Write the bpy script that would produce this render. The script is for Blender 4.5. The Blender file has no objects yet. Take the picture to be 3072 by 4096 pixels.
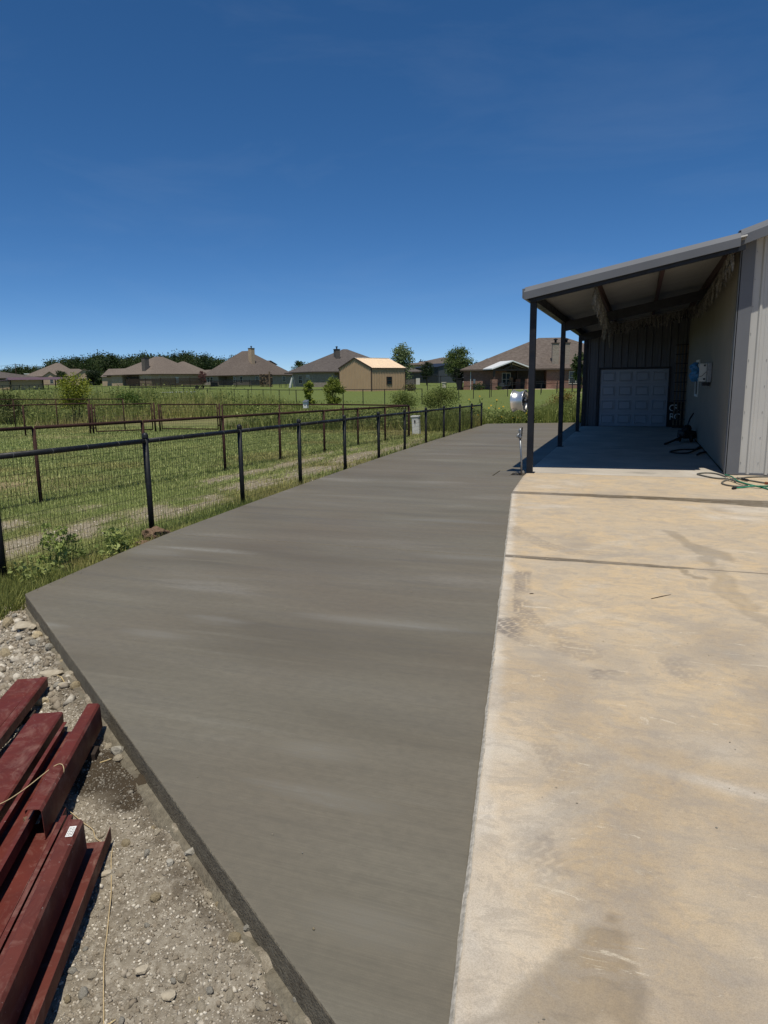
import bpy, math, random
import numpy as np
from mathutils import Vector, Matrix

# ------------------------------------------------------------------ camera, sky, sun, exposure
SC = bpy.context.scene
COL = SC.collection
IW, IH, FPX, CAMH = 3072.0, 4096.0, 2840.0, 1.85
PITCH, ROLL, YAW = math.radians(10.512), math.radians(-0.75), math.radians(19.643)
_a = math.pi / 2 - PITCH
_R = (Matrix.Rotation(YAW, 3, 'Z') @ Matrix.Rotation(_a, 3, 'X') @ Matrix.Rotation(ROLL, 3, 'Z'))
cd = bpy.data.cameras.new('camera')
cam = bpy.data.objects.new('camera', cd)
COL.objects.link(cam)
cam.matrix_world = Matrix.Translation((0, 0, CAMH)) @ _R.to_4x4()
cd.sensor_fit = 'VERTICAL'
cd.sensor_height = 24.0
cd.lens = 24.0 * FPX / IH
cd.clip_start = 0.05
cd.clip_end = 6000
SC.camera = cam

SUNV = Vector((0.09, -0.345, 1.0)).normalized()
SUN_EL = math.asin(SUNV.z)
SUN_AZ = math.atan2(SUNV.x, SUNV.y)          # clockwise from +Y
world = bpy.data.worlds.new('World')
SC.world = world
world.use_nodes = True
wn = world.node_tree
sky = wn.nodes.new('ShaderNodeTexSky')
sky.sky_type = 'NISHITA'
sky.sun_disc = False
sky.sun_elevation = SUN_EL
sky.sun_rotation = SUN_AZ
sky.altitude = 1500
sky.air_density = 0.5
sky.dust_density = 0.0
sky.ozone_density = 4.0
bg = wn.nodes['Background']
hsv = wn.nodes.new('ShaderNodeHueSaturation')      # clean dry-air blue
hsv.inputs['Saturation'].default_value = 1.34
hsv.inputs['Hue'].default_value = 0.502
gam = wn.nodes.new('ShaderNodeGamma')               # softer step from zenith to horizon, as in the photograph's sky
gam.inputs['Gamma'].default_value = 0.8
wn.links.new(sky.outputs[0], gam.inputs['Color'])
wn.links.new(gam.outputs[0], hsv.inputs['Color'])
wtc = wn.nodes.new('ShaderNodeTexCoord'); wmp = wn.nodes.new('ShaderNodeMapping')   # faint high cirrus over the whole sky
wmp.inputs['Scale'].default_value = (1.6, 3.4, 7.0); wmp.inputs['Rotation'].default_value = (0.25, 0.35, 0.5)
wno = wn.nodes.new('ShaderNodeTexNoise'); wno.inputs['Scale'].default_value = 1.5; wno.inputs['Detail'].default_value = 7; wno.inputs['Roughness'].default_value = 0.6; wno.inputs['Distortion'].default_value = 0.5
wrp = wn.nodes.new('ShaderNodeValToRGB'); wrp.color_ramp.elements[0].position = 0.50; wrp.color_ramp.elements[0].color = (0, 0, 0, 1); wrp.color_ramp.elements[1].position = 0.85; wrp.color_ramp.elements[1].color = (0.05, 0.05, 0.05, 1)
wmx = wn.nodes.new('ShaderNodeMix'); wmx.data_type = 'RGBA'; wmx.inputs[7].default_value = (3.6, 4.2, 4.8, 1)
wn.links.new(wtc.outputs['Generated'], wmp.inputs[0]); wn.links.new(wmp.outputs[0], wno.inputs['Vector']); wn.links.new(wno.outputs['Fac'], wrp.inputs[0])
wn.links.new(wrp.outputs[0], wmx.inputs[0]); wn.links.new(hsv.outputs[0], wmx.inputs[6]); wn.links.new(wmx.outputs[2], bg.inputs[0])
bg.inputs[1].default_value = 0.142

sl = bpy.data.lights.new('sun', 'SUN')
sl.energy = 4.0
sl.angle = math.radians(0.53)
sl.color = (1.0, 0.945, 0.85)
so = bpy.data.objects.new('sun', sl)
COL.objects.link(so)
so.location = SUNV * 60
so.rotation_euler = SUNV.to_track_quat('Z', 'Y').to_euler()

SC.view_settings.view_transform = 'Standard'
SC.view_settings.look = 'None'
SC.view_settings.exposure = 0.1
SC.view_settings.gamma = 1.0
SC.view_settings.use_curve_mapping = False

# ------------------------------------------------------------------ helpers
rng = np.random.default_rng(7)
random.seed(7)
RN = np.array(_R)


def ray(u, v):
    d = RN @ np.array([(u - IW / 2) / FPX, -(v - IH / 2) / FPX, -1.0])
    return d


def gp(u, v, z=0.0):
    d = ray(u, v)
    t = (z - CAMH) / d[2]
    return np.array([d[0] * t, d[1] * t, z])


def at(u, v, D):
    """point seen at photo pixel u,v whose horizontal distance is D"""
    d = ray(u, v)
    t = D / math.hypot(d[0], d[1])
    return np.array([d[0] * t, d[1] * t, CAMH + d[2] * t])


def hash2(ix, iy, seed):
    h = (ix.astype(np.int64) * 374761393 + iy.astype(np.int64) * 668265263 + seed * 1442695041) & 0xFFFFFFFF
    h = ((h ^ (h >> 13)) * 1274126177) & 0xFFFFFFFF
    return ((h ^ (h >> 16)) & 0xFFFF) / 65535.0


def vn(x, y, seed=0):
    xi = np.floor(x); yi = np.floor(y)
    fx = x - xi; fy = y - yi
    fx = fx * fx * (3 - 2 * fx); fy = fy * fy * (3 - 2 * fy)
    a = hash2(xi, yi, seed); b = hash2(xi + 1, yi, seed)
    c = hash2(xi, yi + 1, seed); d = hash2(xi + 1, yi + 1, seed)
    return (a * (1 - fx) + b * fx) * (1 - fy) + (c * (1 - fx) + d * fx) * fy


def fbm(x, y, seed=0, o=4):
    s = 0; a = 0.5; t = 0
    for i in range(o):
        s = s + a * vn(x * 2 ** i, y * 2 ** i, seed + i * 17); t += a; a *= 0.5
    return s / t


def sst(e0, e1, x):
    t = np.clip((x - e0) / (e1 - e0), 0, 1)
    return t * t * (3 - 2 * t)


def terrain(x, y):
    """smooth ground level (no fine relief)"""
    x = np.asarray(x, float); y = np.asarray(y, float)
    d = np.hypot(x, y)
    z = -0.13 + 0.0066 * np.maximum(0, d - 30)
    z = z + 0.10 * (fbm(x / 9 + 40, y / 9 + 40, 3, 2) - 0.5) * sst(8, 25, d)
    z = z - 0.05 * sst(0.12, 0.45, -((4.76) * (y - 4.715) + 3.37 * (x + 5.13)) / 5.832) * sst(-8, -6, x) * sst(5.4, 4.6, y)
    # bare ground along the pour is lower
    z = z - 0.025 * sst(7.0, 5.0, y) * sst(-7.0, -5.2, x)
    return z


def tz(x, y):
    return float(terrain(np.array([x]), np.array([y]))[0])


# ---- materials
def lin(r, g, b):
    f = lambda c: (c / 255 / 12.92) if c / 255 <= 0.04045 else ((c / 255 + 0.055) / 1.055) ** 2.4
    return (f(r), f(g), f(b), 1.0)


class Mt:
    def __init__(s, name, rough=0.8, spec=0.3, metal=0.0):
        s.m = bpy.data.materials.new(name); s.m.use_nodes = True
        s.t = s.m.node_tree; s.b = s.t.nodes['Principled BSDF']
        s.b.inputs['Roughness'].default_value = rough
        s.b.inputs['Specular IOR Level'].default_value = spec
        s.b.inputs['Metallic'].default_value = metal
        s.tc = s.t.nodes.new('ShaderNodeTexCoord')

    def n(s, typ, **kw):
        nd = s.t.nodes.new('ShaderNode' + typ)
        for k, v in kw.items():
            if k in nd.inputs.keys():
                if hasattr(v, 'is_output') or isinstance(v, bpy.types.NodeSocket): s.t.links.new(v, nd.inputs[k])
                else: nd.inputs[k].default_value = v
            else: setattr(nd, k, v)
        return nd

    def noise(s, scale, det=4, rough=0.55, sc=(1, 1, 1), dist=0.0, coord='Object', rot=0.0):
        mp = s.n('Mapping'); mp.inputs['Scale'].default_value = sc
        mp.inputs['Rotation'].default_value = (0, 0, rot)
        s.t.links.new(s.tc.outputs[coord], mp.inputs[0])
        nd = s.n('TexNoise', Scale=scale, Detail=det, Roughness=rough, Distortion=dist)
        s.t.links.new(mp.outputs[0], nd.inputs['Vector'])
        return nd.outputs['Fac']

    def ramp(s, fac, *stops):
        r = s.n('ValToRGB'); s.t.links.new(fac, r.inputs[0])
        e = r.color_ramp.elements
        while len(e) < len(stops): e.new(0.5)
        for i, (p, c) in enumerate(stops):
            e[i].position = p
            e[i].color = c if hasattr(c, '__len__') else (c, c, c, 1)
        return r.outputs[0]

    def mix(s, fac, a, b, mode='MIX'):
        m = s.n('Mix', data_type='RGBA', blend_type=mode)
        for sock, v in ((m.inputs[0], fac), (m.inputs[6], a), (m.inputs[7], b)):
            if isinstance(v, bpy.types.NodeSocket): s.t.links.new(v, sock)
            else: sock.default_value = v
        return m.outputs[2]

    def math(s, op, a, b=0.0):
        m = s.n('Math', operation=op)
        for sock, v in ((m.inputs[0], a), (m.inputs[1], b)):
            if isinstance(v, bpy.types.NodeSocket): s.t.links.new(v, sock)
            else: sock.default_value = v
        return m.outputs[0]

    def col(s, v):
        if isinstance(v, bpy.types.NodeSocket): s.t.links.new(v, s.b.inputs['Base Color'])
        else: s.b.inputs['Base Color'].default_value = v
        return s

    def rough(s, v):
        s.t.links.new(v, s.b.inputs['Roughness']); return s

    def bump(s, h, strength=0.3, dist=0.01):
        b = s.n('Bump', Strength=strength, Distance=dist)
        s.t.links.new(h, b.inputs['Height']); s.t.links.new(b.outputs[0], s.b.inputs['Normal'])
        return s

    def attr(s, name, out='Color'):
        a = s.n('Attribute', attribute_name=name); return a.outputs[out]


def simple(name, c1, c2=None, rough=0.7, spec=0.3, metal=0.0, scale=6, bump=0.0, bscale=40, bd=0.005, sc=(1, 1, 1), det=5):
    m = Mt(name, rough, spec, metal)
    if c2 is None: c2 = tuple(x * 0.75 for x in c1[:3]) + (1,)
    f = m.noise(scale, det, 0.6, sc)
    m.col(m.ramp(f, (0.3, c1), (0.7, c2)))
    if bump: m.bump(m.noise(bscale, 4), bump, bd)
    return m.m


def leafmat(name, attr='col', trans=0.35, rough=0.6):
    m = Mt(name, rough, 0.25)
    c = m.attr(attr)
    oi = m.n('ObjectInfo')
    hs = m.n('HueSaturation', Color=c)
    m.t.links.new(m.math('ADD', m.math('MULTIPLY', oi.outputs['Random'], 0.35), 0.82), hs.inputs['Value'])
    m.col(hs.outputs[0])
    tr = m.n('BsdfTranslucent'); m.t.links.new(hs.outputs[0], tr.inputs[0])
    mx = m.n('MixShader'); mx.inputs[0].default_value = trans
    out = m.t.nodes['Material Output']
    m.t.links.new(m.b.outputs[0], mx.inputs[1]); m.t.links.new(tr.outputs[0], mx.inputs[2])
    m.t.links.new(mx.outputs[0], out.inputs[0])
    return m.m


# ---- geometry collector: everything is written in world coordinates
class MB:
    def __init__(s): s.v = []; s.f = []

    def raw(s, v, f):
        o = len(s.v); s.v += [tuple(map(float, p)) for p in v]; s.f += [tuple(i + o for i in q) for q in f]; return s

    def box(s, c, sz, rz=0.0, ax=None):
        """ax: optional 3 unit axes"""
        if ax is None:
            c_, s_ = math.cos(rz), math.sin(rz); ax = ((c_, s_, 0), (-s_, c_, 0), (0, 0, 1))
        A = np.array(ax); c = np.array(c, float); h = np.array(sz, float) / 2
        P = [c + A[0] * h[0] * i + A[1] * h[1] * j + A[2] * h[2] * k for k in (-1, 1) for j in (-1, 1) for i in (-1, 1)]
        return s.raw(P, [(0, 2, 3, 1), (4, 5, 7, 6), (0, 1, 5, 4), (2, 6, 7, 3), (0, 4, 6, 2), (1, 3, 7, 5)])

    def span(s, x0, x1, y0, y1, z0, z1):
        return s.box(((x0 + x1) / 2, (y0 + y1) / 2, (z0 + z1) / 2), (x1 - x0, y1 - y0, z1 - z0))

    def bar(s, p, q, w, h, up=(0, 0, 1)):
        p = np.array(p, float); q = np.array(q, float); d = q - p; L = np.linalg.norm(d); d = d / L
        up = np.array(up, float); si = np.cross(d, up); n = np.linalg.norm(si)
        if n < 1e-6: si = np.cross(d, np.array([1.0, 0, 0])); n = np.linalg.norm(si)
        si /= n; u2 = np.cross(si, d)
        return s.box((p + q) / 2, (L, w, h), ax=(d, si, u2))

    def tube(s, pts, r, n=8, cap=True):
        pts = [np.array(p, float) for p in pts]; rr = r if hasattr(r, '__len__') else [r] * len(pts)
        o = len(s.v); prev = None
        for i, p in enumerate(pts):
            d = pts[min(i + 1, len(pts) - 1)] - pts[max(i - 1, 0)]; d = d / (np.linalg.norm(d) + 1e-12)
            if prev is None:
                a = np.cross(d, np.array([0, 0, 1.0]))
                if np.linalg.norm(a) < 1e-3: a = np.array([1.0, 0, 0])
            else: a = prev - d * np.dot(prev, d)
            a = a / np.linalg.norm(a); prev = a; b = np.cross(d, a)
            for k in range(n):
                t = 2 * math.pi * k / n
                s.v.append(tuple(p + (a * math.cos(t) + b * math.sin(t)) * rr[i]))
        for i in range(len(pts) - 1):
            for k in range(n):
                s.f.append((o + i * n + k, o + i * n + (k + 1) % n, o + (i + 1) * n + (k + 1) % n, o + (i + 1) * n + k))
        if cap:
            s.f.append(tuple(o + k for k in reversed(range(n)))); e = o + (len(pts) - 1) * n
            s.f.append(tuple(e + k for k in range(n)))
        return s

    def lathe(s, c, axis, prof, n=24, close=False):
        """prof: (r, h) list about axis from c"""
        c = np.array(c, float); d = np.array(axis, float); d /= np.linalg.norm(d)
        a = np.cross(d, np.array([0, 0, 1.0]))
        if np.linalg.norm(a) < 1e-3: a = np.array([1.0, 0, 0])
        a /= np.linalg.norm(a); b = np.cross(d, a); o = len(s.v); m = len(prof)
        for k in range(n):
            t = 2 * math.pi * k / n; e = a * math.cos(t) + b * math.sin(t)
            for r, h in prof: s.v.append(tuple(c + d * h + e * r))
        for k in range(n):
            k2 = (k + 1) % n
            for j in range(m - 1 if not close else m):
                j2 = (j + 1) % m
                s.f.append((o + k * m + j, o + k2 * m + j, o + k2 * m + j2, o + k * m + j2))
        return s

    def prism(s, poly, vec):
        n = len(poly); poly = [np.array(p, float) for p in poly]; v = np.array(vec, float)
        P = poly + [p + v for p in poly]
        F = [tuple(reversed(range(n))), tuple(range(n, 2 * n))] + [(i, (i + 1) % n, n + (i + 1) % n, n + i) for i in range(n)]
        return s.raw(P, F)

    def build(s, name, mat, parent=None, smooth=False, bevel=0.0):
        return mk(name, np.array(s.v), s.f, mat, parent, smooth, bevel)


def wloc(o):
    v = Vector((0, 0, 0))
    while o is not None: v = v + o.location; o = o.parent
    return np.array(v)


def mk(name, V, F, mat, parent=None, smooth=False, bevel=0.0, colors=None, aname='col'):
    me = bpy.data.meshes.new(name)
    V = np.asarray(V, float)
    if parent is not None: off = wloc(parent)
    else: off = np.array([(V[:, 0].min() + V[:, 0].max()) / 2, (V[:, 1].min() + V[:, 1].max()) / 2, V[:, 2].min()])
    V = V - off
    if isinstance(F, np.ndarray):
        n, k = F.shape
        me.vertices.add(len(V)); me.vertices.foreach_set('co', V.astype(np.float32).ravel())
        me.loops.add(n * k); me.loops.foreach_set('vertex_index', F.astype(np.int32).ravel())
        me.polygons.add(n); me.polygons.foreach_set('loop_start', np.arange(0, n * k, k, dtype=np.int32))
        me.update(calc_edges=True)
    else:
        me.from_pydata(V.tolist(), [], F); me.update()
    if colors is not None:
        a = me.attributes.new(aname, 'FLOAT_COLOR', 'POINT')
        c = np.ones((len(V), 4), np.float32); c[:, :colors.shape[1]] = colors
        a.data.foreach_set('color', c.ravel())
    if smooth: me.polygons.foreach_set('use_smooth', np.ones(len(me.polygons), bool))
    if mat is not None: me.materials.append(mat)
    o = bpy.data.objects.new(name, me); COL.objects.link(o)
    if parent is not None: o.parent = parent
    else: o.location = off
    if bevel:
        b = o.modifiers.new('bevel', 'BEVEL'); b.width = bevel; b.segments = 2; b.limit_method = 'ANGLE'
    return o


def tag(o, label=None, cat=None, group=None, kind=None):
    if label: o['label'] = label
    if cat: o['category'] = cat
    if group: o['group'] = group
    if kind: o['kind'] = kind
    return o


def thing(name, loc, label, cat, group=None):
    o = bpy.data.objects.new(name, None); COL.objects.link(o); o.location = tuple(map(float, loc))
    o.empty_display_size = 0.2
    return tag(o, label, cat, group)


def copy_tree(o, parent=None):
    c = o.copy(); COL.objects.link(c); c.parent = parent
    for ch in o.children: copy_tree(ch, c)
    return c

# ------------------------------------------------------------------ materials
M = {}


def mat_fresh():
    m = Mt('fresh_concrete', 0.62, 0.35)
    geo = m.n('NewGeometry'); pos = geo.outputs['Position']

    def wn_(scale, sc, det, ro, rot, dist=0.3):
        mp = m.n('Mapping'); mp.inputs['Scale'].default_value = sc; mp.inputs['Rotation'].default_value = (0, 0, math.radians(rot))
        m.t.links.new(pos, mp.inputs[0]); nd = m.n('TexNoise', Scale=scale, Detail=det, Roughness=ro, Distortion=dist)
        m.t.links.new(mp.outputs[0], nd.inputs['Vector']); return nd.outputs['Fac']
    st = wn_(1.0, (0.30, 1.25, 1), 3, 0.5, -5)
    st2 = wn_(1.0, (0.35, 5.0, 1), 5, 0.6, -4)
    broom = wn_(1.0, (1.2, 150.0, 1), 3, 0.6, -3, 0.05)
    big = wn_(0.45, (1, 1, 1), 2, 0.5, 0); fine = wn_(320, (1, 1, 1), 3, 0.7, 0); mid = wn_(14, (1, 1.6, 1), 5, 0.7, 0)
    c = m.ramp(st, (0.28, lin(101, 95, 81)), (0.45, lin(115, 109, 94)), (0.60, lin(121, 115, 100)), (0.74, lin(141, 136, 124)))
    c = m.mix(m.ramp(st2, (0.58, 0.0), (0.82, 0.55)), c, lin(136, 133, 122))
    c = m.mix(m.ramp(st2, (0.22, 0.35), (0.42, 0.0)), c, lin(92, 87, 75))
    c = m.mix(m.ramp(big, (0.38, 0.0), (0.66, 0.5)), c, lin(111, 99, 83))
    c = m.mix(m.ramp(mid, (0.35, 0.3), (0.6, 0.0)), c, lin(90, 86, 75))
    c = m.mix(m.ramp(broom, (0.40, 0.22), (0.6, 0.0)), c, lin(86, 82, 72))
    # dried pale blooms left by the float
    sx = m.n('SeparateXYZ'); m.t.links.new(pos, sx.inputs[0])
    for (u, v, ru, rv, a) in ((820, 2200, 0.75, 0.14, 0.75), (640, 2205, 0.5, 0.30, 0.35), (170, 2500, 0.30, 0.10, 0.7), (860, 2480, 0.35, 0.14, 0.35), (1480, 2480, 0.7, 0.16, 0.38), (620, 2535, 0.35, 0.12, 0.3), (1260, 3000, 0.32, 0.12, 0.38), (1290, 3180, 0.45, 0.10, 0.4), (1900, 2230, 0.7, 0.25, 0.35), (1500, 1990, 1.6, 0.16, 0.35), (1900, 1790, 1.2, 0.12, 0.4), (1750, 2080, 1.0, 0.2, 0.3), (1700, 2500, 0.5, 0.1, 0.25), (1450, 3700, 0.3, 0.12, 0.25)):
        q = gp(u, v, 0.0)
        dx = m.math('DIVIDE', m.math('SUBTRACT', sx.outputs[0], float(q[0])), ru); dy = m.math('DIVIDE', m.math('SUBTRACT', sx.outputs[1], float(q[1])), rv)
        d2 = m.math('ADD', m.math('ADD', m.math('MULTIPLY', dx, dx), m.math('MULTIPLY', dy, dy)), m.math('MULTIPLY', m.math('SUBTRACT', m.math('ADD', m.math('MULTIPLY', st2, 0.6), m.math('MULTIPLY', mid, 0.4)), 0.48), 5.0))
        c = m.mix(m.math('MULTIPLY', m.ramp(d2, (0.0, 1.0), (0.35, 0.5), (1.0, 0.0)), a * 0.62), c, lin(152, 150, 141))
    c = m.mix(m.ramp(fine, (0.35, 0.28), (0.62, 0.0)), c, lin(74, 71, 62))
    m.col(c)
    m.rough(m.ramp(st2, (0.3, 0.5), (0.7, 0.72)))
    h = m.math('ADD', m.math('ADD', m.math('MULTIPLY', st2, 0.5), m.math('MULTIPLY', broom, 0.25)), m.math('MULTIPLY', fine, 0.10))
    m.bump(h, 0.35, 0.006)
    return m.m


def mat_edge():
    m = Mt('poured_edge', 0.85, 0.2)
    f = m.noise(22, 6, 0.7); g = m.noise(4, 4, 0.6, (1, 1, 6))
    c = m.ramp(f, (0.3, lin(96, 90, 77)), (0.6, lin(124, 117, 101)), (0.8, lin(144, 136, 119)))
    m.col(m.mix(m.ramp(g, (0.45, 0.0), (0.7, 0.55)), c, lin(92, 83, 70)))
    m.bump(m.math('ADD', f, m.noise(90, 3)), 0.7, 0.012)
    return m.m


def mat_old():
    m = Mt('old_concrete', 0.85, 0.25)
    a = m.noise(0.8, 6, 0.66, dist=0.8); b = m.noise(3.2, 8, 0.72, (1, 1.6, 1), 0.5); f = m.noise(230, 3, 0.75); g = m.noise(1.7, 7, 0.7, (1, 0.7, 1), 1.2)
    c = m.ramp(a, (0.30, lin(176, 165, 148)), (0.43, lin(194, 175, 146)), (0.57, lin(203, 179, 142)), (0.72, lin(198, 187, 168)))
    c = m.mix(m.ramp(g, (0.44, 0.0), (0.60, 0.55), (0.75, 0.8)), c, lin(184, 171, 151))
    c = m.mix(m.ramp(b, (0.48, 0.0), (0.70, 0.7)), c, lin(168, 157, 142))
    c = m.mix(m.ramp(b, (0.26, 0.6), (0.40, 0.0)), c, lin(214, 197, 166))
    c = m.mix(m.ramp(m.noise(12, 6, 0.75, (1.0, 2.2, 1)), (0.55, 0.0), (0.70, 0.5)), c, lin(150, 139, 123))
    s = m.attr('stain')
    sep = m.n('SeparateColor'); m.t.links.new(s, sep.inputs[0])
    wet, tread, pale = sep.outputs[0], sep.outputs[1], sep.outputs[2]
    c = m.mix(m.math('MULTIPLY', pale, m.ramp(b, (0.3, 1.0), (0.65, 0.45))), c, lin(212, 206, 194))
    c = m.mix(m.math('MULTIPLY', tread, m.ramp(m.noise(45, 4, 0.7), (0.3, 1.0), (0.7, 0.6))), c, lin(112, 105, 100))
    c = m.mix(m.math('MULTIPLY', wet, m.ramp(m.noise(60, 4, 0.7), (0.3, 1.0), (0.7, 0.8))), c, lin(90, 79, 62))
    # crisp wear: sharp-edged scuffs, hairline cracks
    sh = m.noise(2.6, 12, 0.78, (1.0, 1.5, 1), 1.6)
    c = m.mix(m.ramp(sh, (0.515, 0.0), (0.535, 0.32), (0.62, 0.42)), c, lin(160, 150, 136))
    c = m.mix(m.ramp(m.noise(5.5, 11, 0.8, (0.7, 2.4, 1), 1.0), (0.60, 0.0), (0.63, 0.5)), c, lin(222, 210, 186))
    c = m.mix(m.ramp(m.noise(4.0, 12, 0.8, (1, 1, 1), 2.0), (0.64, 0.0), (0.67, 0.45)), c, lin(136, 126, 112))
    # hairline scratches and pits
    sc1 = m.ramp(m.noise(1.0, 5, 0.6, (2.0, 60.0, 1), 0.6, rot=0.5), (0.70, 0.0), (0.78, 0.35))
    c = m.mix(sc1, c, lin(208, 196, 172))
    sp = m.ramp(m.noise(85, 3, 0.7), (0.68, 0.0), (0.73, 1.0))
    c = m.mix(m.math('MULTIPLY', sp, 0.4), c, lin(118, 104, 86))
    c = m.mix(m.ramp(f, (0.34, 0.38), (0.6, 0.0)), c, lin(120, 108, 90))
    m.col(c)
    m.rough(m.ramp(wet, (0.0, 0.86), (1.0, 0.42)))
    m.bump(m.math('ADD', m.math('MULTIPLY', f, 0.5), m.math('MULTIPLY', b, 0.6)), 0.45, 0.006)
    return m.m


def mat_floor():
    m = Mt('canopy_floor', 0.8, 0.25)
    a = m.noise(0.9, 6, 0.6, dist=0.5); f = m.noise(200, 3, 0.7)
    c = m.ramp(a, (0.3, lin(160, 153, 142)), (0.55, lin(186, 177, 162)), (0.75, lin(200, 195, 186)))
    c = m.mix(m.ramp(m.noise(1.4, 4, 0.6, (0.5, 1.6, 1)), (0.6, 0.0), (0.72, 0.6)), c, lin(96, 92, 86))
    c = m.mix(m.ramp(f, (0.34, 0.25), (0.6, 0.0)), c, lin(120, 112, 100))
    m.col(c); m.bump(f, 0.3, 0.004)
    return m.m


def mat_ground():
    m = Mt('ground', 0.95, 0.1)
    s = m.attr('mask')
    sep = m.n('SeparateColor'); m.t.links.new(s, sep.inputs[0])
    dirt, dry, damp = sep.outputs[0], sep.outputs[1], sep.outputs[2]
    g1 = m.noise(0.25, 5, 0.65); g2 = m.noise(9, 5, 0.75); g3 = m.noise(1.5, 5, 0.7)
    g = m.ramp(g2, (0.3, lin(74, 85, 42)), (0.55, lin(102, 113, 62)), (0.75, lin(126, 133, 80)))
    g = m.mix(m.ramp(g1, (0.4, 0.0), (0.7, 0.6)), g, lin(98, 108, 54))
    g = m.mix(m.ramp(g3, (0.6, 0.0), (0.78, 0.5)), g, lin(128, 118, 74))
    dn = m.noise(26, 6, 0.75); dn2 = m.noise(3, 5, 0.7)
    d = m.ramp(dn, (0.3, lin(102, 92, 77)), (0.5, lin(144, 134, 117)), (0.7, lin(188, 180, 163)))
    d = m.mix(m.ramp(dn2, (0.4, 0.0), (0.65, 0.6)), d, lin(158, 149, 132))
    d = m.mix(damp, d, lin(70, 60, 47))
    dr = m.ramp(g2, (0.3, lin(120, 106, 74)), (0.7, lin(172, 158, 120)))
    c = m.mix(dry, g, dr)
    c = m.mix(dirt, c, d)
    m.col(c)
    m.bump(m.math('ADD', m.math('MULTIPLY', dn, 1.0), m.noise(120, 3, 0.7)), 0.7, 0.02)
    return m.m


def mat_paint(name, c, c2, rough=0.45, spec=0.5, scale=8, speck=None):
    m = Mt(name, rough, spec)
    f = m.noise(scale, 5, 0.65)
    cc = m.ramp(f, (0.35, c), (0.7, c2))
    if speck:
        sp = m.ramp(m.noise(70, 4, 0.7), (0.66, 0.0), (0.72, 1.0))
        cl = m.ramp(m.noise(2.6, 4, 0.6), (0.42, 0.0), (0.68, 1.0))
        cc = m.mix(m.math('MULTIPLY', sp, m.math('ADD', m.math('MULTIPLY', cl, 0.7), 0.12)), cc, speck)
        sm = m.ramp(m.noise(5, 6, 0.75, (1, 1, 1), 1.2), (0.50, 0.0), (0.62, 0.35), (0.78, 0.75))
        cc = m.mix(sm, cc, lin(140, 106, 94))
        cc = m.mix(m.ramp(m.noise(2.2, 10, 0.8, (1, 1, 1), 1.5), (0.60, 0.0), (0.66, 0.55)), cc, lin(150, 122, 108))
        cc = m.mix(m.ramp(m.noise(3.0, 8, 0.75), (0.30, 0.5), (0.42, 0.0)), cc, lin(64, 30, 26))
        ln = m.ramp(m.noise(1.0, 5, 0.65, (46, 3.0, 6), 0.4, rot=math.radians(27)), (0.60, 0.0), (0.70, 0.5))
        cc = m.mix(ln, cc, lin(60, 26, 24))
        m.bump(m.noise(7, 4, 0.6), 0.25, 0.01)
    m.col(cc)
    m.rough(m.ramp(m.noise(scale * 1.7, 4), (0.3, rough - 0.1), (0.7, rough + 0.2)))
    return m.m


def mat_shingle(name, c1, c2, c3):
    m = Mt(name, 0.95, 0.1)
    a = m.noise(2.2, 4, 0.75, (1, 1, 2.5)); b = m.noise(0.15, 3)
    c = m.ramp(a, (0.3, c1), (0.5, c2), (0.72, c3))
    c = m.mix(m.ramp(b, (0.4, 0.0), (0.7, 0.3)), c, c1)
    m.col(c); m.bump(m.noise(3, 3, 0.7, (1, 1, 4)), 0.5, 0.05)
    return m.m


def mat_brick(name, c1, c2, mortar):
    m = Mt(name, 0.92, 0.15)
    # courses run with height: world brick pattern on a skewed horizontal axis
    geo = m.n('NewGeometry')
    sx = m.n('SeparateXYZ'); m.t.links.new(m.tc.outputs['Object'], sx.inputs[0])
    nx = m.n('SeparateXYZ'); m.t.links.new(geo.outputs['Normal'], nx.inputs[0])
    hor = m.math('SUBTRACT', m.math('MULTIPLY', sx.outputs[1], nx.outputs[0]), m.math('MULTIPLY', sx.outputs[0], nx.outputs[1]))
    cb = m.n('CombineXYZ'); m.t.links.new(hor, cb.inputs[0]); m.t.links.new(sx.outputs[2], cb.inputs[1])
    bt = m.n('TexBrick'); m.t.links.new(cb.outputs[0], bt.inputs['Vector'])
    bt.inputs['Color1'].default_value = c1; bt.inputs['Color2'].default_value = c2; bt.inputs['Mortar'].default_value = mortar
    bt.inputs['Scale'].default_value = 1.0; bt.inputs['Brick Width'].default_value = 0.3
    bt.inputs['Row Height'].default_value = 0.1; bt.inputs['Mortar Size'].default_value = 0.012
    m.col(m.mix(m.ramp(m.noise(1.2, 4), (0.4, 0.0), (0.7, 0.35)), bt.outputs[0], c2))
    m.bump(bt.outputs['Fac'], -0.3, 0.01)
    return m.m


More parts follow.
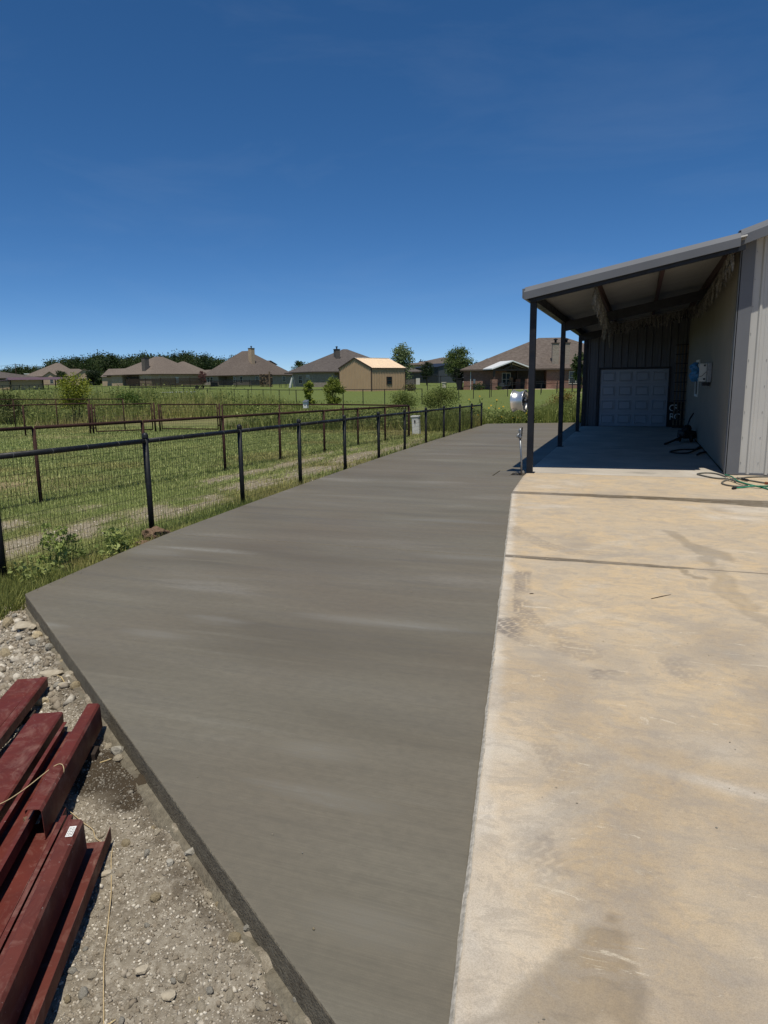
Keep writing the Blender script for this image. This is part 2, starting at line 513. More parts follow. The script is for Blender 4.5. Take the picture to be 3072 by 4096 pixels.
M['fresh'] = mat_fresh(); M['edge'] = mat_edge(); M['old'] = mat_old(); M['floor'] = mat_floor(); M['ground'] = mat_ground()
M['black_pipe'] = mat_paint('black_pipe_paint', lin(18, 20, 22), lin(30, 32, 34), 0.5, 0.35, 14)
M['black_steel'] = mat_paint('black_steel_paint', lin(17, 20, 26), lin(27, 30, 36), 0.45, 0.4, 6)
M['rust'] = simple('rusty_pipe', lin(66, 40, 32), lin(44, 28, 24), 0.8, 0.25, 0, 30, 0.2, 120)
M['wire'] = simple('fence_wire', lin(44, 39, 32), lin(30, 26, 22), 0.7, 0.3, 0.0)
M['tie'] = simple('tie_wire', lin(120, 120, 116), rough=0.5, metal=0.4)
M['red'] = mat_paint('red_oxide_primer', lin(104, 46, 36), lin(82, 36, 30), 0.55, 0.3, 4, lin(206, 190, 178))
M['red_dusty'] = mat_paint('red_oxide_dusty', lin(102, 50, 40), lin(82, 40, 33), 0.6, 0.3, 4, lin(214, 202, 192))
M['dark_cut'] = simple('bare_steel_edge', lin(70, 66, 62), lin(46, 42, 40), 0.55, 0.5, 0.4, 20)
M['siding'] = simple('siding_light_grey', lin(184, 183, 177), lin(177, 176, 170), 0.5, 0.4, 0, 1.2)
M['siding_shaded'] = simple('side_wall_shade_tone', lin(126, 121, 110), lin(118, 113, 103), 0.5, 0.35, 0, 1.2)  # wall siding with the canopy's shade put into its darker colour
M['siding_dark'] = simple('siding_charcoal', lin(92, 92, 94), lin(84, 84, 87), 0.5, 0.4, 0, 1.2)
M['trim'] = simple('trim_grey', lin(104, 106, 109), lin(97, 99, 102), 0.45, 0.45, 0, 1.5)
M['roof_under'] = simple('roof_sheet_underside', lin(142, 141, 136), lin(128, 127, 123), 0.5, 0.4, 0, 2)
M['door'] = simple('garage_door_white', lin(162, 165, 170), lin(152, 155, 161), 0.5, 0.4, 0, 1.5)
M['white'] = simple('white_plastic', lin(222, 222, 216), lin(204, 204, 196), 0.5, 0.4, 0, 4)
M['galv'] = simple('galvanised_steel', lin(150, 154, 156), lin(120, 124, 126), 0.42, 0.5, 0.7, 18)
M['alu'] = simple('polished_aluminium', lin(226, 226, 224), lin(208, 208, 206), 0.34, 0.5, 0.85, 12)
M['blue'] = simple('blue_plastic', lin(60, 130, 178), lin(46, 104, 150), 0.45, 0.5, 0, 12, 0.4, 30)
M['dark'] = simple('dark_rubber', lin(26, 26, 27), lin(38, 37, 36), 0.7, 0.3, 0, 20, 0.3, 60)
M['green_hose'] = simple('green_hose', lin(32, 128, 96), lin(28, 108, 82), 0.45, 0.45, 0, 10)
M['grey_hose'] = simple('grey_hose', lin(104, 102, 92), lin(86, 85, 78), 0.5, 0.4, 0, 10)
M['copper'] = simple('brass_fitting', lin(150, 92, 60), lin(130, 80, 56), 0.4, 0.5, 0.6, 20)
M['rock'] = simple('limestone', lin(186, 176, 156), lin(148, 137, 117), 0.95, 0.1, 0, 14, 0.7, 60, 0.01)
M['rock_yellow'] = simple('yellow_limestone', lin(190, 174, 142), lin(158, 144, 116), 0.95, 0.1, 0, 14, 0.8, 50, 0.012)
M['rock_grey'] = simple('grey_rock', lin(172, 167, 154), lin(140, 135, 123), 0.95, 0.1, 0, 14, 0.7, 60, 0.01)
M['clod'] = simple('dry_clay', lin(132, 110, 90), lin(96, 78, 62), 0.97, 0.05, 0, 22, 1.0, 50, 0.02)
M['twine'] = simple('jute_twine', lin(196, 176, 138), lin(166, 146, 110), 0.9, 0.1, 0, 60)
M['straw'] = simple('dry_straw', lin(206, 186, 140), lin(180, 158, 112), 0.8, 0.2, 0, 20)
M['paper'] = simple('paper_label', lin(232, 230, 224), lin(222, 220, 214), 0.7, 0.2)
M['ink'] = simple('black_ink', lin(30, 30, 30), rough=0.7)
M['fringe'] = simple('weathered_cloth', lin(132, 129, 120), lin(68, 66, 61), 0.95, 0.05, 0, 30)
M['purlin'] = simple('red_brown_purlin', lin(70, 46, 40), lin(52, 36, 33), 0.6, 0.3, 0, 8)
M['shingle'] = mat_shingle('shingle_brown', lin(82, 74, 68), lin(99, 90, 83), lin(116, 107, 99))
M['shingle_tan'] = mat_shingle('shingle_tan', lin(98, 89, 81), lin(113, 103, 94), lin(128, 118, 108))
M['shingle_grey'] = mat_shingle('shingle_grey', lin(74, 69, 66), lin(92, 86, 82), lin(108, 102, 97))
M['brick_tan'] = mat_brick('brick_tan', lin(186, 160, 130), lin(160, 132, 106), lin(190, 180, 164))
M['brick_grey'] = mat_brick('brick_grey', lin(150, 138, 124), lin(122, 110, 98), lin(166, 160, 150))
M['brick_red'] = mat_brick('brick_red', lin(138, 96, 80), lin(108, 74, 63), lin(156, 142, 130))
M['brick_dark'] = mat_brick('brick_dark', lin(104, 98, 92), lin(82, 77, 73), lin(110, 106, 100))
M['stone_white'] = mat_brick('white_stone', lin(206, 200, 188), lin(182, 176, 164), lin(190, 184, 172))
M['fascia'] = simple('fascia_brown', lin(82, 70, 60), lin(72, 62, 54), 0.7)
M['soffit_dark'] = simple('porch_shade_paint', lin(72, 62, 54), lin(60, 52, 46), 0.8)
M['glass'] = simple('window_glass', lin(40, 52, 56), lin(30, 40, 44), 0.08, 0.6)
M['win_frame'] = simple('window_frame', lin(196, 190, 178), lin(180, 174, 162), 0.6)
M['tan_metal'] = simple('tan_metal_siding', lin(178, 152, 120), lin(170, 144, 113), 0.5, 0.4, 0, 1)
M['tan_roof'] = simple('tan_metal_roof', lin(236, 210, 176), lin(230, 203, 168), 0.32, 0.6, 0.0, 1)
M['brown_trim'] = simple('brown_trim', lin(74, 60, 50), lin(64, 52, 44), 0.5)
M['white_metal'] = simple('white_metal_roof', lin(226, 228, 226), lin(214, 216, 214), 0.4, 0.5)
M['maroon_roof'] = simple('maroon_metal_roof', lin(104, 80, 80), lin(94, 72, 72), 0.45, 0.4)
M['charcoal'] = simple('charcoal_metal', lin(70, 74, 78), lin(62, 66, 70), 0.5, 0.4)
M['black_roof'] = simple('black_metal_roof', lin(36, 38, 44), lin(30, 32, 38), 0.5, 0.4)
M['wood'] = simple('weathered_wood', lin(128, 110, 90), lin(98, 82, 66), 0.9, 0.1, 0, 3, sc=(1, 1, 8))
M['dark_wood'] = simple('dark_wood', lin(66, 56, 48), lin(50, 43, 38), 0.85, 0.15, 0, 3, sc=(1, 1, 8))
M['bark'] = simple('bark', lin(96, 82, 66), lin(66, 56, 46), 0.95, 0.05, 0, 6, 0.6, 20, 0.02)
M['leaf'] = leafmat('leaves')
M['grass'] = leafmat('grass_blades', trans=0.3)
M['petal'] = simple('yellow_petals', lin(236, 190, 30), lin(222, 168, 20), 0.6)
M['pebble'] = None

# ------------------------------------------------------------------ ground sheet
def graded(a, b, step):
    return list(np.arange(a, b, step))


def far_lines(start, stop, first, g):
    out = []; x = start; st = first
    s = 1 if stop > start else -1
    while (x - stop) * s < 0:
        st *= g; x += s * st; out.append(x)
    return out


gx = sorted(far_lines(-9.6, -1900, 0.12, 1.13)) + graded(-9.6, -6.0, 0.07) + graded(-6.0, 0.2, 0.022) + far_lines(0.2, 1900, 0.12, 1.16)
gy = sorted(far_lines(0.9, -600, 0.1, 1.25)) + graded(0.9, 5.4, 0.022) + graded(5.4, 27.0, 0.09) + far_lines(27.0, 2600, 0.12, 1.07)
gx = np.array(gx); gy = np.array(gy)
X, Y = np.meshgrid(gx, gy)
Z = terrain(X, Y)

FRONT = [(-5.13, 4.715), (-0.37, 1.345)]           # front edge of the new pour


def front_dist(x, y):                                # >0 in front of (outside) the pour
    (x0, y0), (x1, y1) = FRONT
    L = math.hypot(x1 - x0, y1 - y0)
    return -((x1 - x0) * (y - y0) - (y1 - y0) * (x - x0)) / L


fd = front_dist(X, Y)
# bare rubble ground on the left front; its border to the grass runs from the slab corner to the left
wob = (fbm(X * 1.3, Y * 1.3, 11, 3) - 0.5)
dirt = sst(0.25, -0.25, Y - 4.85 - 0.10 * (X + 5.2) + wob * 0.7) * sst(-30, -12, X)
# worn gravel strips between the two fences
lane = X + 5.93 + 0.09 * np.maximum(0, Y - 12)
lane_n = fbm(X * 1.1 + 7, Y * 0.45, 23, 4)
strip1 = sst(0.75, 0.15, np.abs(X + 7.15 - 0.035 * (Y - 8) + (lane_n - 0.5) * 0.9)) * sst(30, 18, Y)
strip2 = sst(0.5, 0.1, np.abs(X + 8.45 - 0.075 * (Y - 9) + (lane_n - 0.5) * 0.8)) * sst(26, 16, Y)
path = np.maximum(strip1, strip2 * 0.9) * sst(0.30, 0.62, fbm(X * 1.7, Y * 1.1, 31, 4)) * sst(4.7, 5.6, Y)
edge_strip = sst(0.35, 0.0, np.abs(X + 6.1)) * sst(9, 12, Y) * 0.6 * sst(0.35, 0.6, fbm(X * 3, Y * 2, 37, 3))
path = np.maximum(path, edge_strip)
dry = np.clip(path * 1.1, 0, 1) * 0.8 + sst(0.55, 0.75, fbm(X / 2.7, Y / 2.7, 41, 4)) * sst(60, 20, np.hypot(X, Y)) * 0.65
dryp = np.exp(-(((X + 13.5) / 2.6) ** 2 + ((Y - 11.3) / 1.6) ** 2)) * 0.9        # yellowed grass in the paddock
dry = np.clip(dry + dryp * fbm(X, Y, 43, 3) * 1.6, 0, 1)
dry = np.maximum(dry, 0.8 * np.exp(-(((X + 22.5) / 5) ** 2 + ((Y - 31) / 4) ** 2)) * 1.2 * fbm(X, Y * 2, 47, 3))
dp = gp(500, 3130, -0.2)
damp = np.exp(-(((X - dp[0]) * 0.8 + (Y - dp[1]) * 0.3) ** 2 / 0.10 + ((Y - dp[1]) * 0.9) ** 2 / 0.06))
damp = sst(0.25, 0.6, damp + (fbm(X * 9, Y * 9, 51, 3) - 0.5) * 0.5) * 0.95
damp = np.maximum(damp, 0.45 * sst(0.02, 0.0, np.abs(fd - 0.08) - 0.03 + (fbm(X * 8, Y * 8, 53, 3) - 0.5) * 0.16) * (Y < 4.9))
dirt = np.clip(np.maximum(dirt, path * 0.75), 0, 1)
near = sst(7.5, 5.5, Y) * sst(-9, -6.5, X) * dirt
Z = Z + near * ((fbm(X * 5, Y * 5, 61, 3) - 0.5) * 0.05 + (fbm(X * 16, Y * 16, 67, 4) - 0.5) * 0.045)
Z = Z + near * 0.035 * sst(0.28, 0.05, fd) * sst(0.3, 0.7, fbm(X * 6, Y * 6, 71, 3))     # spoil against the form edge
inpit = sst(-0.02, -0.10, fd) * (X > -6.2) * (Y < 40)
Z = np.where((fd < -0.05) & (X > -5.0) & (Y < 29), np.minimum(Z, -0.16), Z)
ny, nx = X.shape
idx = np.arange(ny * nx).reshape(ny, nx)
GF = np.stack([idx[:-1, :-1], idx[:-1, 1:], idx[1:, 1:], idx[1:, :-1]], -1).reshape(-1, 4)
GV = np.stack([X, Y, Z], -1).reshape(-1, 3)
ground = mk('ground', GV, GF, M['ground'], None, True, colors=np.stack([dirt, dry, damp], -1).reshape(-1, 3), aname='mask')
tag(ground, 'grass field with bare rubble ground in front of the new pour', 'ground', kind='structure')

_gz = (gx, gy, Z)


def gzs(x, y):
    """height of the ground sheet incl. relief"""
    x = np.atleast_1d(np.asarray(x, float)); y = np.atleast_1d(np.asarray(y, float))
    i = np.clip(np.searchsorted(gx, x) - 1, 0, nx - 2); j = np.clip(np.searchsorted(gy, y) - 1, 0, ny - 2)
    a = (x - gx[i]) / (gx[i + 1] - gx[i]); b = (y - gy[j]) / (gy[j + 1] - gy[j])
    return (Z[j, i] * (1 - a) + Z[j, i + 1] * a) * (1 - b) + (Z[j + 1, i] * (1 - a) + Z[j + 1, i + 1] * a) * b


def gz(x, y):
    return float(gzs(x, y)[0])


# ------------------------------------------------------------------ new concrete pour, cast in bays
def jx(y):                                           # joint line between new pour and old slab
    return -0.432 - 0.1487 * (y - 1.719) if y < 11.6 else np.interp(y, [11.6, 13.6, 32], [-1.9, -2.025, -2.035])


def lx(y):                                           # fence-side edge
    return float(np.interp(y, [4.715, 6, 7.2, 9, 11.35, 16.6, 24.4, 32], [-5.13, -5.33, -5.47, -5.60, -5.72, -5.90, -5.98, -5.985]))


NEWSLAB = thing('new_concrete_slab', (-3.5, 12, -0.22), 'smooth fresh grey concrete drive beside the pipe fence', 'slab')
NEWSLAB['kind'] = 'structure'
joints = [7.30, 11.60, 15.90, 20.20, 24.55]
HX0, HX1, HY0, HY1 = -2.62, -2.0, 13.62, 14.46       # block-out round the hydrant


def slab_piece(name, poly, zt, zb, mtop, mside, parent, bev=0.008):
    mb = MB(); n = len(poly)
    mb.raw([(x, y, zt) for x, y in poly] + [(x, y, zb) for x, y in poly],
           [tuple(range(n))] + [(i, n + i, n + (i + 1) % n, (i + 1) % n) for i in range(n)])
    o = mb.build(name, mtop, parent, bevel=bev)
    o.data.materials.append(mside)
    for p in o.data.polygons:
        if abs(p.normal.z) < 0.5: p.material_index = 1
    return o


yb = [1.3] + joints + [31.0]
g = 0.004
for k in range(len(yb) - 1):
    a, b = yb[k] + (g if k else 0), yb[k + 1] - g
    if k == 0:
        poly = [(-0.37, 1.345)] + [(jx(y), y) for y in (3, 5, b)] + [(lx(b), b - 0.04)] + [(lx(y), y) for y in (6.4, 5.5, 4.715)]
    elif k == len(yb) - 2:
        poly = [(jx(a), a), (-2.035, 31.13), (-5.985, 29.67), (lx(27), 27), (lx(a), a)]
    elif k == 2:
        poly = [(jx(a), a), (jx(HY0) - 0.002, HY0), (HX0, HY0), (HX0, HY1), (jx(HY1), HY1), (jx(b), b), (lx(b), b - 0.04), (lx(a), a - 0.04)]
    else:
        poly = [(jx(a), a), (jx(b), b), (lx(b), b - 0.04), (lx((a + b) / 2), (a + b) / 2), (lx(a), a - 0.04)]
    slab_piece('slab_bay', poly, 0.0, -0.24, M['fresh'], M['edge'], NEWSLAB)
# patch cast into the block-out, leaving a small open pit round the hydrant pipe
slab_piece('slab_patch', [(HX0 + 0.022, HY0 + 0.022), (-2.30, HY0 + 0.022), (-2.30, HY1 - 0.022), (HX0 + 0.022, HY1 - 0.022)], -0.003, -0.2, M['fresh'], M['edge'], NEWSLAB, 0.003)
slab_piece('slab_patch', [(-2.296, HY0 + 0.012), (-2.04, HY0 + 0.012), (-2.04, 13.80), (-2.296, 13.80)], -0.003, -0.2, M['fresh'], M['edge'], NEWSLAB, 0.003)
slab_piece('slab_patch', [(-2.296, 14.14), (-2.04, 14.14), (-2.04, HY1 - 0.012), (-2.296, HY1 - 0.012)], -0.003, -0.2, M['fresh'], M['edge'], NEWSLAB, 0.003)
MB().raw([(-2.3, 13.8, -0.11), (-2.04, 13.8, -0.11), (-2.04, 14.14, -0.11), (-2.3, 14.14, -0.11)], [(0, 1, 2, 3)]).build('pit_floor', M['clod'], NEWSLAB)
# forms left a thin skirt of spilled concrete along the front edge
sk = []; 
(x0, y0), (x1, y1) = FRONT
for i in range(90):
    t = i / 89; px, py = x0 + (x1 - x0) * t, y0 + (y1 - y0) * t
    nn = np.array([-(y0 - y1), -(x1 - x0)]) / math.hypot(x1 - x0, y1 - y0)
    wd_ = 0.008 + 0.075 * float(fbm(np.array([t * 14.0]), np.array([0.5]), 81, 3)[0])
    q = np.array([px, py]) + nn * wd_ * (0.6 if t < 0.25 else 1.0)
    sk += [(px, py, -0.125), tuple(q) + (gz(*q) + 0.008,), tuple(q + nn * 0.02) + (gz(*q) - 0.05,)]
F = [(3 * i + a, 3 * i + 3 + a, 3 * i + 4 + a, 3 * i + 1 + a) for i in range(89) for a in (0, 1)]
mk('spilled_concrete_skirt', np.array(sk), F, M['edge'], NEWSLAB, True)

# ------------------------------------------------------------------ old concrete slab with stains
OLD = thing('old_concrete_slab', (3, 6, -0.22), 'old tan concrete slab with wet cracks and tyre marks', 'slab')
OLD['kind'] = 'structure'
ZO = 0.012


def inpoly(x, y, P):
    r = np.zeros(x.shape, bool); n = len(P)
    for i in range(n):
        (xa, ya), (xb, yb_) = P[i], P[(i + 1) % n]
        c = ((ya > y) != (yb_ > y)) & (x < (xb - xa) * (y - ya) / (yb_ - ya + 1e-12) + xa)
        r ^= c
    return r


def polydist(x, y, P, closed=False):
    """distance to polyline, arc length parameter, side"""
    D = np.full(x.shape, 1e9); S = np.zeros(x.shape); T = np.zeros(x.shape); acc = 0
    for i in range(len(P) - 1 + (1 if closed else 0)):
        a = np.array(P[i]); b = np.array(P[(i + 1) % len(P)]); d = b - a; L = np.hypot(*d); d = d / L
        s = np.clip((x - a[0]) * d[0] + (y - a[1]) * d[1], 0, L)
        dx = x - a[0] - s * d[0]; dy = y - a[1] - s * d[1]; dd = np.hypot(dx, dy)
        m = dd < D
        D = np.where(m, dd, D); S = np.where(m, acc + s, S); T = np.where(m, dd * np.sign(d[0] * dy - d[1] * dx), T); acc += L
    return D, S, T


za = lambda x, y: tuple(gp(1800 + x / 1.3043, 1850 + y / 1.3043, ZO)[:2])
zb_ = lambda x, y: tuple(gp(1700 + x / 1.2092, 2900 + y / 1.2092, ZO)[:2])
WETPATCH = [zb_(*p) for p in [(150, 1500), (230, 1420), (390, 1365), (470, 1180), (590, 1090), (720, 1030), (770, 950), (880, 925), (990, 950), (1040, 985), (1030, 1100), (1060, 1200), (1110, 1250), (1115, 1370), (1060, 1500)]]
TRAIL1 = [za(*p) for p in [(1105, 345), (1180, 360), (1290, 425), (1390, 450), (1500, 500), (1495, 525), (1400, 500), (1370, 545), (1290, 530), (1300, 480), (1200, 430), (1130, 385)]]
TRAIL2 = [za(*p) for p in [(1390, 560), (1440, 610), (1430, 660), (1500, 730), (1600, 790), (1720, 850)]]
TRAIL3 = [za(*p) for p in [(1150, 548), (1205, 560), (1240, 590), (1310, 608)]]
TREADS = [([za(*p) for p in [(262, 800), (340, 870), (440, 925), (560, 965), (700, 990)]], 0.16, 1.0),
          ([za(*p) for p in [(380, 560), (375, 690), (385, 780), (470, 860), (620, 905)]], 0.085, 0.8),
          ([za(*p) for p in [(690, 1105), (860, 1110), (990, 1125)]], 0.09, 0.9),
          ([za(*p) for p in [(310, 330), (400, 390), (500, 430), (640, 470), (900, 480)]], 0.12, 0.5),
          ([zb_(*p) for p in [(480, 480), (560, 640), (660, 760), (860, 850)]], 0.10, 0.5),
          ([zb_(*p) for p in [(640, 540), (760, 660), (900, 770), (1100, 880), (1400, 960)]], 0.07, 0.5),
          ([zb_(*p) for p in [(560, 60), (620, 180), (720, 320), (760, 440)]], 0.07, 0.5),
          ([zb_(*p) for p in [(850, 0), (980, 100), (1120, 360), (1180, 620)]], 0.17, 0.45),
          ([za(*p) for p in [(1150, 1000), (1260, 1120), (1420, 1180), (1659, 1200)]], 0.12, 0.4)]


def stains(x, y):
    n1 = fbm(x * 4, y * 4, 101, 4) - 0.5; n2 = fbm(x * 1.2, y * 1.2, 103, 4); n3 = fbm(x * 16, y * 16, 105, 3) - 0.5
    wet = np.zeros(x.shape)
    w1 = np.interp(x, [-1.95, -1.2, -0.5, 0.3, 0.9, 1.2, 1.6, 2.2, 4], [0.26, 0.26, 0.30, 0.30, 0.36, 0.42, 0.55, 0.70, 0.85])
    b1 = sst(0.03, -0.03, np.abs(y - 11.70 + w1 / 2) - w1 / 2 + n1 * 0.10)
    wet = np.maximum(wet, b1 * np.interp(x, [-1.9, -0.6, 0.2], [0.82, 0.92, 1.0]))
    w2 = np.interp(x, [-1.3, -0.9, -0.4, 0.2, 0.5, 0.6, 1.6], [0.04, 0.055, 0.065, 0.05, 0.025, 0.016, 0.016])
    wet = np.maximum(wet, 0.95 * sst(0.012, -0.006, np.abs(y - 7.29) - w2 + n1 * 0.05))
    wx_, wy_ = x + n1 * 0.16 + n3 * 0.05, y + n3 * 0.14 + n1 * 0.1
    for P, s in ((TRAIL1, 0.36), (WETPATCH, 0.46)):
        ins = inpoly(wx_, wy_, P); d, _, _ = polydist(wx_, wy_, P, True)
        inner = np.where(ins, sst(-0.01, 0.05, d), 0)
        rim = np.where(ins, np.exp(-(d / 0.05) ** 2), 0) * 0.25
        wet = np.maximum(wet, inner * s * (0.75 + 0.4 * n2) + rim * s)
    d, s_, _ = polydist(wx_, wy_, TRAIL2); wet = np.maximum(wet, 0.36 * sst(0.13, 0.05, d + n1 * 0.06) * (0.6 + 0.4 * sst(0.02, 0.1, d)))
    d, s_, _ = polydist(wx_, wy_, TRAIL3); wet = np.maximum(wet, 0.45 * sst(0.05, 0.02, d))
    tread = np.zeros(x.shape)
    for P, hw, st in TREADS:
        d, s_, t = polydist(x + n1 * 0.02, y + n1 * 0.02, P)
        Ltot = s_.max() + 1e-6
        inside = sst(hw, hw * 0.86, np.abs(t)) * sst(0, 0.1, s_) * (d < hw + 0.01)
        row = np.floor(t / (hw * 0.42)); ph = (s_ + row * 0.045 + t * 0.35) / 0.085
        gap = np.maximum(sst(0.86, 0.95, ph - np.floor(ph)), sst(0.82, 0.93, np.abs(t / (hw * 0.42) - row)))
        fade = sst(0.15, 0.5, fbm(x * 2.3 + hw * 90, y * 2.3, 107, 3)) * (1 - 0.6 * sst(0.5, 1.0, s_ / Ltot))
        tread = np.maximum(tread, inside * (1 - gap) * fade * st)
    tread = np.maximum(tread, 0.40 * sst(0.50, 0.72, fbm(x * 0.9 + 5, y * 0.6, 109, 5)))
    jd = x - (-0.432 - 0.1487 * (y - 1.719))
    pale = sst(0.10, 0.0, jd + n1 * 0.16 - 0.02) * 0.8
    pale = np.maximum(pale, 0.55 * sst(0.5, 0.1, jd + n1 * 0.3) * sst(5.0, 2.0, y))
    pale = np.maximum(pale, 0.6 * sst(0.58, 0.78, fbm(x * 0.7 + 30, y * 1.1 + 9, 111, 4)))
    q = za(1520, 290); pale = np.maximum(pale, 0.7 * np.exp(-(((x - q[0]) / 0.35) ** 2 + ((y - q[1]) / 0.22) ** 2)) * (0.4 + n2))
    q = zb_(1500, 310); pale = np.maximum(pale, 0.8 * np.exp(-(((x - q[0]) / 0.4) ** 2 + ((y - q[1] + 0.2 * (x - q[0])) / 0.05) ** 2)))
    return np.stack([np.clip(wet, 0, 1), np.clip(tread, 0, 1), np.clip(pale, 0, 1)], -1)


def old_piece(ya, yb_, dy, xfine, dx, label=None):
    ys = np.linspace(ya, yb_, max(2, int((yb_ - ya) / dy) + 1))
    us = np.concatenate([np.arange(0, xfine, dx), np.array([xfine, xfine + 1, xfine + 3, 14])])
    U, YY = np.meshgrid(us, ys)
    XL = np.array([jx(y) for y in ys]) + 0.006
    XX = XL[:, None] + U * np.where(U < xfine, 1, 1)
    ST = stains(XX, YY)
    rel = (fbm(XX * 2, YY * 2, 113, 2) - 0.5) * 0.0015
    chip = np.where(U < 1e-6, -0.004 * fbm(XX * 0 + 1.0, YY * 9, 117, 2), 0)
    ZZ = ZO + rel + chip
    n_y, n_x = XX.shape; id_ = np.arange(n_y * n_x).reshape(n_y, n_x)
    Fq = np.stack([id_[:-1, :-1], id_[:-1, 1:], id_[1:, 1:], id_[1:, :-1]], -1).reshape(-1, 4)
    V = np.stack([XX, YY, ZZ], -1).reshape(-1, 3); Cc = ST.reshape(-1, 3)
    # vertical sides
    ring = np.concatenate([id_[0, :], id_[1:, -1], id_[-1, :-1][::-1], id_[1:-1, 0][::-1]])
    base = len(V); V2 = V[ring].copy(); V2[:, 2] = -0.24
    V = np.concatenate([V, V2]); Cc = np.concatenate([Cc, Cc[ring]])
    r2 = base + np.arange(len(ring))
    Fs = np.stack([ring, r2, np.roll(r2, -1), np.roll(ring, -1)], -1)
    return mk('slab_bay', V, np.concatenate([Fq, Fs]), M['old'], OLD, False, colors=Cc, aname='stain')


# cement slurry smeared over the joint with the new pour
sm_ = []; NS_ = 700
for i in range(NS_ + 1):
    y = 1.36 + (11.5 - 1.36) * i / NS_; xj = jx(y)
    n_a = float(fbm(np.array([y * 7.0]), np.array([3.3]), 131, 4)[0]); n_b = float(fbm(np.array([y * 11.0]), np.array([9.1]), 133, 4)[0])
    wl_ = max(0.0, (n_a - 0.45) * 0.016); wr_ = max(0.002, (n_b - 0.35) * 0.022)
    sm_ += [(xj - wl_ - 0.002, y, 0.0035), (xj - 0.001, y, 0.006), (xj + 0.009, y, ZO + 0.0022), (xj + 0.010 + wr_, y, ZO + 0.0016)]
FQ = [(4 * i + a, 4 * i + 1 + a, 4 * i + 5 + a, 4 * i + 4 + a) for i in range(NS_) for a in (0, 1, 2)]
M['slurry'] = simple('dried_slurry', lin(190, 183, 170), lin(136, 130, 118), 0.95, 0.1, 0, 30, 0.8, 120, 0.006)
mk('slurry_smear', np.array(sm_), FQ, M['slurry'], OLD)
old_piece(-7.0, 1.2, 0.06, 3.4, 0.06)
old_piece(1.203, 7.284, 0.016, 3.4, 0.016)
old_piece(7.296, 11.694, 0.022, 4.4, 0.022)
old_piece(11.703, 14.12, 0.05, 5.2, 0.05)
FL = slab_piece('canopy_floor_slab', [(-2.03, 14.125), (1.60, 14.125), (1.60, 28.6), (-2.03, 28.6)], ZO, -0.24, M['floor'], M['edge'], OLD, 0.004)
slab_piece('front_apron', [(1.605, 14.125), (14, 14.125), (14, 14.70), (1.605, 14.70)], ZO, -0.24, M['old'], M['edge'], OLD, 0.004)

# ------------------------------------------------------------------ ribbed sheet panels
def rib_profile(L, pitch=0.305, rib=0.030, wtop=0.03, wbase=0.075, minor=0.005):
    """(s, depth) points along a sheet of length L"""
    P = [(0.0, 0.0)]; k = 0
    while k * pitch + pitch / 2 < L:
        c = k * pitch + pitch / 2
        a = max(0.001, c - wbase / 2); b = min(L - 0.001, c + wbase / 2)
        P += [(a, 0), (c - wtop / 2, rib), (c + wtop / 2, rib), (b, 0)]
        for q in (pitch * 0.33, pitch * 0.67):
            if c + q + 0.01 < L and c + q - wbase < L: P += [(c + q - 0.012, 0), (c + q - 0.004, minor), (c + q + 0.004, minor), (c + q + 0.012, 0)]
        k += 1
    P.append((L, 0.0))
    return sorted(set(P))


def ribbed(name, p0, dirv, nrm, L, z0, z1a, mat, parent, z1b=None, **kw):
    """vertical ribbed sheet; top runs from z1a to z1b"""
    z1b = z1a if z1b is None else z1b
    P = rib_profile(L, **kw); d = np.array(dirv, float); n = np.array(nrm, float); p0 = np.array(p0, float)
    V = []; Fc = []
    for s_, h in P:
        q = p0 + d * s_ + n * h; t = z1a + (z1b - z1a) * s_ / L
        V += [(q[0], q[1], z0), (q[0], q[1], t)]
    for i in range(len(P) - 1): Fc.append((2 * i, 2 * i + 2, 2 * i + 3, 2 * i + 1))
    return mk(name, np.array(V), Fc, mat, parent)


# ------------------------------------------------------------------ metal workshop
BX, BY = 1.63, 14.72
SH = thing('metal_workshop', (6.5, 22, 0.0), 'light grey ribbed metal workshop building with lean-to bay and overhead door', 'building')
roofz = lambda x: 4.20 + 0.34 * (x - 1.5)          # main roof line along the front
XR = 13.5; XM = (1.5 + XR) / 2
rz_ = lambda x: roofz(x) if x < XM else roofz(2 * XM - x)
# front wall panels
x = BX + 0.20
while x < XR - 0.1:
    L = min(0.914, XR - x)
    ribbed('wall_panel', (x, BY, 0), (1, 0, 0), (0, -1, 0), L, 0.03, rz_(x) - 0.05, M['siding'], SH, rz_(x + L) - 0.05)
    x += L
# side wall panels under the canopy
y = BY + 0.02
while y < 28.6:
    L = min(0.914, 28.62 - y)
    ribbed('wall_panel', (BX, y + L, 0), (0, -1, 0), (-1, 0, 0), L, 0.03, 4.15, M['siding_shaded'], SH, pitch=0.152, rib=0.022, wtop=0.03, wbase=0.07, minor=0.0)
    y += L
MB().span(BX + 0.02, XR, BY + 0.03, 40, 0.0, 4.1).build('wall_frame', M['siding'], SH)
MB().span(BX - 0.006, XR, BY - 0.012, BY + 0.02, 0.0, 0.055).build('base_trim', M['trim'], SH)
# corner trim
c = MB(); c.span(BX - 0.035, BX + 0.20, BY - 0.045, BY - 0.002, 0.02, 4.22); c.span(BX - 0.045, BX - 0.008, BY - 0.045, BY + 0.14, 0.02, 4.16)
c.build('corner_trim', M['trim'], SH, bevel=0.006)
sc_ = MB()
for k in range(9):
    for xx in (BX + 0.225, BX + 0.52, BX + 0.82): sc_.lathe((xx, BY - 0.004, 0.25 + k * 0.47), (0, -1, 0), [(0.001, 0.012), (0.005, 0.010), (0.007, 0.003), (0.007, 0)], 6)
tag(sc_.build('screws', M['trim'], SH), kind='stuff')
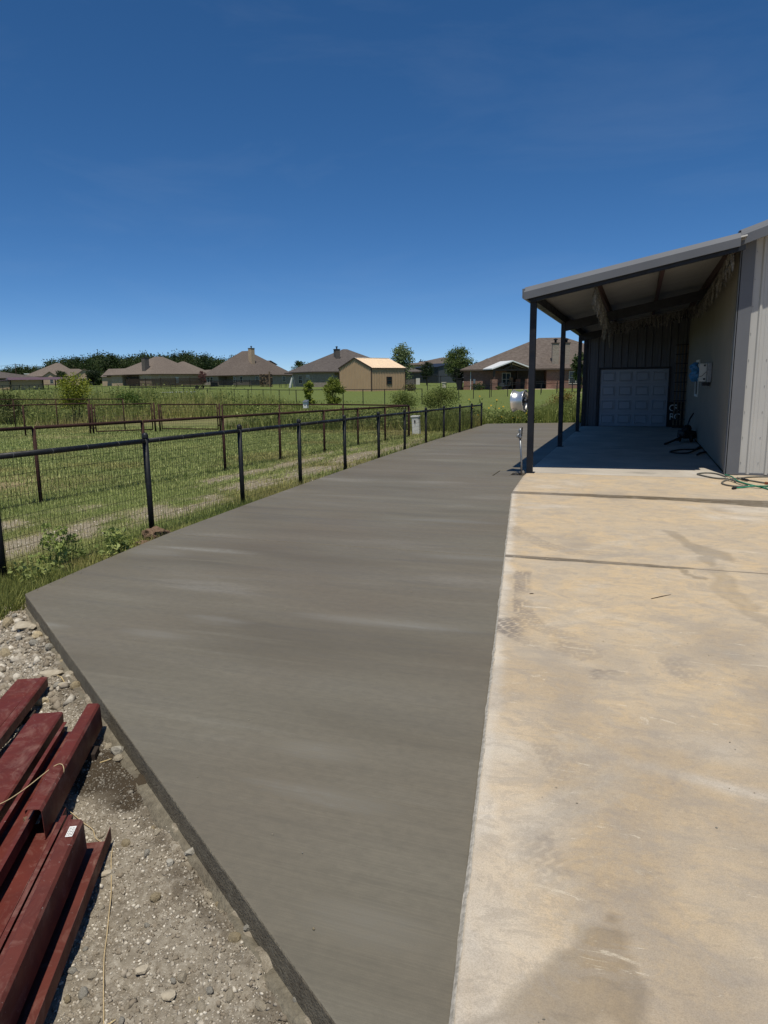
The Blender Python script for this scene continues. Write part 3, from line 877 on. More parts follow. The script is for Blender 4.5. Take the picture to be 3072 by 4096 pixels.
# main roof with rake trim
t = MB()
for sgn, xa, xb in ((1, 1.42, XM), (-1, XR + 0.08, XM)):
    P = [(xa, 14.32, rz_(xa) + 0.02), (xb, 14.32, rz_(xb) + 0.02), (xb, 14.32, rz_(xb) + 0.06), (xa, 14.32, rz_(xa) + 0.06)]
    t.prism(P, (0, 26, 0))
t.build('roof', M['trim'], SH)
t = MB()                                             # two-step rake: upper face tilted to the sky, lower face vertical
xa, xb = 1.50, XM
for (ya1, dz1), (ya2, dz2) in (((14.40, 0.135), (14.28, 0.02)), ((14.28, 0.02), (14.285, -0.14))):
    P = [(xa, ya1, rz_(xa) + dz1), (xb, ya1, rz_(xb) + dz1), (xb, ya2, rz_(xb) + dz2), (xa, ya2, rz_(xa) + dz2)]
    t.raw(P + [(p[0], p[1] + 0.05, p[2]) for p in P], [(0, 3, 2, 1), (4, 5, 6, 7), (0, 1, 5, 4), (2, 3, 7, 6), (0, 4, 7, 3), (1, 2, 6, 5)])
t.build('rake_trim', M['trim'], SH)
t = MB(); t.prism([(1.50, 14.30, rz_(1.5) + 0.12), (1.50, 14.72, rz_(1.5) + 0.12), (1.50, 14.72, rz_(1.5) - 0.12), (1.50, 14.30, rz_(1.5) - 0.12)], (0.03, 0, 0))
t.build('rake_end_cap', M['black_steel'], SH)
t = MB(); t.prism([(1.54, 14.34, rz_(1.54) - 0.03), (XM, 14.34, rz_(XM) - 0.03), (XM, 14.34, rz_(XM) - 0.05), (1.54, 14.34, rz_(1.54) - 0.05)], (0, 0.37, 0)); t.build('rake_soffit', M['trim'], SH)

# closed end bay of the lean-to, with overhead door
YW = 28.62
ribw = dict(pitch=0.305, rib=0.032)
DX0, DX1, DZ1 = -1.42, 1.00, 2.14
canz = lambda x: 3.50 + 0.194 * (x + 2.11)         # canopy roof top along x
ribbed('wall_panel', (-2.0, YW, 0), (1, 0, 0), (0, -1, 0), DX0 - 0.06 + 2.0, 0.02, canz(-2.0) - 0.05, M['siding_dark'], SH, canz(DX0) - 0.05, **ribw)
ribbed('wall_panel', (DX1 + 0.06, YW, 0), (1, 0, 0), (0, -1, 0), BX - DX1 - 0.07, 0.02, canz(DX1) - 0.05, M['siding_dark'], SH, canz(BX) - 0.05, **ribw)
xx = DX0 - 0.06
for k in range(3):
    L = (DX1 - DX0 + 0.12) / 3
    ribbed('wall_panel', (xx, YW, 0), (1, 0, 0), (0, -1, 0), L, DZ1 + 0.05, canz(xx) - 0.05, M['siding_dark'], SH, canz(xx + L) - 0.05, **ribw); xx += L
y = YW
while y < 36:
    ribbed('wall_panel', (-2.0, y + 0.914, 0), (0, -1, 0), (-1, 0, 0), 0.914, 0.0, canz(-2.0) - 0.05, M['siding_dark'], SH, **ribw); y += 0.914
MB().span(-1.98, BX, YW + 0.10, 36, -0.1, 3.2).build('bay_frame', M['siding_dark'], SH)
MB().span(-2.06, -1.93, YW - 0.08, YW + 0.03, 0.0, 3.42).build('corner_trim', M['black_steel'], SH)
d = MB(); d.span(DX0 - 0.07, DX0, YW - 0.05, YW + 0.05, 0, DZ1 + 0.07); d.span(DX1, DX1 + 0.07, YW - 0.05, YW + 0.05, 0, DZ1 + 0.07); d.span(DX0, DX1, YW - 0.049, YW + 0.05, DZ1, DZ1 + 0.07)
d.build('door_jamb', M['black_steel'], SH)
GD = MB().span(DX0 + 0.002, DX1 - 0.002, YW + 0.02, YW + 0.05, 0.02, DZ1 - 0.002).build('overhead_door', M['door'], SH)
sh_ = (DZ1 - 0.03) / 4; pw = (DX1 - DX0 - 0.02) / 4
for i in range(4):
    z0 = 0.02 + i * sh_
    MB().span(DX0 + 0.004, DX1 - 0.004, YW - 0.012, YW + 0.018, z0 + 0.004, z0 + sh_ - 0.004).build('door_section', M['door'], GD, bevel=0.004)
    for j in range(4):
        cx = DX0 + 0.01 + (j + 0.5) * pw; cz = z0 + sh_ / 2
        w_, h_ = pw * 0.39, sh_ * 0.34
        P = []
        for (sx, sz, yy) in ((1.0, 1.0, -0.0125), (0.97, 0.955, -0.034), (0.90, 0.86, -0.034), (0.84, 0.78, -0.013), (0.78, 0.70, -0.036)):
            P += [(cx + a * w_ * sx, YW + yy, cz + b * h_ * sz) for a, b in ((-1, -1), (1, -1), (1, 1), (-1, 1))]
        F_ = [(4 * k + a, 4 * k + (a + 1) % 4, 4 * k + 4 + (a + 1) % 4, 4 * k + 4 + a) for k in range(4) for a in range(4)] + [(16, 17, 18, 19)]
        mk('raised_panel', np.array(P), F_, M['door'], GD)
# window in the side wall
W_ = MB().span(BX - 0.035, BX - 0.022, 22.72, 23.72, 1.32, 2.26).build('window', M['glass'], SH)
f = MB()
for a, b, c_, d_ in ((22.68, 23.76, 1.26, 1.33), (22.68, 23.76, 2.25, 2.32), (22.68, 22.74, 1.33, 2.25), (23.70, 23.76, 1.33, 2.25), (22.74, 23.70, 1.77, 1.81)):
    f.span(BX - 0.055, BX - 0.018, a, b, c_, d_)
f.build('window_frame', M['white'], W_)

# ------------------------------------------------------------------ lean-to canopy
CN = thing('lean_to_canopy', (-0.3, 20, 0.0), 'open steel canopy on black posts in front of the overhead door', 'canopy')
PY = [14.13, 19.85, 25.63]
for y in PY:
    zt = canz(-1.97) - 0.20
    MB().span(-2.028, -1.912, y - 0.058, y + 0.058, 0.02, zt).build('post', M['black_steel'], CN, bevel=0.006)
    MB().span(-2.06, -1.87, y - 0.09, y + 0.09, ZO + 0.001, ZO + 0.013).build('base_plate', M['black_steel'], CN)
MB().span(-2.03, -1.91, 13.98, YW - 0.01, canz(-1.97) - 0.26, canz(-1.97) - 0.095).build('edge_beam', M['black_steel'], CN)
for x in (-0.85, 0.30, 1.43):
    MB().span(x - 0.035, x + 0.035, 13.99, YW - 0.02, canz(x) - 0.225, canz(x) - 0.06).build('purlin', M['purlin'], CN)
for y in (14.02, 19.85, 25.63):
    h_ = 0.085 if y < 15 else 0.24
    P = [(-1.905, y - 0.05, canz(-1.905) - 0.23), (BX - 0.05, y - 0.05, canz(BX - 0.05) - 0.23), (BX - 0.05, y - 0.05, canz(BX - 0.05) - 0.23 - h_), (-1.905, y - 0.05, canz(-1.905) - 0.23 - h_)]
    if y < 15: P = [(p[0], p[1], p[2] + 0.05) for p in P]
    MB().prism(P, (0, 0.1, 0)).build('rafter', M['black_steel'], CN)
# roof sheets: corrugations run down the slope
y = 13.93; k = 0
while y < 30:
    L = 0.914
    P = rib_profile(L, 0.203, 0.038, 0.03, 0.085, 0.0); V = []; F_ = []
    for s_, h in P:
        for xe in (-2.10, 1.60): V.append((xe, y + s_, canz(xe) - 0.055 + h))
    for i in range(len(P) - 1): F_.append((2 * i, 2 * i + 2, 2 * i + 3, 2 * i + 1))
    mk('roof_sheet', np.array(V), F_, M['roof_under'], CN); y += L
# rake fascia at the front: tilted upper face and vertical lower face
t = MB(); xa, xb = -2.12, 1.49
for (ya1, dz1), (ya2, dz2) in (((13.97, 0.03), (13.87, -0.065)), ((13.87, -0.065), (13.875, -0.20))):
    P = [(xa, ya1, canz(xa) + dz1), (xb, ya1, canz(xb) + dz1), (xb, ya2, canz(xb) + dz2), (xa, ya2, canz(xa) + dz2)]
    t.raw(P + [(p[0], p[1] + 0.04, p[2]) for p in P], [(0, 3, 2, 1), (4, 5, 6, 7), (0, 1, 5, 4), (2, 3, 7, 6), (0, 4, 7, 3), (1, 2, 6, 5)])
t.build('rake_fascia', M['trim'], CN)
t = MB(); t.span(-2.155, -2.105, 13.90, 30.2, canz(-2.11) - 0.17, canz(-2.11) + 0.0); t.build('eave_trim', M['trim'], CN)

# ------------------------------------------------------------------ torn cloth fringe under the canopy
FR = thing('torn_cloth_fringe', (0.2, 19.0, 3.2), 'ragged weathered cloth fringe hanging under the canopy roof', 'fringe')


def fringe(p, q, n, hmin, hmax, sag):
    mb = MB(); p = np.array(p, float); q = np.array(q, float); d = (q - p); L = np.linalg.norm(d); dh = d / L
    for i in range(n):
        t_ = (i + random.random() * 0.8) / n; b = p + d * t_; b[2] -= sag * 4 * t_ * (1 - t_) + random.random() * 0.03
        w_ = random.uniform(0.025, 0.075); h_ = random.uniform(hmin, hmax) * (1.6 if random.random() < 0.07 else 1)
        sw = np.array([random.gauss(0, 0.04), random.gauss(0, 0.04), 0]); a_ = random.uniform(0, math.pi); s2 = np.array([math.cos(a_), math.sin(a_), 0]) * w_
        tip = b + sw + np.array([0, 0, -h_]); mid = b + sw * 0.3 + np.array([random.gauss(0, .015), random.gauss(0, .015), -h_ * 0.5])
        mb.raw([b - s2 / 2, b + s2 / 2, mid + s2 * 0.45, mid - s2 * 0.45, tip + s2 * 0.25, tip - s2 * 0.2], [(0, 1, 2, 3), (3, 2, 4, 5)])
    top = [p + d * k / 20 - np.array([0, 0, sag * 4 * k / 20 * (1 - k / 20) - 0.02]) for k in range(21)]
    mb.tube(top, 0.012, 5)
    return mb


fringe((-0.85, 14.14, canz(-.85) - .22), (-0.85, 21.0, canz(-.85) - .46), 190, 0.16, 0.40, 0.03).build('cloth_strip', M['fringe'], FR)
fringe((-0.85, 21.0, canz(-.85) - .46), (1.40, 21.0, canz(1.40) - .50), 150, 0.16, 0.32, 0.03).build('cloth_strip', M['fringe'], FR)
fringe((1.38, 21.0, canz(1.38) - .46), (1.40, 14.2, canz(1.40) - .18), 190, 0.14, 0.40, 0.06).build('cloth_strip', M['fringe'], FR)

# ------------------------------------------------------------------ things by the workshop
# wheel rim hung on the front post
RX = (-2.31, 14.10, 1.42)
RW = thing('wheel_rim', (RX[0], RX[1], RX[2] - 0.21), 'polished aluminium truck wheel rim mounted on the front canopy post', 'wheel rim')
ax_ = np.array([0.985, -0.17, 0.0]); ax_ /= np.linalg.norm(ax_)
prof = [(0.212, 0.0), (0.216, 0.008), (0.205, 0.016), (0.192, 0.03), (0.188, 0.06), (0.176, 0.085), (0.176, 0.15), (0.188, 0.175), (0.192, 0.21), (0.205, 0.222), (0.216, 0.232), (0.212, 0.242),
        (0.198, 0.236), (0.183, 0.205), (0.168, 0.15), (0.168, 0.085), (0.18, 0.06), (0.186, 0.03), (0.2, 0.012)]
MB().lathe(RX, ax_, prof, 40, True).build('rim_barrel', M['alu'], RW, True)
dv = MB(); a1 = np.cross(ax_, [0, 0, 1.0]); a1 /= np.linalg.norm(a1); b1 = np.cross(ax_, a1); NS = 40
rings = [(0.03, 0.185), (0.075, 0.190), (0.09, 0.198), (0.105, 0.205), (0.135, 0.212), (0.155, 0.210), (0.19, 0.20)]
o_ = len(dv.v)
for k in range(NS):
    e = a1 * math.cos(2 * math.pi * k / NS) + b1 * math.sin(2 * math.pi * k / NS)
    for r_, h in rings: dv.v.append(tuple(np.array(RX) + ax_ * h + e * r_))
m_ = len(rings)
for k in range(NS):
    for j in range(m_ - 1):
        if j in (3, 4) and (k % 5) in (1, 2, 3) and j == 3: continue
        if j == 4 and (k % 5) == 2: continue
        k2 = (k + 1) % NS; dv.f.append((k * m_ + j, k2 * m_ + j, k2 * m_ + j + 1, k * m_ + j + 1))
dv.build('rim_disc', M['alu'], RW, False)
hb = np.array(RX) + ax_ * 0.18
MB().tube([hb, hb + ax_ * 0.10], 0.034, 12).build('hub', M['black_steel'], RW, True)

# yard hydrant
HY = thing('yard_hydrant', (-2.105, 13.98, -0.11), 'galvanised yard hydrant standpipe in a pit beside the front canopy post', 'hydrant')
MB().tube([(-2.105, 13.98, -0.11), (-2.115, 13.98, 0.3), (-2.148, 13.98, 0.72)], 0.019, 10).build('standpipe', M['galv'], HY, True)
h = MB(); h.lathe((-2.148, 13.98, 0.70), (0, 0, 1), [(0.0, 0), (0.036, 0), (0.036, 0.03), (0.028, 0.05), (0.03, 0.12), (0.034, 0.15), (0.026, 0.19), (0.0, 0.195)], 12)
h.build('hydrant_head', M['galv'], HY, True)
MB().tube([(-2.15, 13.98, 0.79), (-2.175, 13.94, 0.785), (-2.19, 13.92, 0.755), (-2.19, 13.915, 0.72)], 0.017, 8).build('spout', M['galv'], HY, True)
MB().bar((-2.118, 13.98, 0.75), (-2.110, 13.975, 0.915), 0.022, 0.010).build('lever', M['black_steel'], HY)
tag(MB().lathe((-2.215, 13.95, -0.112), (0, 0, 1), [(0.0, 0.13), (0.05, 0.12), (0.055, 0.02), (0.07, 0.0), (0.0, 0.0)], 14).build('valve_cap', M['dark'], None, True), 'dark round valve cap in the pit beside the hydrant pipe', 'valve cap')

# wall box with blue bag
WB = thing('wall_box', (1.48, 19.15, 1.70), 'white metal box unit mounted on the shaded workshop side wall', 'utility box')
MB().span(1.335, 1.50, 18.92, 19.36, 1.72, 2.15).build('cabinet', M['white'], WB, bevel=0.012)
MB().span(1.505, 1.61, 18.86, 19.42, 1.70, 2.17).build('back_housing', M['galv'], WB, bevel=0.01)
MB().span(1.42, 1.58, 18.95, 19.30, 1.62, 1.70).build('bottom_bracket', M['black_steel'], WB)
MB().tube([(1.34, 18.905, 1.84), (1.40, 18.90, 1.85), (1.46, 18.905, 1.92), (1.50, 18.91, 1.95)], 0.006, 6).build('cable', M['dark'], WB)
for zz in (1.78, 2.10): MB().span(1.43, 1.47, 18.90, 18.919, zz - 0.02, zz + 0.02).build('latch', M['black_steel'], WB)
bm_v = []; 
bag = MB()
nb = 14
for i in range(nb + 1):
    zz = 1.72 + 0.46 * i / nb; w0 = 0.10 * math.sin(math.pi * min(1, 0.12 + 0.80 * i / nb)) + 0.02
    for k in range(12):
        t_ = 2 * math.pi * k / 12; rr = w0 * (1 + 0.22 * math.sin(3 * t_ + i) + random.gauss(0, 0.12))
        bag.v.append((1.25 + rr * math.cos(t_) - 0.03 * math.sin(i * 0.7), 19.02 + rr * math.sin(t_) * 0.8, zz))
for i in range(nb):
    for k in range(12): bag.f.append((i * 12 + k, i * 12 + (k + 1) % 12, (i + 1) * 12 + (k + 1) % 12, (i + 1) * 12 + k))
bag.f.append(tuple(range(11, -1, -1))); bag.f.append(tuple(nb * 12 + k for k in range(12)))
tag(bag.build('plastic_bag', M['blue']), 'crumpled blue plastic bag hanging beside the wall box', 'bag')

# lattice rack leaning in the corner
LR = thing('lattice_rack', (1.38, 27.9, ZO), 'tall narrow rack of pale slats and dark rungs in the shaded corner', 'rack')
for k in range(4):
    x = 1.21 + k * 0.115
    MB().bar((x, 27.9, ZO + 0.1), (x + 0.03, 28.35, 3.0), 0.045, 0.03, (0, 1, 0)).build('slat', M['wood'], LR)
for k in range(9):
    zz = 0.32 + k * 0.33; yy = 27.9 + 0.45 * (zz / 3.0) - 0.035
    MB().bar((1.17, yy, zz), (1.60, yy, zz + 0.01), 0.03, 0.03).build('rung', M['black_steel'], LR)
MB().span(1.18, 1.58, 27.86, 27.95, ZO, ZO + 0.10).build('foot', M['dark_wood'], LR)

# painted board with letters
BD = thing('lettered_board', (1.25, 28.45, ZO), 'black board with white hand-painted letters leaning by the overhead door', 'sign')
MB().raw([(1.02, 28.40, ZO), (1.56, 28.40, ZO), (1.56, 28.52, 0.92), (1.02, 28.52, 0.92), (1.02, 28.42, ZO), (1.56, 28.42, ZO), (1.56, 28.54, 0.92), (1.02, 28.54, 0.92)],
         [(0, 1, 2, 3), (4, 7, 6, 5), (0, 4, 5, 1), (3, 2, 6, 7), (0, 3, 7, 4), (1, 5, 6, 2)]).build('board', M['ink'], BD)


def text_mesh(txt, size, M4, mat, parent, name):
    cu = bpy.data.curves.new('t', 'FONT'); cu.body = txt; cu.size = size; cu.extrude = 0.002
    ob = bpy.data.objects.new('t', cu); COL.objects.link(ob)
    dg = bpy.context.evaluated_depsgraph_get()
    me = bpy.data.meshes.new_from_object(ob.evaluated_get(dg))
    bpy.data.objects.remove(ob); bpy.data.curves.remove(cu)
    V = np.array([M4 @ v.co for v in me.vertices]); F_ = [tuple(p.vertices) for p in me.polygons]
    return mk(name, V, F_, mat, parent)


Mx = lambda x, z: Matrix.Translation((x, 28.398 + z * 0.132, z)) @ Matrix.Rotation(math.radians(90 - 7.5), 4, 'X')
for txt, x, zz in (('C', 1.055, 0.60), ('R', 1.215, 0.605), ('R', 1.08, 0.285), ('C', 1.24, 0.28)):
    text_mesh(txt, 0.33, Mx(x, zz), M['white'], BD, 'letter')

# dark machine and shaded hoses
JK = thing('pump_machine', (1.36, 22.1, ZO), 'dark engine-driven machine with handle lying by the side wall', 'machine')
j = MB(); j.box((1.34, 22.2, ZO + 0.20), (0.36, 0.5, 0.22), 0.3); j.build('engine_block', M['dark'], JK, bevel=0.03)
MB().tube([(1.30, 22.0, ZO + 0.33), (1.36, 22.25, ZO + 0.36)], 0.12, 12).build('tank', M['dark'], JK, True)
for s_ in (-1, 1): MB().lathe((1.20 + 0.15 * s_ + .1, 21.9, ZO + 0.11), (1, 0.2, 0), [(0.0, -0.03), (0.09, -0.03), (0.11, 0), (0.09, 0.03), (0.0, 0.03)], 14).build('wheel', M['dark'], JK, True)
MB().tube([(1.32, 22.3, ZO + 0.3), (1.42, 22.5, ZO + 0.62), (1.52, 22.62, ZO + 0.78)], 0.02, 8).build('handle', M['black_steel'], JK, True)
MB().tube([(1.05, 21.3, ZO + 0.10), (1.2, 21.9, ZO + 0.14), (0.85, 21.1, ZO + 0.05), (0.72, 20.9, ZO + 0.02)], 0.03, 8).build('outlet', M['dark'], JK, True)


def spline(P, n=8):
    P = [np.array(p, float) for p in P]; out = []
    for i in range(len(P) - 1):
        p0, p1, p2, p3 = P[max(i - 1, 0)], P[i], P[i + 1], P[min(i + 2, len(P) - 1)]
        for k in range(n):
            t_ = k / n
            out.append(0.5 * ((2 * p1) + (-p0 + p2) * t_ + (2 * p0 - 5 * p1 + 4 * p2 - p3) * t_ ** 2 + (-p0 + 3 * p1 - 3 * p2 + p3) * t_ ** 3))
    out.append(P[-1]); return out


def hose(name, px, r, mat, label, cat='hose', origin=(2500, 1650), sc=2.9, z=None):
    P = []
    for q in px:
        zz = ZO + r + (q[2] if len(q) > 2 else 0)
        P.append(gp(origin[0] + q[0] / sc, origin[1] + q[1] / sc, zz))
    return tag(MB().tube(spline(P), r, 7).build(name, mat, None, True), label, cat)


hose('dark_hose', [(900, 400), (820, 425), (640, 430), (520, 455), (600, 470), (740, 465), (840, 410), (880, 380)], 0.018, M['dark'], 'dark hose looped on the shaded canopy floor')
hose('dark_hose', [(835, 490), (870, 470), (945, 455)], 0.02, M['dark'], 'short dark hose end lying against the side wall')
hose('grey_hose', [(1170, 745), (1060, 710), (940, 700), (840, 712), (900, 732), (1040, 760), (1180, 770, .01), (1300, 800, .02), (1420, 840), (1340, 858), (1200, 845), (1125, 820), (1160, 790), (1250, 768, .03), (1340, 760), (1470, 748), (1659, 745), (1800, 750)], 0.0145, M['grey_hose'], 'grey garden hose looped on tan concrete by the wall corner')
hose('green_hose', [(1160, 722), (1240, 745, .02), (1300, 790, .035), (1400, 825, .03), (1500, 850, .02), (1600, 872), (1720, 905), (1850, 925)], 0.0135, M['green_hose'], 'green garden hose running from the wall corner')
hose('green_hose', [(1250, 876), (1360, 870), (1480, 855, .02), (1560, 855, .03), (1659, 856), (1800, 858)], 0.0135, M['green_hose'], 'green garden hose with dark end fitting on tan concrete')
hose('hose_fitting', [(1248, 880), (1285, 874)], 0.021, M['dark'], 'dark fitting on the open end of the green hose', 'hose fitting')
hose('grey_hose', [(1300, 755, .02), (1360, 775), (1500, 798), (1630, 818), (1700, 825)], 0.0145, M['grey_hose'], 'short grey hose with copper coupling by the wall base')
hose('hose_coupling', [(1355, 772, .008), (1425, 786, .008)], 0.022, M['dark'], 'black sleeve joining the short grey hose', 'hose fitting')
hose('hose_coupling', [(1625, 818, .008), (1700, 826, .008)], 0.024, M['copper'], 'copper coloured coupling on the short grey hose', 'hose fitting')

# ------------------------------------------------------------------ pipe fences
def wire_bay(p, q, zb0, zb1, zt0, zt1, dv=0.052, dh=0.102, r=0.0013):
    """welded wire between two posts: verticals and horizontals as 3-sided wires"""
    p = np.array(p[:2], float); q = np.array(q[:2], float); d = q - p; L = np.hypot(*d); d = d / L
    mb = MB(); n = int(L / dv)
    V = []; Fc = []

    def w3(a, b, u1, u2):
        o = len(V)
        for e in (a, b):
            for k in range(3):
                t_ = 2 * math.pi * k / 3
                V.append(tuple(e + (u1 * math.cos(t_) + u2 * math.sin(t_)) * r))
        for k in range(3): Fc.append((o + k, o + (k + 1) % 3, o + 3 + (k + 1) % 3, o + 3 + k))
    D3 = np.array([d[0], d[1], 0]); N3 = np.array([-d[1], d[0], 0]); U3 = np.array([0, 0, 1.0])
    ph = [random.uniform(0, 6) for _ in range(3)]
    bow = lambda s_, z: 0.012 * math.sin(s_ * 2.1 + ph[0]) * math.sin(z * 3 + ph[1])
    for i in range(n + 1):
        s_ = i * dv; t_ = s_ / L
        a = np.array([*(p + d * s_), zb0 + (zb1 - zb0) * t_]); b = np.array([*(p + d * s_), zt0 + (zt1 - zt0) * t_])
        m_ = (a + b) / 2 + N3 * bow(s_, 0.6) + D3 * random.gauss(0, 0.003)
        w3(a, m_, D3, N3); w3(m_, b, D3, N3)
    H = min(zt0 - zb0, zt1 - zb1); k = 0
    while k * dh <= H + 1e-6:
        f = k * dh / H
        a = np.array([*p, zb0 + (zt0 - zb0) * f]); b = np.array([*q, zb1 + (zt1 - zb1) * f])
        m_ = (a + b) / 2 + N3 * bow(L / 2, 0.6) + U3 * random.gauss(0, 0.006)
        w3(a, m_, U3, N3); w3(m_, b, U3, N3); k += 1
    return np.array(V), Fc


def pipe_fence(root, pts, zrail, base, pr, rr, matp, over=0.07, mesh=True, ties=True, wr=0.0013, cap=True, dv=0.052, wgap=0.04):
    """pts: list of (x,y); zrail(i): rail centre height; base(x,y): ground"""
    tops = []
    for i, (x, y) in enumerate(pts):
        zb = base(x, y) - 0.25; zt = zrail(i) + over; tops.append(zrail(i))
        lean = (random.gauss(0, 0.004), random.gauss(0, 0.004))
        P = MB().tube([(x, y, zb), (x + lean[0], y + lean[1], zt)], pr, 12).build('post', matp, root, True)
        if cap:
            MB().lathe((x + lean[0], y + lean[1], zt - 0.025), (0, 0, 1), [(pr * 1.13, 0), (pr * 1.13, 0.03), (pr * 0.95, 0.05), (pr * 0.5, 0.064), (0.0, 0.067)], 12).build('post_cap', matp, P, True)
    for i in range(len(pts) - 1):
        a = np.array([*pts[i], zrail(i)]); b = np.array([*pts[i + 1], zrail(i + 1)]); d = (b - a) / np.linalg.norm(b - a)
        rail = MB().tube([a + d * pr * 0.9, b - d * pr * 0.9], rr, 10).build('rail', matp, root, True)
        if ties:
            L = np.linalg.norm(b - a)
            for s_ in np.arange(0.25, L - 0.1, 0.52):
                c_ = a + d * s_
                MB().tube([c_ - d * 0.004, c_ + d * 0.004], rr + 0.0022, 10).build('wire_tie', M['tie'], rail)
        if mesh:
            zb0 = base(*pts[i]) + wgap; zb1 = base(*pts[i + 1]) + wgap
            V, Fc = wire_bay(pts[i], pts[i + 1], zb0, zb1, a[2] - rr * 0.6, b[2] - rr * 0.6, dv=dv, r=wr)
            tag(mk('wire_mesh', V, Fc, M['wire'], root), kind='stuff')


BFY = [2.95, 5.22, 7.56, 9.86, 11.96, 14.15, 16.3, 18.36, 20.42, 22.5, 24.7, 26.6, 28.4]
BF = thing('black_pipe_fence', (-5.93, 16, tz(-5.93, 16)), 'black pipe fence with welded wire along the new concrete', 'fence')
pipe_fence(BF, [(-5.93, y) for y in BFY], lambda i: 1.235 - 0.0145 * BFY[i], lambda x, y: gz(x, y), 0.036, 0.031, M['black_pipe'], 0.065, wr=0.0021)

# rusty paddock fence: side run, corner, back run with two gates
RF = thing('rusty_pipe_fence', (-8.3, 16, tz(-8.3, 16)), 'rusty pipe fence with welded wire round the mown paddock', 'fence')
SIDE = [(-10.1, 4.6), (-9.78, 6.95), (-9.46, 9.23), (-9.1, 11.55), (-8.75, 13.86), (-8.5, 16.05), (-8.23, 18.17), (-8.02, 20.2), (-7.76, 21.95), (-7.5, 23.72)]
pipe_fence(RF, SIDE, lambda i: 1.265 - 0.0125 * SIDE[i][1], gz, 0.032, 0.03, M['rust'], -0.005, ties=False, cap=False, wr=0.0017)
BACK = [(-7.53, 23.78), (-10.46, 24.88), (-13.25, 25.07), (-15.75, 24.95)]
pipe_fence(RF, BACK, lambda i: 0.975 - 0.002 * i, gz, 0.032, 0.026, M['rust'], -0.005, ties=False, cap=False, wr=0.0018, dv=0.075)
LEFT = [(-20.62, 22.95), (-22.3, 21.35), (-23.9, 19.7), (-25.6, 18.0)]
pipe_fence(RF, LEFT, lambda i: 1.09 + 0.0 * i, gz, 0.034, 0.028, M['rust'], -0.005, ties=False, cap=False, wr=0.0018, dv=0.075)
BL = [(-20.9, 25.35), (-22.8, 25.45), (-24.75, 25.55), (-27.3, 25.6), (-29.8, 25.7), (-32.4, 25.8)]
RF2 = thing('rusty_pipe_fence', (-26, 25.5, tz(-26, 25.5)), 'thin rusty pipe fence in front of the dry weeds', 'fence')
pipe_fence(RF2, BL, lambda i: 1.20, gz, 0.026, 0.022, M['rust'], -0.005, ties=False, cap=False, wr=0.0012, dv=0.10)


def gate(label, a, b, z0, z1):
    G = thing('pipe_gate', ((a[0] + b[0]) / 2, (a[1] + b[1]) / 2, gz(*a)), label, 'gate')
    a = np.array(a, float); b = np.array(b, float); d = (b - a) / np.hypot(*(b - a))
    for p, nm in ((a, 'gate_post'), (b, 'gate_post')):
        MB().tube([(p[0], p[1], gz(*p) - 0.2), (p[0], p[1], z1 + 0.03)], 0.036, 10).build(nm, M['rust'], G, True)
    p = a + d * 0.10; q = b - d * 0.10
    for zz in (z0, z1): MB().tube([(*p, zz), (*q, zz)], 0.024, 8).build('gate_rail', M['rust'], G, True)
    for e in (p, q): MB().tube([(*e, z0), (*e, z1)], 0.024, 8).build('gate_stile', M['rust'], G, True)
    for k in range(1, 9):
        zz = z0 + (z1 - z0) * k / 9; MB().tube([(*p, zz), (*q, zz)], 0.0035, 5).build('gate_wire', M['wire'], G)
    V, Fc = wire_bay(p, q, z0, z0, z1, z1, dv=0.1, dh=0.15, r=0.0012); tag(mk('wire_mesh', V, Fc, M['wire'], G), kind='stuff')
    for zz in (z0 + 0.15, z1 - 0.15): MB().bar((*a, zz), (*p, zz), 0.02, 0.05).build('hinge', M['rust'], G)
    MB().bar((*(q - d * 0.25), z1 - 0.3), (*b, z1 - 0.3), 0.015, 0.02).build('latch', M['rust'], G)


gate('rusty wire-filled pipe gate next to the white nest box run', (-15.87, 24.94), (-18.64, 24.76), tz(-17, 25) + 0.12, 0.985)
gate('rusty wire-filled pipe gate at the yellowed grass side', (-20.55, 23.05), (-18.80, 24.66), tz(-19, 24) + 0.10, 1.03)

# white nest box on the back rail
NB = thing('nest_box', (-12.0, 24.88, 0.84), 'white wooden nest box on the rusty back fence rail', 'nest box')
cx, cy = -12.0, 24.90
MB().raw([(cx - .08, cy - .09, .84), (cx + .08, cy - .09, .84), (cx + .08, cy + .07, .84), (cx - .08, cy + .07, .84), (cx - .08, cy - .09, 1.06), (cx + .08, cy - .09, 1.06), (cx + .08, cy + .07, 1.12), (cx - .08, cy + .07, 1.12)],
         [(0, 3, 2, 1), (4, 5, 6, 7), (0, 1, 5, 4), (1, 2, 6, 5), (2, 3, 7, 6), (3, 0, 4, 7)]).build('box', M['white'], NB)
MB().raw([(cx - .095, cy - .12, 1.058), (cx + .095, cy - .12, 1.058), (cx + .095, cy + .08, 1.132), (cx - .095, cy + .08, 1.132), (cx - .095, cy - .12, 1.076), (cx + .095, cy - .12, 1.076), (cx + .095, cy + .08, 1.15), (cx - .095, cy + .08, 1.15)],
         [(0, 3, 2, 1), (4, 5, 6, 7), (0, 1, 5, 4), (1, 2, 6, 5), (2, 3, 7, 6), (3, 0, 4, 7)]).build('lid', M['galv'], NB)
MB().lathe((cx, cy - 0.088, 0.945), (0, -1, 0), [(0, 0.004), (0.026, 0.004), (0.026, 0)], 12).build('entrance_hole', M['ink'], NB)

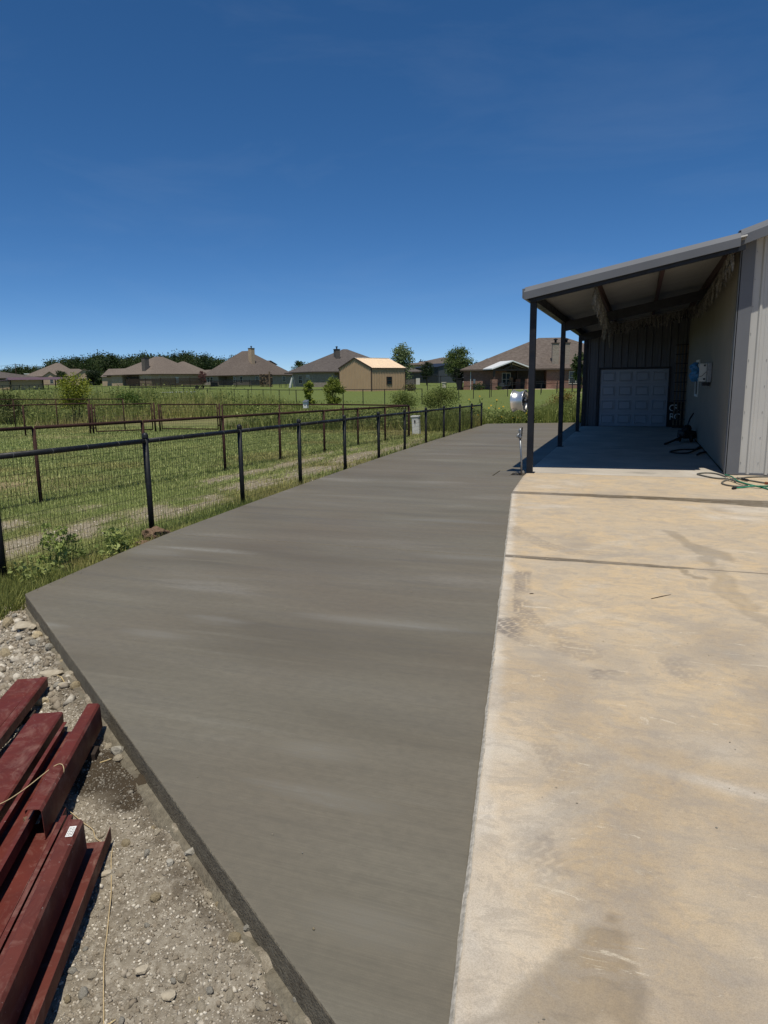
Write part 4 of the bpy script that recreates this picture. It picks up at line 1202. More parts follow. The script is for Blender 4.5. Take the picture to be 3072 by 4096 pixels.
# utility pedestal
zb = gz(-7.62, 24.9)
PD = thing('utility_pedestal', (-7.62, 24.9, zb), 'white plastic utility pedestal standing in the grass behind the black fence', 'pedestal')
ax3 = (np.array([0.998, 0.0, 0.05]), np.array([0, 1.0, 0]), np.array([-0.05, 0, 0.998]))
MB().box((-7.60, 24.9, zb + 0.30), (0.27, 0.22, 0.66), ax=ax3).build('housing', M['white'], PD, bevel=0.03)
MB().box((-7.625, 24.9, zb + 0.645), (0.31, 0.26, 0.07), ax=ax3).build('lid', M['white'], PD, bevel=0.02)
MB().box((-7.615, 24.785, zb + 0.47), (0.05, 0.012, 0.09), ax=ax3).build('lock', M['dark'], PD)
MB().box((-7.61, 24.786, zb + 0.38), (0.015, 0.01, 0.10), ax=ax3).build('hasp', M['galv'], PD)


# far field fences: posts and thin rails
def field_fence(label, px, D, hgt, two=False, pr=0.04, post_every=None):
    """px: list of photo columns, D: distances at those columns"""
    P = []
    for u, dd in zip(px, D):
        q = at(u, 1540, dd); P.append((q[0], q[1]))
    R_ = thing('field_fence', (*P[len(P) // 2], tz(*P[len(P) // 2])), label, 'fence')
    for i, (x, y) in enumerate(P):
        z = tz(x, y); MB().tube([(x, y, z - 0.2), (x, y, z + hgt)], pr, 6).build('post', M['dark'], R_)
    for i in range(len(P) - 1):
        for hh in ((hgt - 0.03,) if not two else (hgt - 0.03, hgt * 0.55)):
            a = (*P[i], tz(*P[i]) + hh); b = (*P[i + 1], tz(*P[i + 1]) + hh)
            MB().tube([a, b], pr * 0.8, 6).build('rail', M['dark'], R_)
    return R_


c2 = lambda x: 700 + x / 2.07
c1 = lambda x: x / 2.07
c3 = lambda x: 1200 + x / 2.07
c4 = lambda x: 1700 + x / 2.37
field_fence('dark pipe fence crossing the mown field before the tan shed', [c1(700), c1(745), c1(800), c1(843), c1(905), c1(968), c1(1037), c1(1107), c1(1180), c1(1247), c1(1303), c1(1362), c1(1432), c1(1513), c2(162), c2(267), c2(377), c2(487), c2(602), c2(727), c2(860), c2(1000), c3(355), c3(520), c3(700), c3(870), c3(1010)],
            [112, 109, 106, 103, 99, 96, 93, 90, 87, 84, 81.5, 79, 76.5, 74, 71.5, 69, 66.5, 64, 61.5, 59.5, 57.5, 56, 55, 54.5, 54, 54, 54], 1.18, pr=0.035)
field_fence('thin far fence behind the dark field fence', [c1(980), c1(1070), c1(1170), c1(1290), c1(1410), c2(70), c2(180), c2(288), c2(462), c2(632), c2(792), c2(944)], [128, 124, 120, 116, 112, 108, 104, 100, 96, 93, 90, 88], 1.2, pr=0.03)
field_fence('dark pipe fence below the lawn of the red brick house', [c4(320), c4(460), c4(615), c4(785), c4(940), c4(1100), c4(1250), c4(1395), c4(1560), c4(1800)], [64, 66, 68, 71, 74, 77, 80, 83, 86, 90], 1.18, pr=0.035)
field_fence('second dark fence rising behind the wheel rim', [c4(630), c4(830), c4(1105), c4(1255), c4(1400), c4(1560)], [70, 76, 84, 88, 92, 96], 1.3, pr=0.03)
field_fence('black yard fence between the small dark tree and the bin', [c3(952), c3(1055), c3(1165), c3(1300)], [92, 95, 98, 100], 2.0, pr=0.05)
field_fence('black horse fence in front of the long carport', [c1(0) - 60, c1(20), c1(80), c1(160), c1(240), c1(320), c1(400), c1(460)], [118, 120, 122, 124, 126, 128, 130, 131], 1.35, True, 0.05)

# ------------------------------------------------------------------ houses
class House:
    def __init__(s, label, u, D, phi, name='house', cat='house', vb=None):
        s.D = D; s.c = at(u, 1500, D); s.z = tz(s.c[0], s.c[1]) if vb is None else at(u, vb, D)[2]
        v = np.array([s.c[0], s.c[1]]) / D; rt = np.array([v[1], -v[0]])
        p = math.radians(phi)
        s.r = rt * math.cos(p) + v * math.sin(p)          # along the right face
        s.l = -rt * math.sin(p) + v * math.cos(p)         # along the left face (away)
        s.root = thing(name, (s.c[0], s.c[1], s.z), label, cat); s.phi = p; s.rt = rt; s.vw = v

    def P(s, a, b, z): q = s.c[:2] + s.r * a + s.l * b; return np.array([q[0], q[1], s.z + z])

    def zpx(s, u, v): return at(u, v, s.D)[2] - s.z

    def block(s, a0, a1, b0, b1, z0, z1, name, mat, parent=None):
        V = [s.P(a, b, z) for z in (z0, z1) for b in (b0, b1) for a in (a0, a1)]
        return MB().raw(V, [(0, 2, 3, 1), (4, 5, 7, 6), (0, 1, 5, 4), (2, 6, 7, 3), (0, 4, 6, 2), (1, 3, 7, 5)]).build(name, mat, parent or s.root)

    def hip(s, a0, a1, b0, b1, ze, zr, ra0, ra1, rb0, rb1, mat, name='roof', th=0.22, ov=0.5):
        a0 -= ov; a1 += ov; b0 -= ov; b1 += ov
        E = [s.P(a0, b0, ze), s.P(a1, b0, ze), s.P(a1, b1, ze), s.P(a0, b1, ze)]
        E2 = [s.P(a0, b0, ze - th), s.P(a1, b0, ze - th), s.P(a1, b1, ze - th), s.P(a0, b1, ze - th)]
        R0, R1 = s.P(ra0, rb0, zr), s.P(ra1, rb1, zr)
        along_a = abs(ra1 - ra0) >= abs(rb1 - rb0)
        V = E + [R0, R1]
        if along_a: Fc = [(0, 1, 5, 4), (1, 2, 5), (2, 3, 4, 5), (3, 0, 4)]
        else: Fc = [(0, 1, 4), (1, 2, 5, 4), (2, 3, 5), (3, 0, 4, 5)]
        Fc.append((3, 2, 1, 0))
        o = MB().raw(V, Fc).build(name, mat, s.root)
        f = MB()
        for i in range(4):
            j = (i + 1) % 4
            d = (E[j] - E[i]); d = d / np.linalg.norm(d); nrm = np.array([-d[1], d[0], 0]) * 0.05
            f.raw([E2[i], E2[j], E[j] - np.array([0, 0, .003]), E[i] - np.array([0, 0, .003]), E2[i] + nrm, E2[j] + nrm, E[j] + nrm - np.array([0, 0, .003]), E[i] + nrm - np.array([0, 0, .003])],
                  [(0, 1, 2, 3), (4, 7, 6, 5), (0, 4, 5, 1), (3, 2, 6, 7), (0, 3, 7, 4), (1, 5, 6, 2)])
        f.build('fascia', M['fascia'], o)
        return o

    def gable(s, a0, a1, b0, b1, z0, ze, zp, wall, roof, ov=0.4, walls=True):
        """gabled wing whose ridge runs along b, gable end at b0"""
        am = (a0 + a1) / 2
        if walls:
            V = [s.P(a0, b0, z0), s.P(a1, b0, z0), s.P(a1, b0, ze), s.P(am, b0, zp), s.P(a0, b0, ze)]
            W = [p + np.array([*(s.l * (b1 - b0)), 0]) for p in V]
            MB().raw(V + W, [(0, 1, 2, 3, 4), (9, 8, 7, 6, 5), (0, 5, 6, 1), (1, 6, 7, 2), (2, 7, 8, 3), (3, 8, 9, 4), (4, 9, 5, 0)]).build('wing_wall', wall, s.root)
        sl_ = (zp - ze) / (am - a0); mb = MB(); t_ = 0.16
        for sg, ae in ((-1, a0 - ov), (1, a1 + ov)):
            zee = ze - sl_ * ov + 0.03; zpp = zp + 0.03
            V = [s.P(ae, b0 - ov, zee), s.P(am, b0 - ov, zpp), s.P(am, b1, zpp), s.P(ae, b1, zee)]
            V2 = [p + np.array([0, 0, t_]) for p in V]
            q = [(0, 1, 2, 3), (7, 6, 5, 4), (0, 4, 5, 1), (1, 5, 6, 2), (2, 6, 7, 3), (3, 7, 4, 0)]
            mb.raw(V + V2, q)
        return mb.build('wing_roof', roof, s.root)

    def window(s, face, x, w, z0, z1, mat=None, frame=None, b=0.0, mull=1):
        """face 'r': along a at b; 'l': along b at a=b0"""
        e = 0.04
        if face == 'r': f = lambda a, d, z: s.P(x + a, b - d, z)
        else: f = lambda a, d, z: s.P(b - d, x + a, z)
        def bx(a0, a1, d0, d1, zz0, zz1):
            V = [f(a, d, z) for z in (zz0, zz1) for d in (d0, d1) for a in (a0, a1)]
            return V, [(0, 2, 3, 1), (4, 5, 7, 6), (0, 1, 5, 4), (2, 6, 7, 3), (0, 4, 6, 2), (1, 3, 7, 5)]
        g = MB(); g.raw(*bx(0, w, -0.02, 0.03, z0, z1)); g = g.build('window', mat or M['glass'], s.root)
        m = MB()
        for q in ((-0.08, 0, z0 - 0.08, z1 + 0.08), (w, w + 0.08, z0 - 0.08, z1 + 0.08), (0, w, z0 - 0.08, z0), (0, w, z1, z1 + 0.08)): m.raw(*bx(q[0], q[1], -0.02, 0.06, q[2], q[3]))
        m.raw(*bx(0.001, w - 0.001, 0.032, 0.05, (z0 + z1) / 2 - 0.03, (z0 + z1) / 2 + 0.03))
        for k in range(1, mull): m.raw(*bx(w * k / mull - 0.03, w * k / mull + 0.03, 0.033, 0.052, z0 + .002, z1 - .002))
        m.build('window_frame', frame or M['win_frame'], g)

    def chimney(s, a, b, w, z0, z1, mat, cap=True):
        c_ = s.block(a - w / 2, a + w / 2, b - w / 2, b + w / 2, z0, z1, 'chimney', mat)
        s.block(a - w / 2 - .08, a + w / 2 + .08, b - w / 2 - .08, b + w / 2 + .08, z1 + .001, z1 + 0.12, 'chimney_crown', M['fascia'], c_)
        if cap:
            p = s.P(a, b, z1 + 0.12)
            MB().lathe(p, (0, 0, 1), [(0.16, 0), (0.16, 0.35), (0.30, 0.38), (0.30, 0.5), (0.0, 0.62)], 8).build('chimney_cap', M['dark'], c_)

    def sw(s, px): return px * s.D / FPX


# --- house with the striped chimney, corner on (centre)
H3 = House('brown hip-roofed house with pale striped chimney and woodpile beside it', 1000, 206, 42)
wl = H3.sw(186) / math.sin(H3.phi); wr = H3.sw(172) / math.cos(H3.phi); ze = H3.zpx(1000, 1499)
for (a0, a1, b0, b1) in ((0, wr, 0.0, 7.2), (0.0 + 3.0, wr, 7.2, 13.6), (0, wr, 13.6, wl)): H3.block(a0, a1, b0, b1, -0.4, ze - 0.02, 'wall', M['brick_grey'])
H3.hip(0, wr, 0, wl, ze, ze + H3.sw(97), wr / 2 - 0.6, wr / 2 - 0.6, wl * 0.45, wl * 0.58, M['shingle'])
for b_ in (10.2,): MB().tube([H3.P(0.1, b_, -0.3), H3.P(0.1, b_, ze)], 0.09, 6).build('porch_post', M['dark_wood'], H3.root)
for b_ in (3.3, 6.2, 16.2, 17.8, 19.4): H3.window('l', b_, 0.8, 0.9, 2.3)
for a_ in (2.0, 12.6): H3.window('r', a_, 1.1, 0.9, 2.3)
H3.chimney(4.9, 4.4, 1.3, 1.0, ze + H3.sw(103), M['brick_tan'])
for a_, b_, hh in ((4.6, 3.2, 4.6), (11, 2.5, 3.0), (3.0, 12, 3.6)):
    MB().tube([H3.P(a_, b_, hh - 0.5), H3.P(a_, b_, hh + 0.5)], 0.08, 6).build('roof_vent', M['dark'], H3.root)
H3.gable(wr - 5.5, wr - 1.0, 6, 12, 2, ze + H3.sw(43), ze + H3.sw(56), M['brick_grey'], M['shingle'])

# --- house with the dark chimney (left of centre)
H2 = House('tan brick hip-roofed house with tall dark chimney and wooden patio screen', c1(1250), 217, 38)
wl = H2.sw(149) / math.sin(H2.phi); wr = H2.sw(193) / math.cos(H2.phi); ze = H2.zpx(c1(1250), 1495.5)
H2.block(0, wr, 0, wl * 0.28, -0.6, ze - 0.02, 'wall', M['brick_tan']); H2.block(3.4, wr, wl * 0.28, wl * 0.72, -0.6, ze - 0.02, 'wall', M['brick_tan']); H2.block(0, wr, wl * 0.72, wl, -0.6, ze - 0.02, 'wall', M['brick_tan'])
H2.hip(0, wr, 0, wl, ze, ze + H2.sw(68), wr * 0.42, wr * 0.56, wl * 0.40, wl * 0.40, M['shingle_tan'])
H2.block(0.3, 3.0, wl * 0.28, wl * 0.28 + 0.15, 0.0, ze - 0.3, 'patio_screen', M['dark_wood'])
for k in range(7): H2.block(-0.14, -0.02, wl * 0.30, wl * 0.62, 0.2 + k * 0.36, 0.48 + k * 0.36, 'patio_slat', M['dark_wood'])
H2.chimney(1.6, 4.2, 1.5, 1.0, ze + H2.sw(60), M['brick_dark'], True)
H2.window('r', 8.5, 1.3, 0.9, 2.4, M['white'])
H2.gable(wr * 0.05, wr * 0.05 + 5, wl + 0.2, wl + 6, -0.4, ze - 0.3, ze + H2.sw(22), M['brick_tan'], M['shingle_tan'])
H2.hip(-0.2, 6, wl * 0.66, wl + 2.5, ze - 0.05, ze + H2.sw(24), 2.5, 2.5, wl * 0.76, wl * 0.9, M['shingle_tan'], 'wing_roof')
for a_, hh in ((11, 3.5), (12.2, 3.5)): MB().tube([H2.P(a_, 2.0, hh), H2.P(a_, 2.0, hh + 1.4)], 0.1, 6).build('roof_vent', M['dark'], H2.root)

H2b = House('far brown-roofed house peeking out behind the tan brick house', 782, 285, 30)
ze = H2b.zpx(782, 1497); H2b.block(-9, 9, 0, 14, -0.8, ze, 'wall', M['brick_grey'])
H2b.hip(-12, 7.5, 0, 14, ze, H2b.zpx(782, 1444), -1.5, -0.5, 7, 7, M['shingle_tan'])
H2b.gable(4.0, 8.5, -2.5, 3, 0, ze - 0.2, H2b.zpx(782, 1481), M['brick_red'], M['shingle_tan']); H2b.chimney(-7.0, 6, 1.2, 2, H2b.zpx(782, 1446), M['brick_red'])

# --- far left house with two gables
H1 = House('far tan house with two front gables and shuttered windows', 225, 295, 0)
s1 = lambda px: H1.sw(px / 4.1475)
ze = H1.zpx(225, 1504.5)
H1.block(s1(-380), s1(330), 2, 16, -0.8, ze, 'wall', M['brick_tan'])
H1.hip(s1(-430), s1(340), 2, 18, ze, H1.zpx(225, 1449), s1(10), s1(60), 10, 10, M['shingle_tan'])
H1.hip(s1(100), s1(520), 4, 16, ze, H1.zpx(225, 1474), s1(180), s1(330), 9, 9, M['shingle_tan'], 'wing_roof')
H1.gable(s1(-180), s1(0), 0.5, 7, -0.8, ze, H1.zpx(225, 1487), M['brick_tan'], M['shingle_tan'])
H1.gable(s1(250), s1(530), -1.5, 7, -0.8, ze, H1.zpx(225, 1477.5), M['brick_tan'], M['shingle_tan'])
for x_ in (s1(352), s1(478)):
    H1.window('r', x_, s1(62), 0.3, 0.3 + s1(82), None, None, -1.5)
    for e_ in (-0.75, s1(62) + 0.12): H1.block(x_ + e_, x_ + e_ + 0.62, -1.62, -1.53, 0.2, 0.35 + s1(82), 'shutter', M['dark'])
H1.window('r', s1(430), s1(50), H1.zpx(225, 1492), H1.zpx(225, 1484), None, None, -1.5)
H1.window('r', s1(-90), s1(40), 0.8, 2.2, None, None, 0.5)

# --- grey brick house behind the tan shed
H4 = House('grey brick house with dark metal-capped chimney behind the tan shed', c2(1140), 150, 24)
ze = H4.zpx(c2(1140), 1486); wl = H4.sw(83) / math.sin(H4.phi); 
H4.block(0, 5.0, 0, wl, -0.5, ze - 0.02, 'wall', M['brick_grey']); H4.block(5.0, 23, 5.5, 19, -0.5, ze - 0.02, 'wall', M['brick_grey'])
H4.block(5.0, 9.6, 3.2, 5.49, -0.5, ze - 0.02, 'wall', M['brick_grey'])
H4.hip(0, 12.5, 0, wl, ze, H4.zpx(c2(1140), 1435.5), 3.5, 9.6, wl / 2, wl / 2, M['shingle_grey'], ov=0.6)
H4.hip(3.0, 23.5, 2.6, 21, ze + 0.02, H4.zpx(1461, 1382.5), 12.6, 13.6, 11, 11, M['shingle_grey'], 'main_roof', ov=0.6)
H4.chimney(9.3, 7.5, 1.05, 3.0, H4.zpx(1367, 1389), M['brick_dark'])
for b_ in (1.6, 5.6): H4.window('l', b_, 1.7, 0.8, 2.4, None, M['win_frame'], 0.0, 2)
for k in range(6): H4.window('r', 6.2 + k * 2.9, 0.9, 0.8, 2.3, None, None, 5.5 if k > 1 else 3.2)

# --- red brick house on the right
H5 = House('red brick house with white-roofed timber porch on the right', c4(365), 104, 0)
s5 = lambda px: H5.sw((px - 365) / 2.37)
ze = H5.zpx(c4(500), 1250 + 540 / 2.37); zr = H5.zpx(c4(1090), 1250 + 207 / 2.37)
H5.block(0, s5(760), 0, 16, -0.5, ze - 0.02, 'wall', M['brick_red']); H5.block(s5(760), s5(1120), 3.5, 16, -0.5, ze - 0.02, 'wall', M['brick_dark'])
H5.block(s5(1120), s5(2050), 0.02, 16, -0.5, ze - 0.02, 'wall', M['brick_red'])
H5.hip(0, s5(2050), 0, 17, ze, zr, s5(1095), s5(1350), 8.5, 8.5, M['shingle'])
H5.hip(0.6, 9.5, 6, 15.5, ze - 0.02, H5.zpx(c4(600), 1250 + 425 / 2.37) + 0.15, s5(600), s5(640), 10.2, 10.2, M['shingle'], 'wing_roof')
for a_ in (s5(1200), s5(1298)):
    H5.chimney(a_, 1.1, 0.9, ze - 0.3, H5.zpx(c4(1195), 1250 + 290 / 2.37), M['brick_grey'])
for x_ in (s5(722),): H5.window('r', x_, s5(790) - x_, 0.6, 2.25, None, M['win_frame'], 0.0, 2)
for x_ in (s5(1325), s5(1385)): H5.window('r', x_, s5(1378) - s5(1325), 0.75, 2.35, None, M['win_frame'], 0.02)
H5.block(s5(640), s5(1180), -3.2, 0.0, -0.3, 0.02, 'patio', M['old'])
MB().tube([H5.P(s5(431), -0.06, 0.0), H5.P(s5(431), -0.06, ze - 0.2)], 0.05, 6).build('downspout', M['white'], H5.root)
H5.block(s5(455), s5(475), -0.16, -0.01, 0.9, 1.5, 'meter_box', M['galv'])
# timber porch, turned so that its right slope shows
PO = House('timber gable porch with white metal roof on brick piers', c4(648), 100.5, 20, 'gable_porch', 'porch', vb=1250 + 700 / 2.37)
wp = PO.sw((985 - 648) / 2.37) / math.cos(PO.phi); dpz = 4.6
pze = PO.zpx(c4(648), 1250 + 535 / 2.37); pzp = PO.zpx(c4(840), 1250 + 466 / 2.37)
PO.gable(0, wp, 0, dpz, 0, pze, pzp, None, M['white_metal'], 0.35, False)
for a_ in (0.15, wp - 0.15):
    for b_ in (0.15, dpz - 0.3):
        PO.block(a_ - 0.13, a_ + 0.13, b_ - 0.13, b_ + 0.13, 0.95, pze - 0.02, 'porch_post', M['brown_trim'])
        PO.block(a_ - 0.38, a_ + 0.38, b_ - 0.38, b_ + 0.38, -0.6, 0.95, 'brick_pier', M['brick_red'])
PO.block(0, wp, 0.05, 0.25, pze - 0.28, pze - 0.03, 'tie_beam', M['brown_trim'])
for k, (aa, za_, ab, zb2) in enumerate(((wp * .5, pze, wp * .5, pzp - .1), (wp * .3, pze, wp * .5, pzp - .5), (wp * .7, pze, wp * .5, pzp - .5), (wp * .05, pze, wp * .5, pzp - .05), (wp * .95, pze, wp * .5, pzp - .05))):
    MB().bar(PO.P(aa, 0.12, za_), PO.P(ab, 0.12, zb2), 0.16, 0.16).build('truss_member', M['brown_trim'], PO.root)
for b_ in (0.3, 2.2, dpz - 0.1): PO.block(0.02, wp - 0.02, b_, b_ + 0.12, pze - 0.22, pze - 0.05, 'ceiling_joist', M['brown_trim'])
# porch chair and planters
q = PO.P(wp * 0.62, 2.0, 0.0)
CH = thing('porch_chair', q, 'wooden armchair standing in the shaded porch', 'chair')
MB().box(q + [0, 0, .45], (.55, .55, .06)).build('seat', M['wood'], CH); MB().box(q + [0, .27, .85], (.5, .05, .6)).build('backrest', M['wood'], CH)
for i in (-1, 1):
    for j_ in (-1, 1): MB().box(q + [i * .25, j_ * .25, .25], (.06, .06, .7 if j_ < 0 else .5)).build('leg', M['wood'], CH)
q = PO.P(wp * 0.25, 0.6, -0.1)
tag(MB().box(q + [0, 0, .28], (.9, .5, .55)).build('cooler_box', M['charcoal'], None, bevel=.05), 'dark storage box on the porch floor beside the window', 'box')
q = H5.P(s5(485), -0.8, 0)
tag(MB().box(q + [0, 0, .22], (.8, .8, .55)).build('air_conditioner', M['galv'], None, bevel=.04), 'grey air conditioner unit against the red brick wall', 'air conditioner')
q = H5.P(s5(330), -0.6, 0)
BN = thing('wheelie_bin', q, 'black wheelie bin at the corner of the red brick house', 'bin')
MB().raw([q + np.array(v) for v in [(-.3, -.35, 0.05), (.3, -.35, .05), (.3, .35, .05), (-.3, .35, .05), (-.42, -.45, 1.5), (.42, -.45, 1.5), (.42, .45, 1.6), (-.42, .45, 1.6)]], [(0, 3, 2, 1), (4, 5, 6, 7), (0, 1, 5, 4), (1, 2, 6, 5), (2, 3, 7, 6), (3, 0, 4, 7)]).build('body', M['dark'], BN)
MB().box(q + [0, 0, 1.6], (.95, 1.0, .1)).build('lid', M['dark'], BN)
for i in (-1, 1): MB().lathe(q + [i * .35, .35, .12], (1, 0, 0), [(0, -.03), (.14, -.03), (.14, .03), (0, .03)], 10).build('wheel', M['dark'], BN)

# --- tan metal shed
TS = House('tan ribbed metal shed with small window and pale roof', c3(591), 100, 45, 'metal_shed', 'shed')
wl = TS.sw(271 / 2.07) / math.sin(TS.phi); wr = TS.sw(287 / 2.07) / math.cos(TS.phi)
ze = TS.zpx(c3(591), 1300 + 352 / 2.07); zp = TS.zpx(c3(450), 1300 + 283 / 2.07) + 0.25
n3 = np.array([*(-TS.l), 0]); nl = np.array([*(-TS.r), 0])


def rib_wall(H, face, L, z0, ztop, mat, npan):
    for k in range(npan):
        s0, s1_ = L * k / npan, L * (k + 1) / npan
        P = rib_profile(s1_ - s0, 0.32, 0.06, 0.07, 0.14, 0.0); V = []; Fc = []
        for s_, h in P:
            q = H.P(s0 + s_, -h, z0) if face == 'r' else H.P(-h, s0 + s_, z0)
            V += [q, np.array([q[0], q[1], H.z + ztop(s0 + s_)])]
        for i in range(len(P) - 1): Fc.append((2 * i, 2 * i + 2, 2 * i + 3, 2 * i + 1))
        mk('wall_panel', np.array(V), Fc, mat, H.root)


gabz = lambda s_: ze + (zp - ze) * (1 - abs(s_ - wl / 2) / (wl / 2)) - 0.05
rib_wall(TS, 'r', wr, -0.3, lambda s_: ze - 0.05, M['tan_metal'], 7); rib_wall(TS, 'l', wl, -0.3, gabz, M['tan_metal'], 7)
TS.block(0.05, wr, 0.05, wl, -0.3, ze - 0.1, 'frame', M['tan_metal'])
for a_, b_ in ((-0.06, -0.06), (wr - 0.06, -0.06), (-0.06, wl - 0.06)): TS.block(a_, a_ + 0.12, b_, b_ + 0.12, -0.3, ze - 0.03, 'corner_trim', M['brown_trim'])
# roof: ridge along a at b = wl/2
for sgn in (0, 1):
    npn = 7
    for k in range(npn):
        a0, a1 = -0.12 + (wr + 0.24) * k / npn, -0.12 + (wr + 0.24) * (k + 1) / npn
        P = rib_profile(a1 - a0, 0.305, 0.035, 0.04, 0.09, 0.0); V = []; Fc = []
        for s_, h in P:
            be = -0.15 if sgn == 0 else wl + 0.15
            V += [TS.P(a0 + s_, be, ze - 0.03 + h), TS.P(a0 + s_, wl / 2, zp + h)]
        for i in range(len(P) - 1): Fc.append((2 * i, 2 * i + 2, 2 * i + 3, 2 * i + 1))
        mk('roof_sheet', np.array(V), Fc, M['tan_roof'], TS.root)
TS.block(-0.13, wr + 0.13, wl / 2 - 0.12, wl / 2 + 0.12, zp + 0.02, zp + 0.07, 'ridge_cap', M['white_metal'])
TS.block(-0.12, wr + 0.12, -0.17, -0.13, ze - 0.16, ze - 0.035, 'eave_trim', M['brown_trim'])
for b0, b1 in ((-0.15, wl / 2), (wl + 0.15, wl / 2)):
    MB().bar(TS.P(-0.13, b0, ze - 0.04), TS.P(-0.13, b1, zp - 0.01), 0.04, 0.16).build('rake_trim', M['brown_trim'], TS.root)
aw = wr * (720 - 593) / 287.; TS.window('r', aw, TS.sw(38 / 2.07) / math.cos(TS.phi), TS.zpx(c3(740), 1300 + 487 / 2.07), TS.zpx(c3(740), 1300 + 432 / 2.07), None, M['brown_trim'], -0.045)

# --- far buildings between the trees
HB = House('dark charcoal metal barn with black roof behind the small tree', c3(1140), 190, 30, 'metal_barn', 'barn')
ze = HB.zpx(c3(1140), 1300 + 350 / 2.07)
HB.block(-0.0, 9.5, 0, 12, -0.6, ze, 'wall', M['charcoal']); HB.gable(0, 9.5, -0.2, 12.2, -0.5, ze, HB.zpx(c3(1140), 1300 + 318 / 2.07), M['charcoal'], M['black_roof'], 0.3)
HB.block(5.9, 8.6, -0.3, -0.23, 0.1, 2.9, 'roller_door', M['white']); HB.block(-0.08, 0.08, -0.35, -0.22, -0.4, ze, 'corner_trim', M['black_roof'])
HD = House('far brown hip-roofed house above the charcoal barn', c3(1150), 262, 0)
HD.block(-9, 8, 0, 12, -0.5, HD.zpx(c3(1150), 1300 + 325 / 2.07), 'wall', M['brick_tan'])
HD.hip(-10, 9, 0, 13, HD.zpx(c3(1150), 1300 + 322 / 2.07), HD.zpx(c3(1150), 1300 + 265 / 2.07), 1, 4, 6, 6, M['shingle'])
HD2 = House('dark grey house with white stone corner behind the cottonwood', c3(990), 168, 20)
ze = HD2.zpx(c3(990), 1300 + 385 / 2.07)
HD2.block(-9, 0, 0, 9, -0.5, ze, 'wall', M['brick_dark']); HD2.hip(-9.5, 0.6, 0, 9, ze, HD2.zpx(c3(940), 1300 + 325 / 2.07), -4.5, -3.5, 4.5, 4.5, M['shingle_grey'])
HD2.block(-0.9, 0.06, -0.06, 0.6, -0.5, 1.5, 'stone_base', M['stone_white'])
HD3 = House('low far roof with a small chimney beyond the cottonwood', c3(985), 240, 0)
HD3.block(-5, 5, 0, 9, -0.5, HD3.zpx(c3(985), 1300 + 330 / 2.07), 'wall', M['brick_tan']); HD3.hip(-6, 6, 0, 10, HD3.zpx(c3(985), 1300 + 328 / 2.07), HD3.zpx(c3(985), 1300 + 310 / 2.07), -4, 5, 5, 5, M['shingle']); HD3.chimney(0.6, 4, 1.2, 2, HD3.zpx(c3(990), 1300 + 300 / 2.07), M['brick_tan'])

# --- long carport at far left
CP = House('long low carport with maroon metal roof and beige walls', 38, 168, 6, 'carport', 'carport')
s6 = lambda px: CP.sw((px - 158) / 4.1475)
ze = CP.zpx(38, 1450 + 290 / 4.1475); zp = CP.zpx(38, 1450 + 246 / 4.1475)
CP.block(0, s6(595), 0.3, 5.5, -0.4, ze - 0.05, 'wall', M['tan_metal'])
for x_ in (0.0, s6(590), s6(760), s6(900)): CP.block(x_ - .1, x_ + .1, -0.15, .05, -0.4, ze, 'post', M['dark'])
E_ = [CP.P(-0.3, -0.7, ze), CP.P(s6(1000), -0.7, ze), CP.P(s6(1000), 6.2, ze), CP.P(-0.3, 6.2, ze)]
MB().raw(E_ + [CP.P(-0.3, 2.75, zp), CP.P(s6(960), 2.75, zp)], [(0, 1, 5, 4), (2, 3, 4, 5), (0, 4, 3), (1, 2, 5), (3, 2, 1, 0)]).build('roof', M['maroon_roof'], CP.root)
CP.block(-3.2, -0.02, 0.3, 5.4, -0.4, ze - 0.3, 'end_wall', M['tan_metal'])
MB().raw([CP.P(-3.5, -0.1, ze - .35), CP.P(-0.32, -0.1, ze - .02), CP.P(-0.32, 5.8, ze - .02), CP.P(-3.5, 5.8, ze - .35), CP.P(-3.5, -0.1, ze - .27), CP.P(-0.32, -0.1, ze + .06), CP.P(-0.32, 5.8, ze + .06), CP.P(-3.5, 5.8, ze - .27)], [(0, 3, 2, 1), (4, 5, 6, 7), (0, 1, 5, 4), (1, 2, 6, 5), (2, 3, 7, 6), (3, 0, 4, 7)]).build('end_roof', M['maroon_roof'], CP.root)
HL = House('dark-roofed building left of the long carport', -40, 205, 0)
HL.block(-6, 7, 0, 10, -0.4, HL.zpx(-40, 1514), 'wall', M['brick_dark']); HL.hip(-6, 11.2, 0, 10, HL.zpx(-40, 1512), HL.zpx(-40, 1482), 0, 1, 5, 5, M['shingle_grey'])
WT = House('small white building behind the far tan house', 128, 325, 0, 'white_outbuilding', 'shed')
WT.block(-2.5, 4.0, 0, 4, -0.5, WT.zpx(128, 1497), 'wall', M['white']); WT.block(-2.9, 4.6, -0.4, 4.4, WT.zpx(128, 1497) + .01, WT.zpx(128, 1494), 'roof', M['white_metal'])

# --- yard things in the middle distance
def slat_fence(label, u0, u1, D0, D1, z0, z1, n, mat):
    a = at(u0, 1540, D0); b = at(u1, 1540, D1); za_, zb2 = tz(a[0], a[1]), tz(b[0], b[1])
    R_ = thing('slat_fence', ((a[0] + b[0]) / 2, (a[1] + b[1]) / 2, (za_ + zb2) / 2), label, 'fence')
    for k in range(n):
        zz = z0 + (z1 - z0) * (k + 0.5) / n; MB().bar((a[0], a[1], za_ + zz), (b[0], b[1], zb2 + zz), 0.05, (z1 - z0) / n * 0.72).build('slat', mat, R_)
    m_ = max(2, int(np.hypot(*(b - a)[:2]) / 3))
    for k in range(m_ + 1):
        p = a + (b - a) * k / m_; z = za_ + (zb2 - za_) * k / m_
        MB().box((p[0], p[1] + 0.09, z + z1 / 2), (.12, .1, z1 + .3)).build('post', mat, R_)


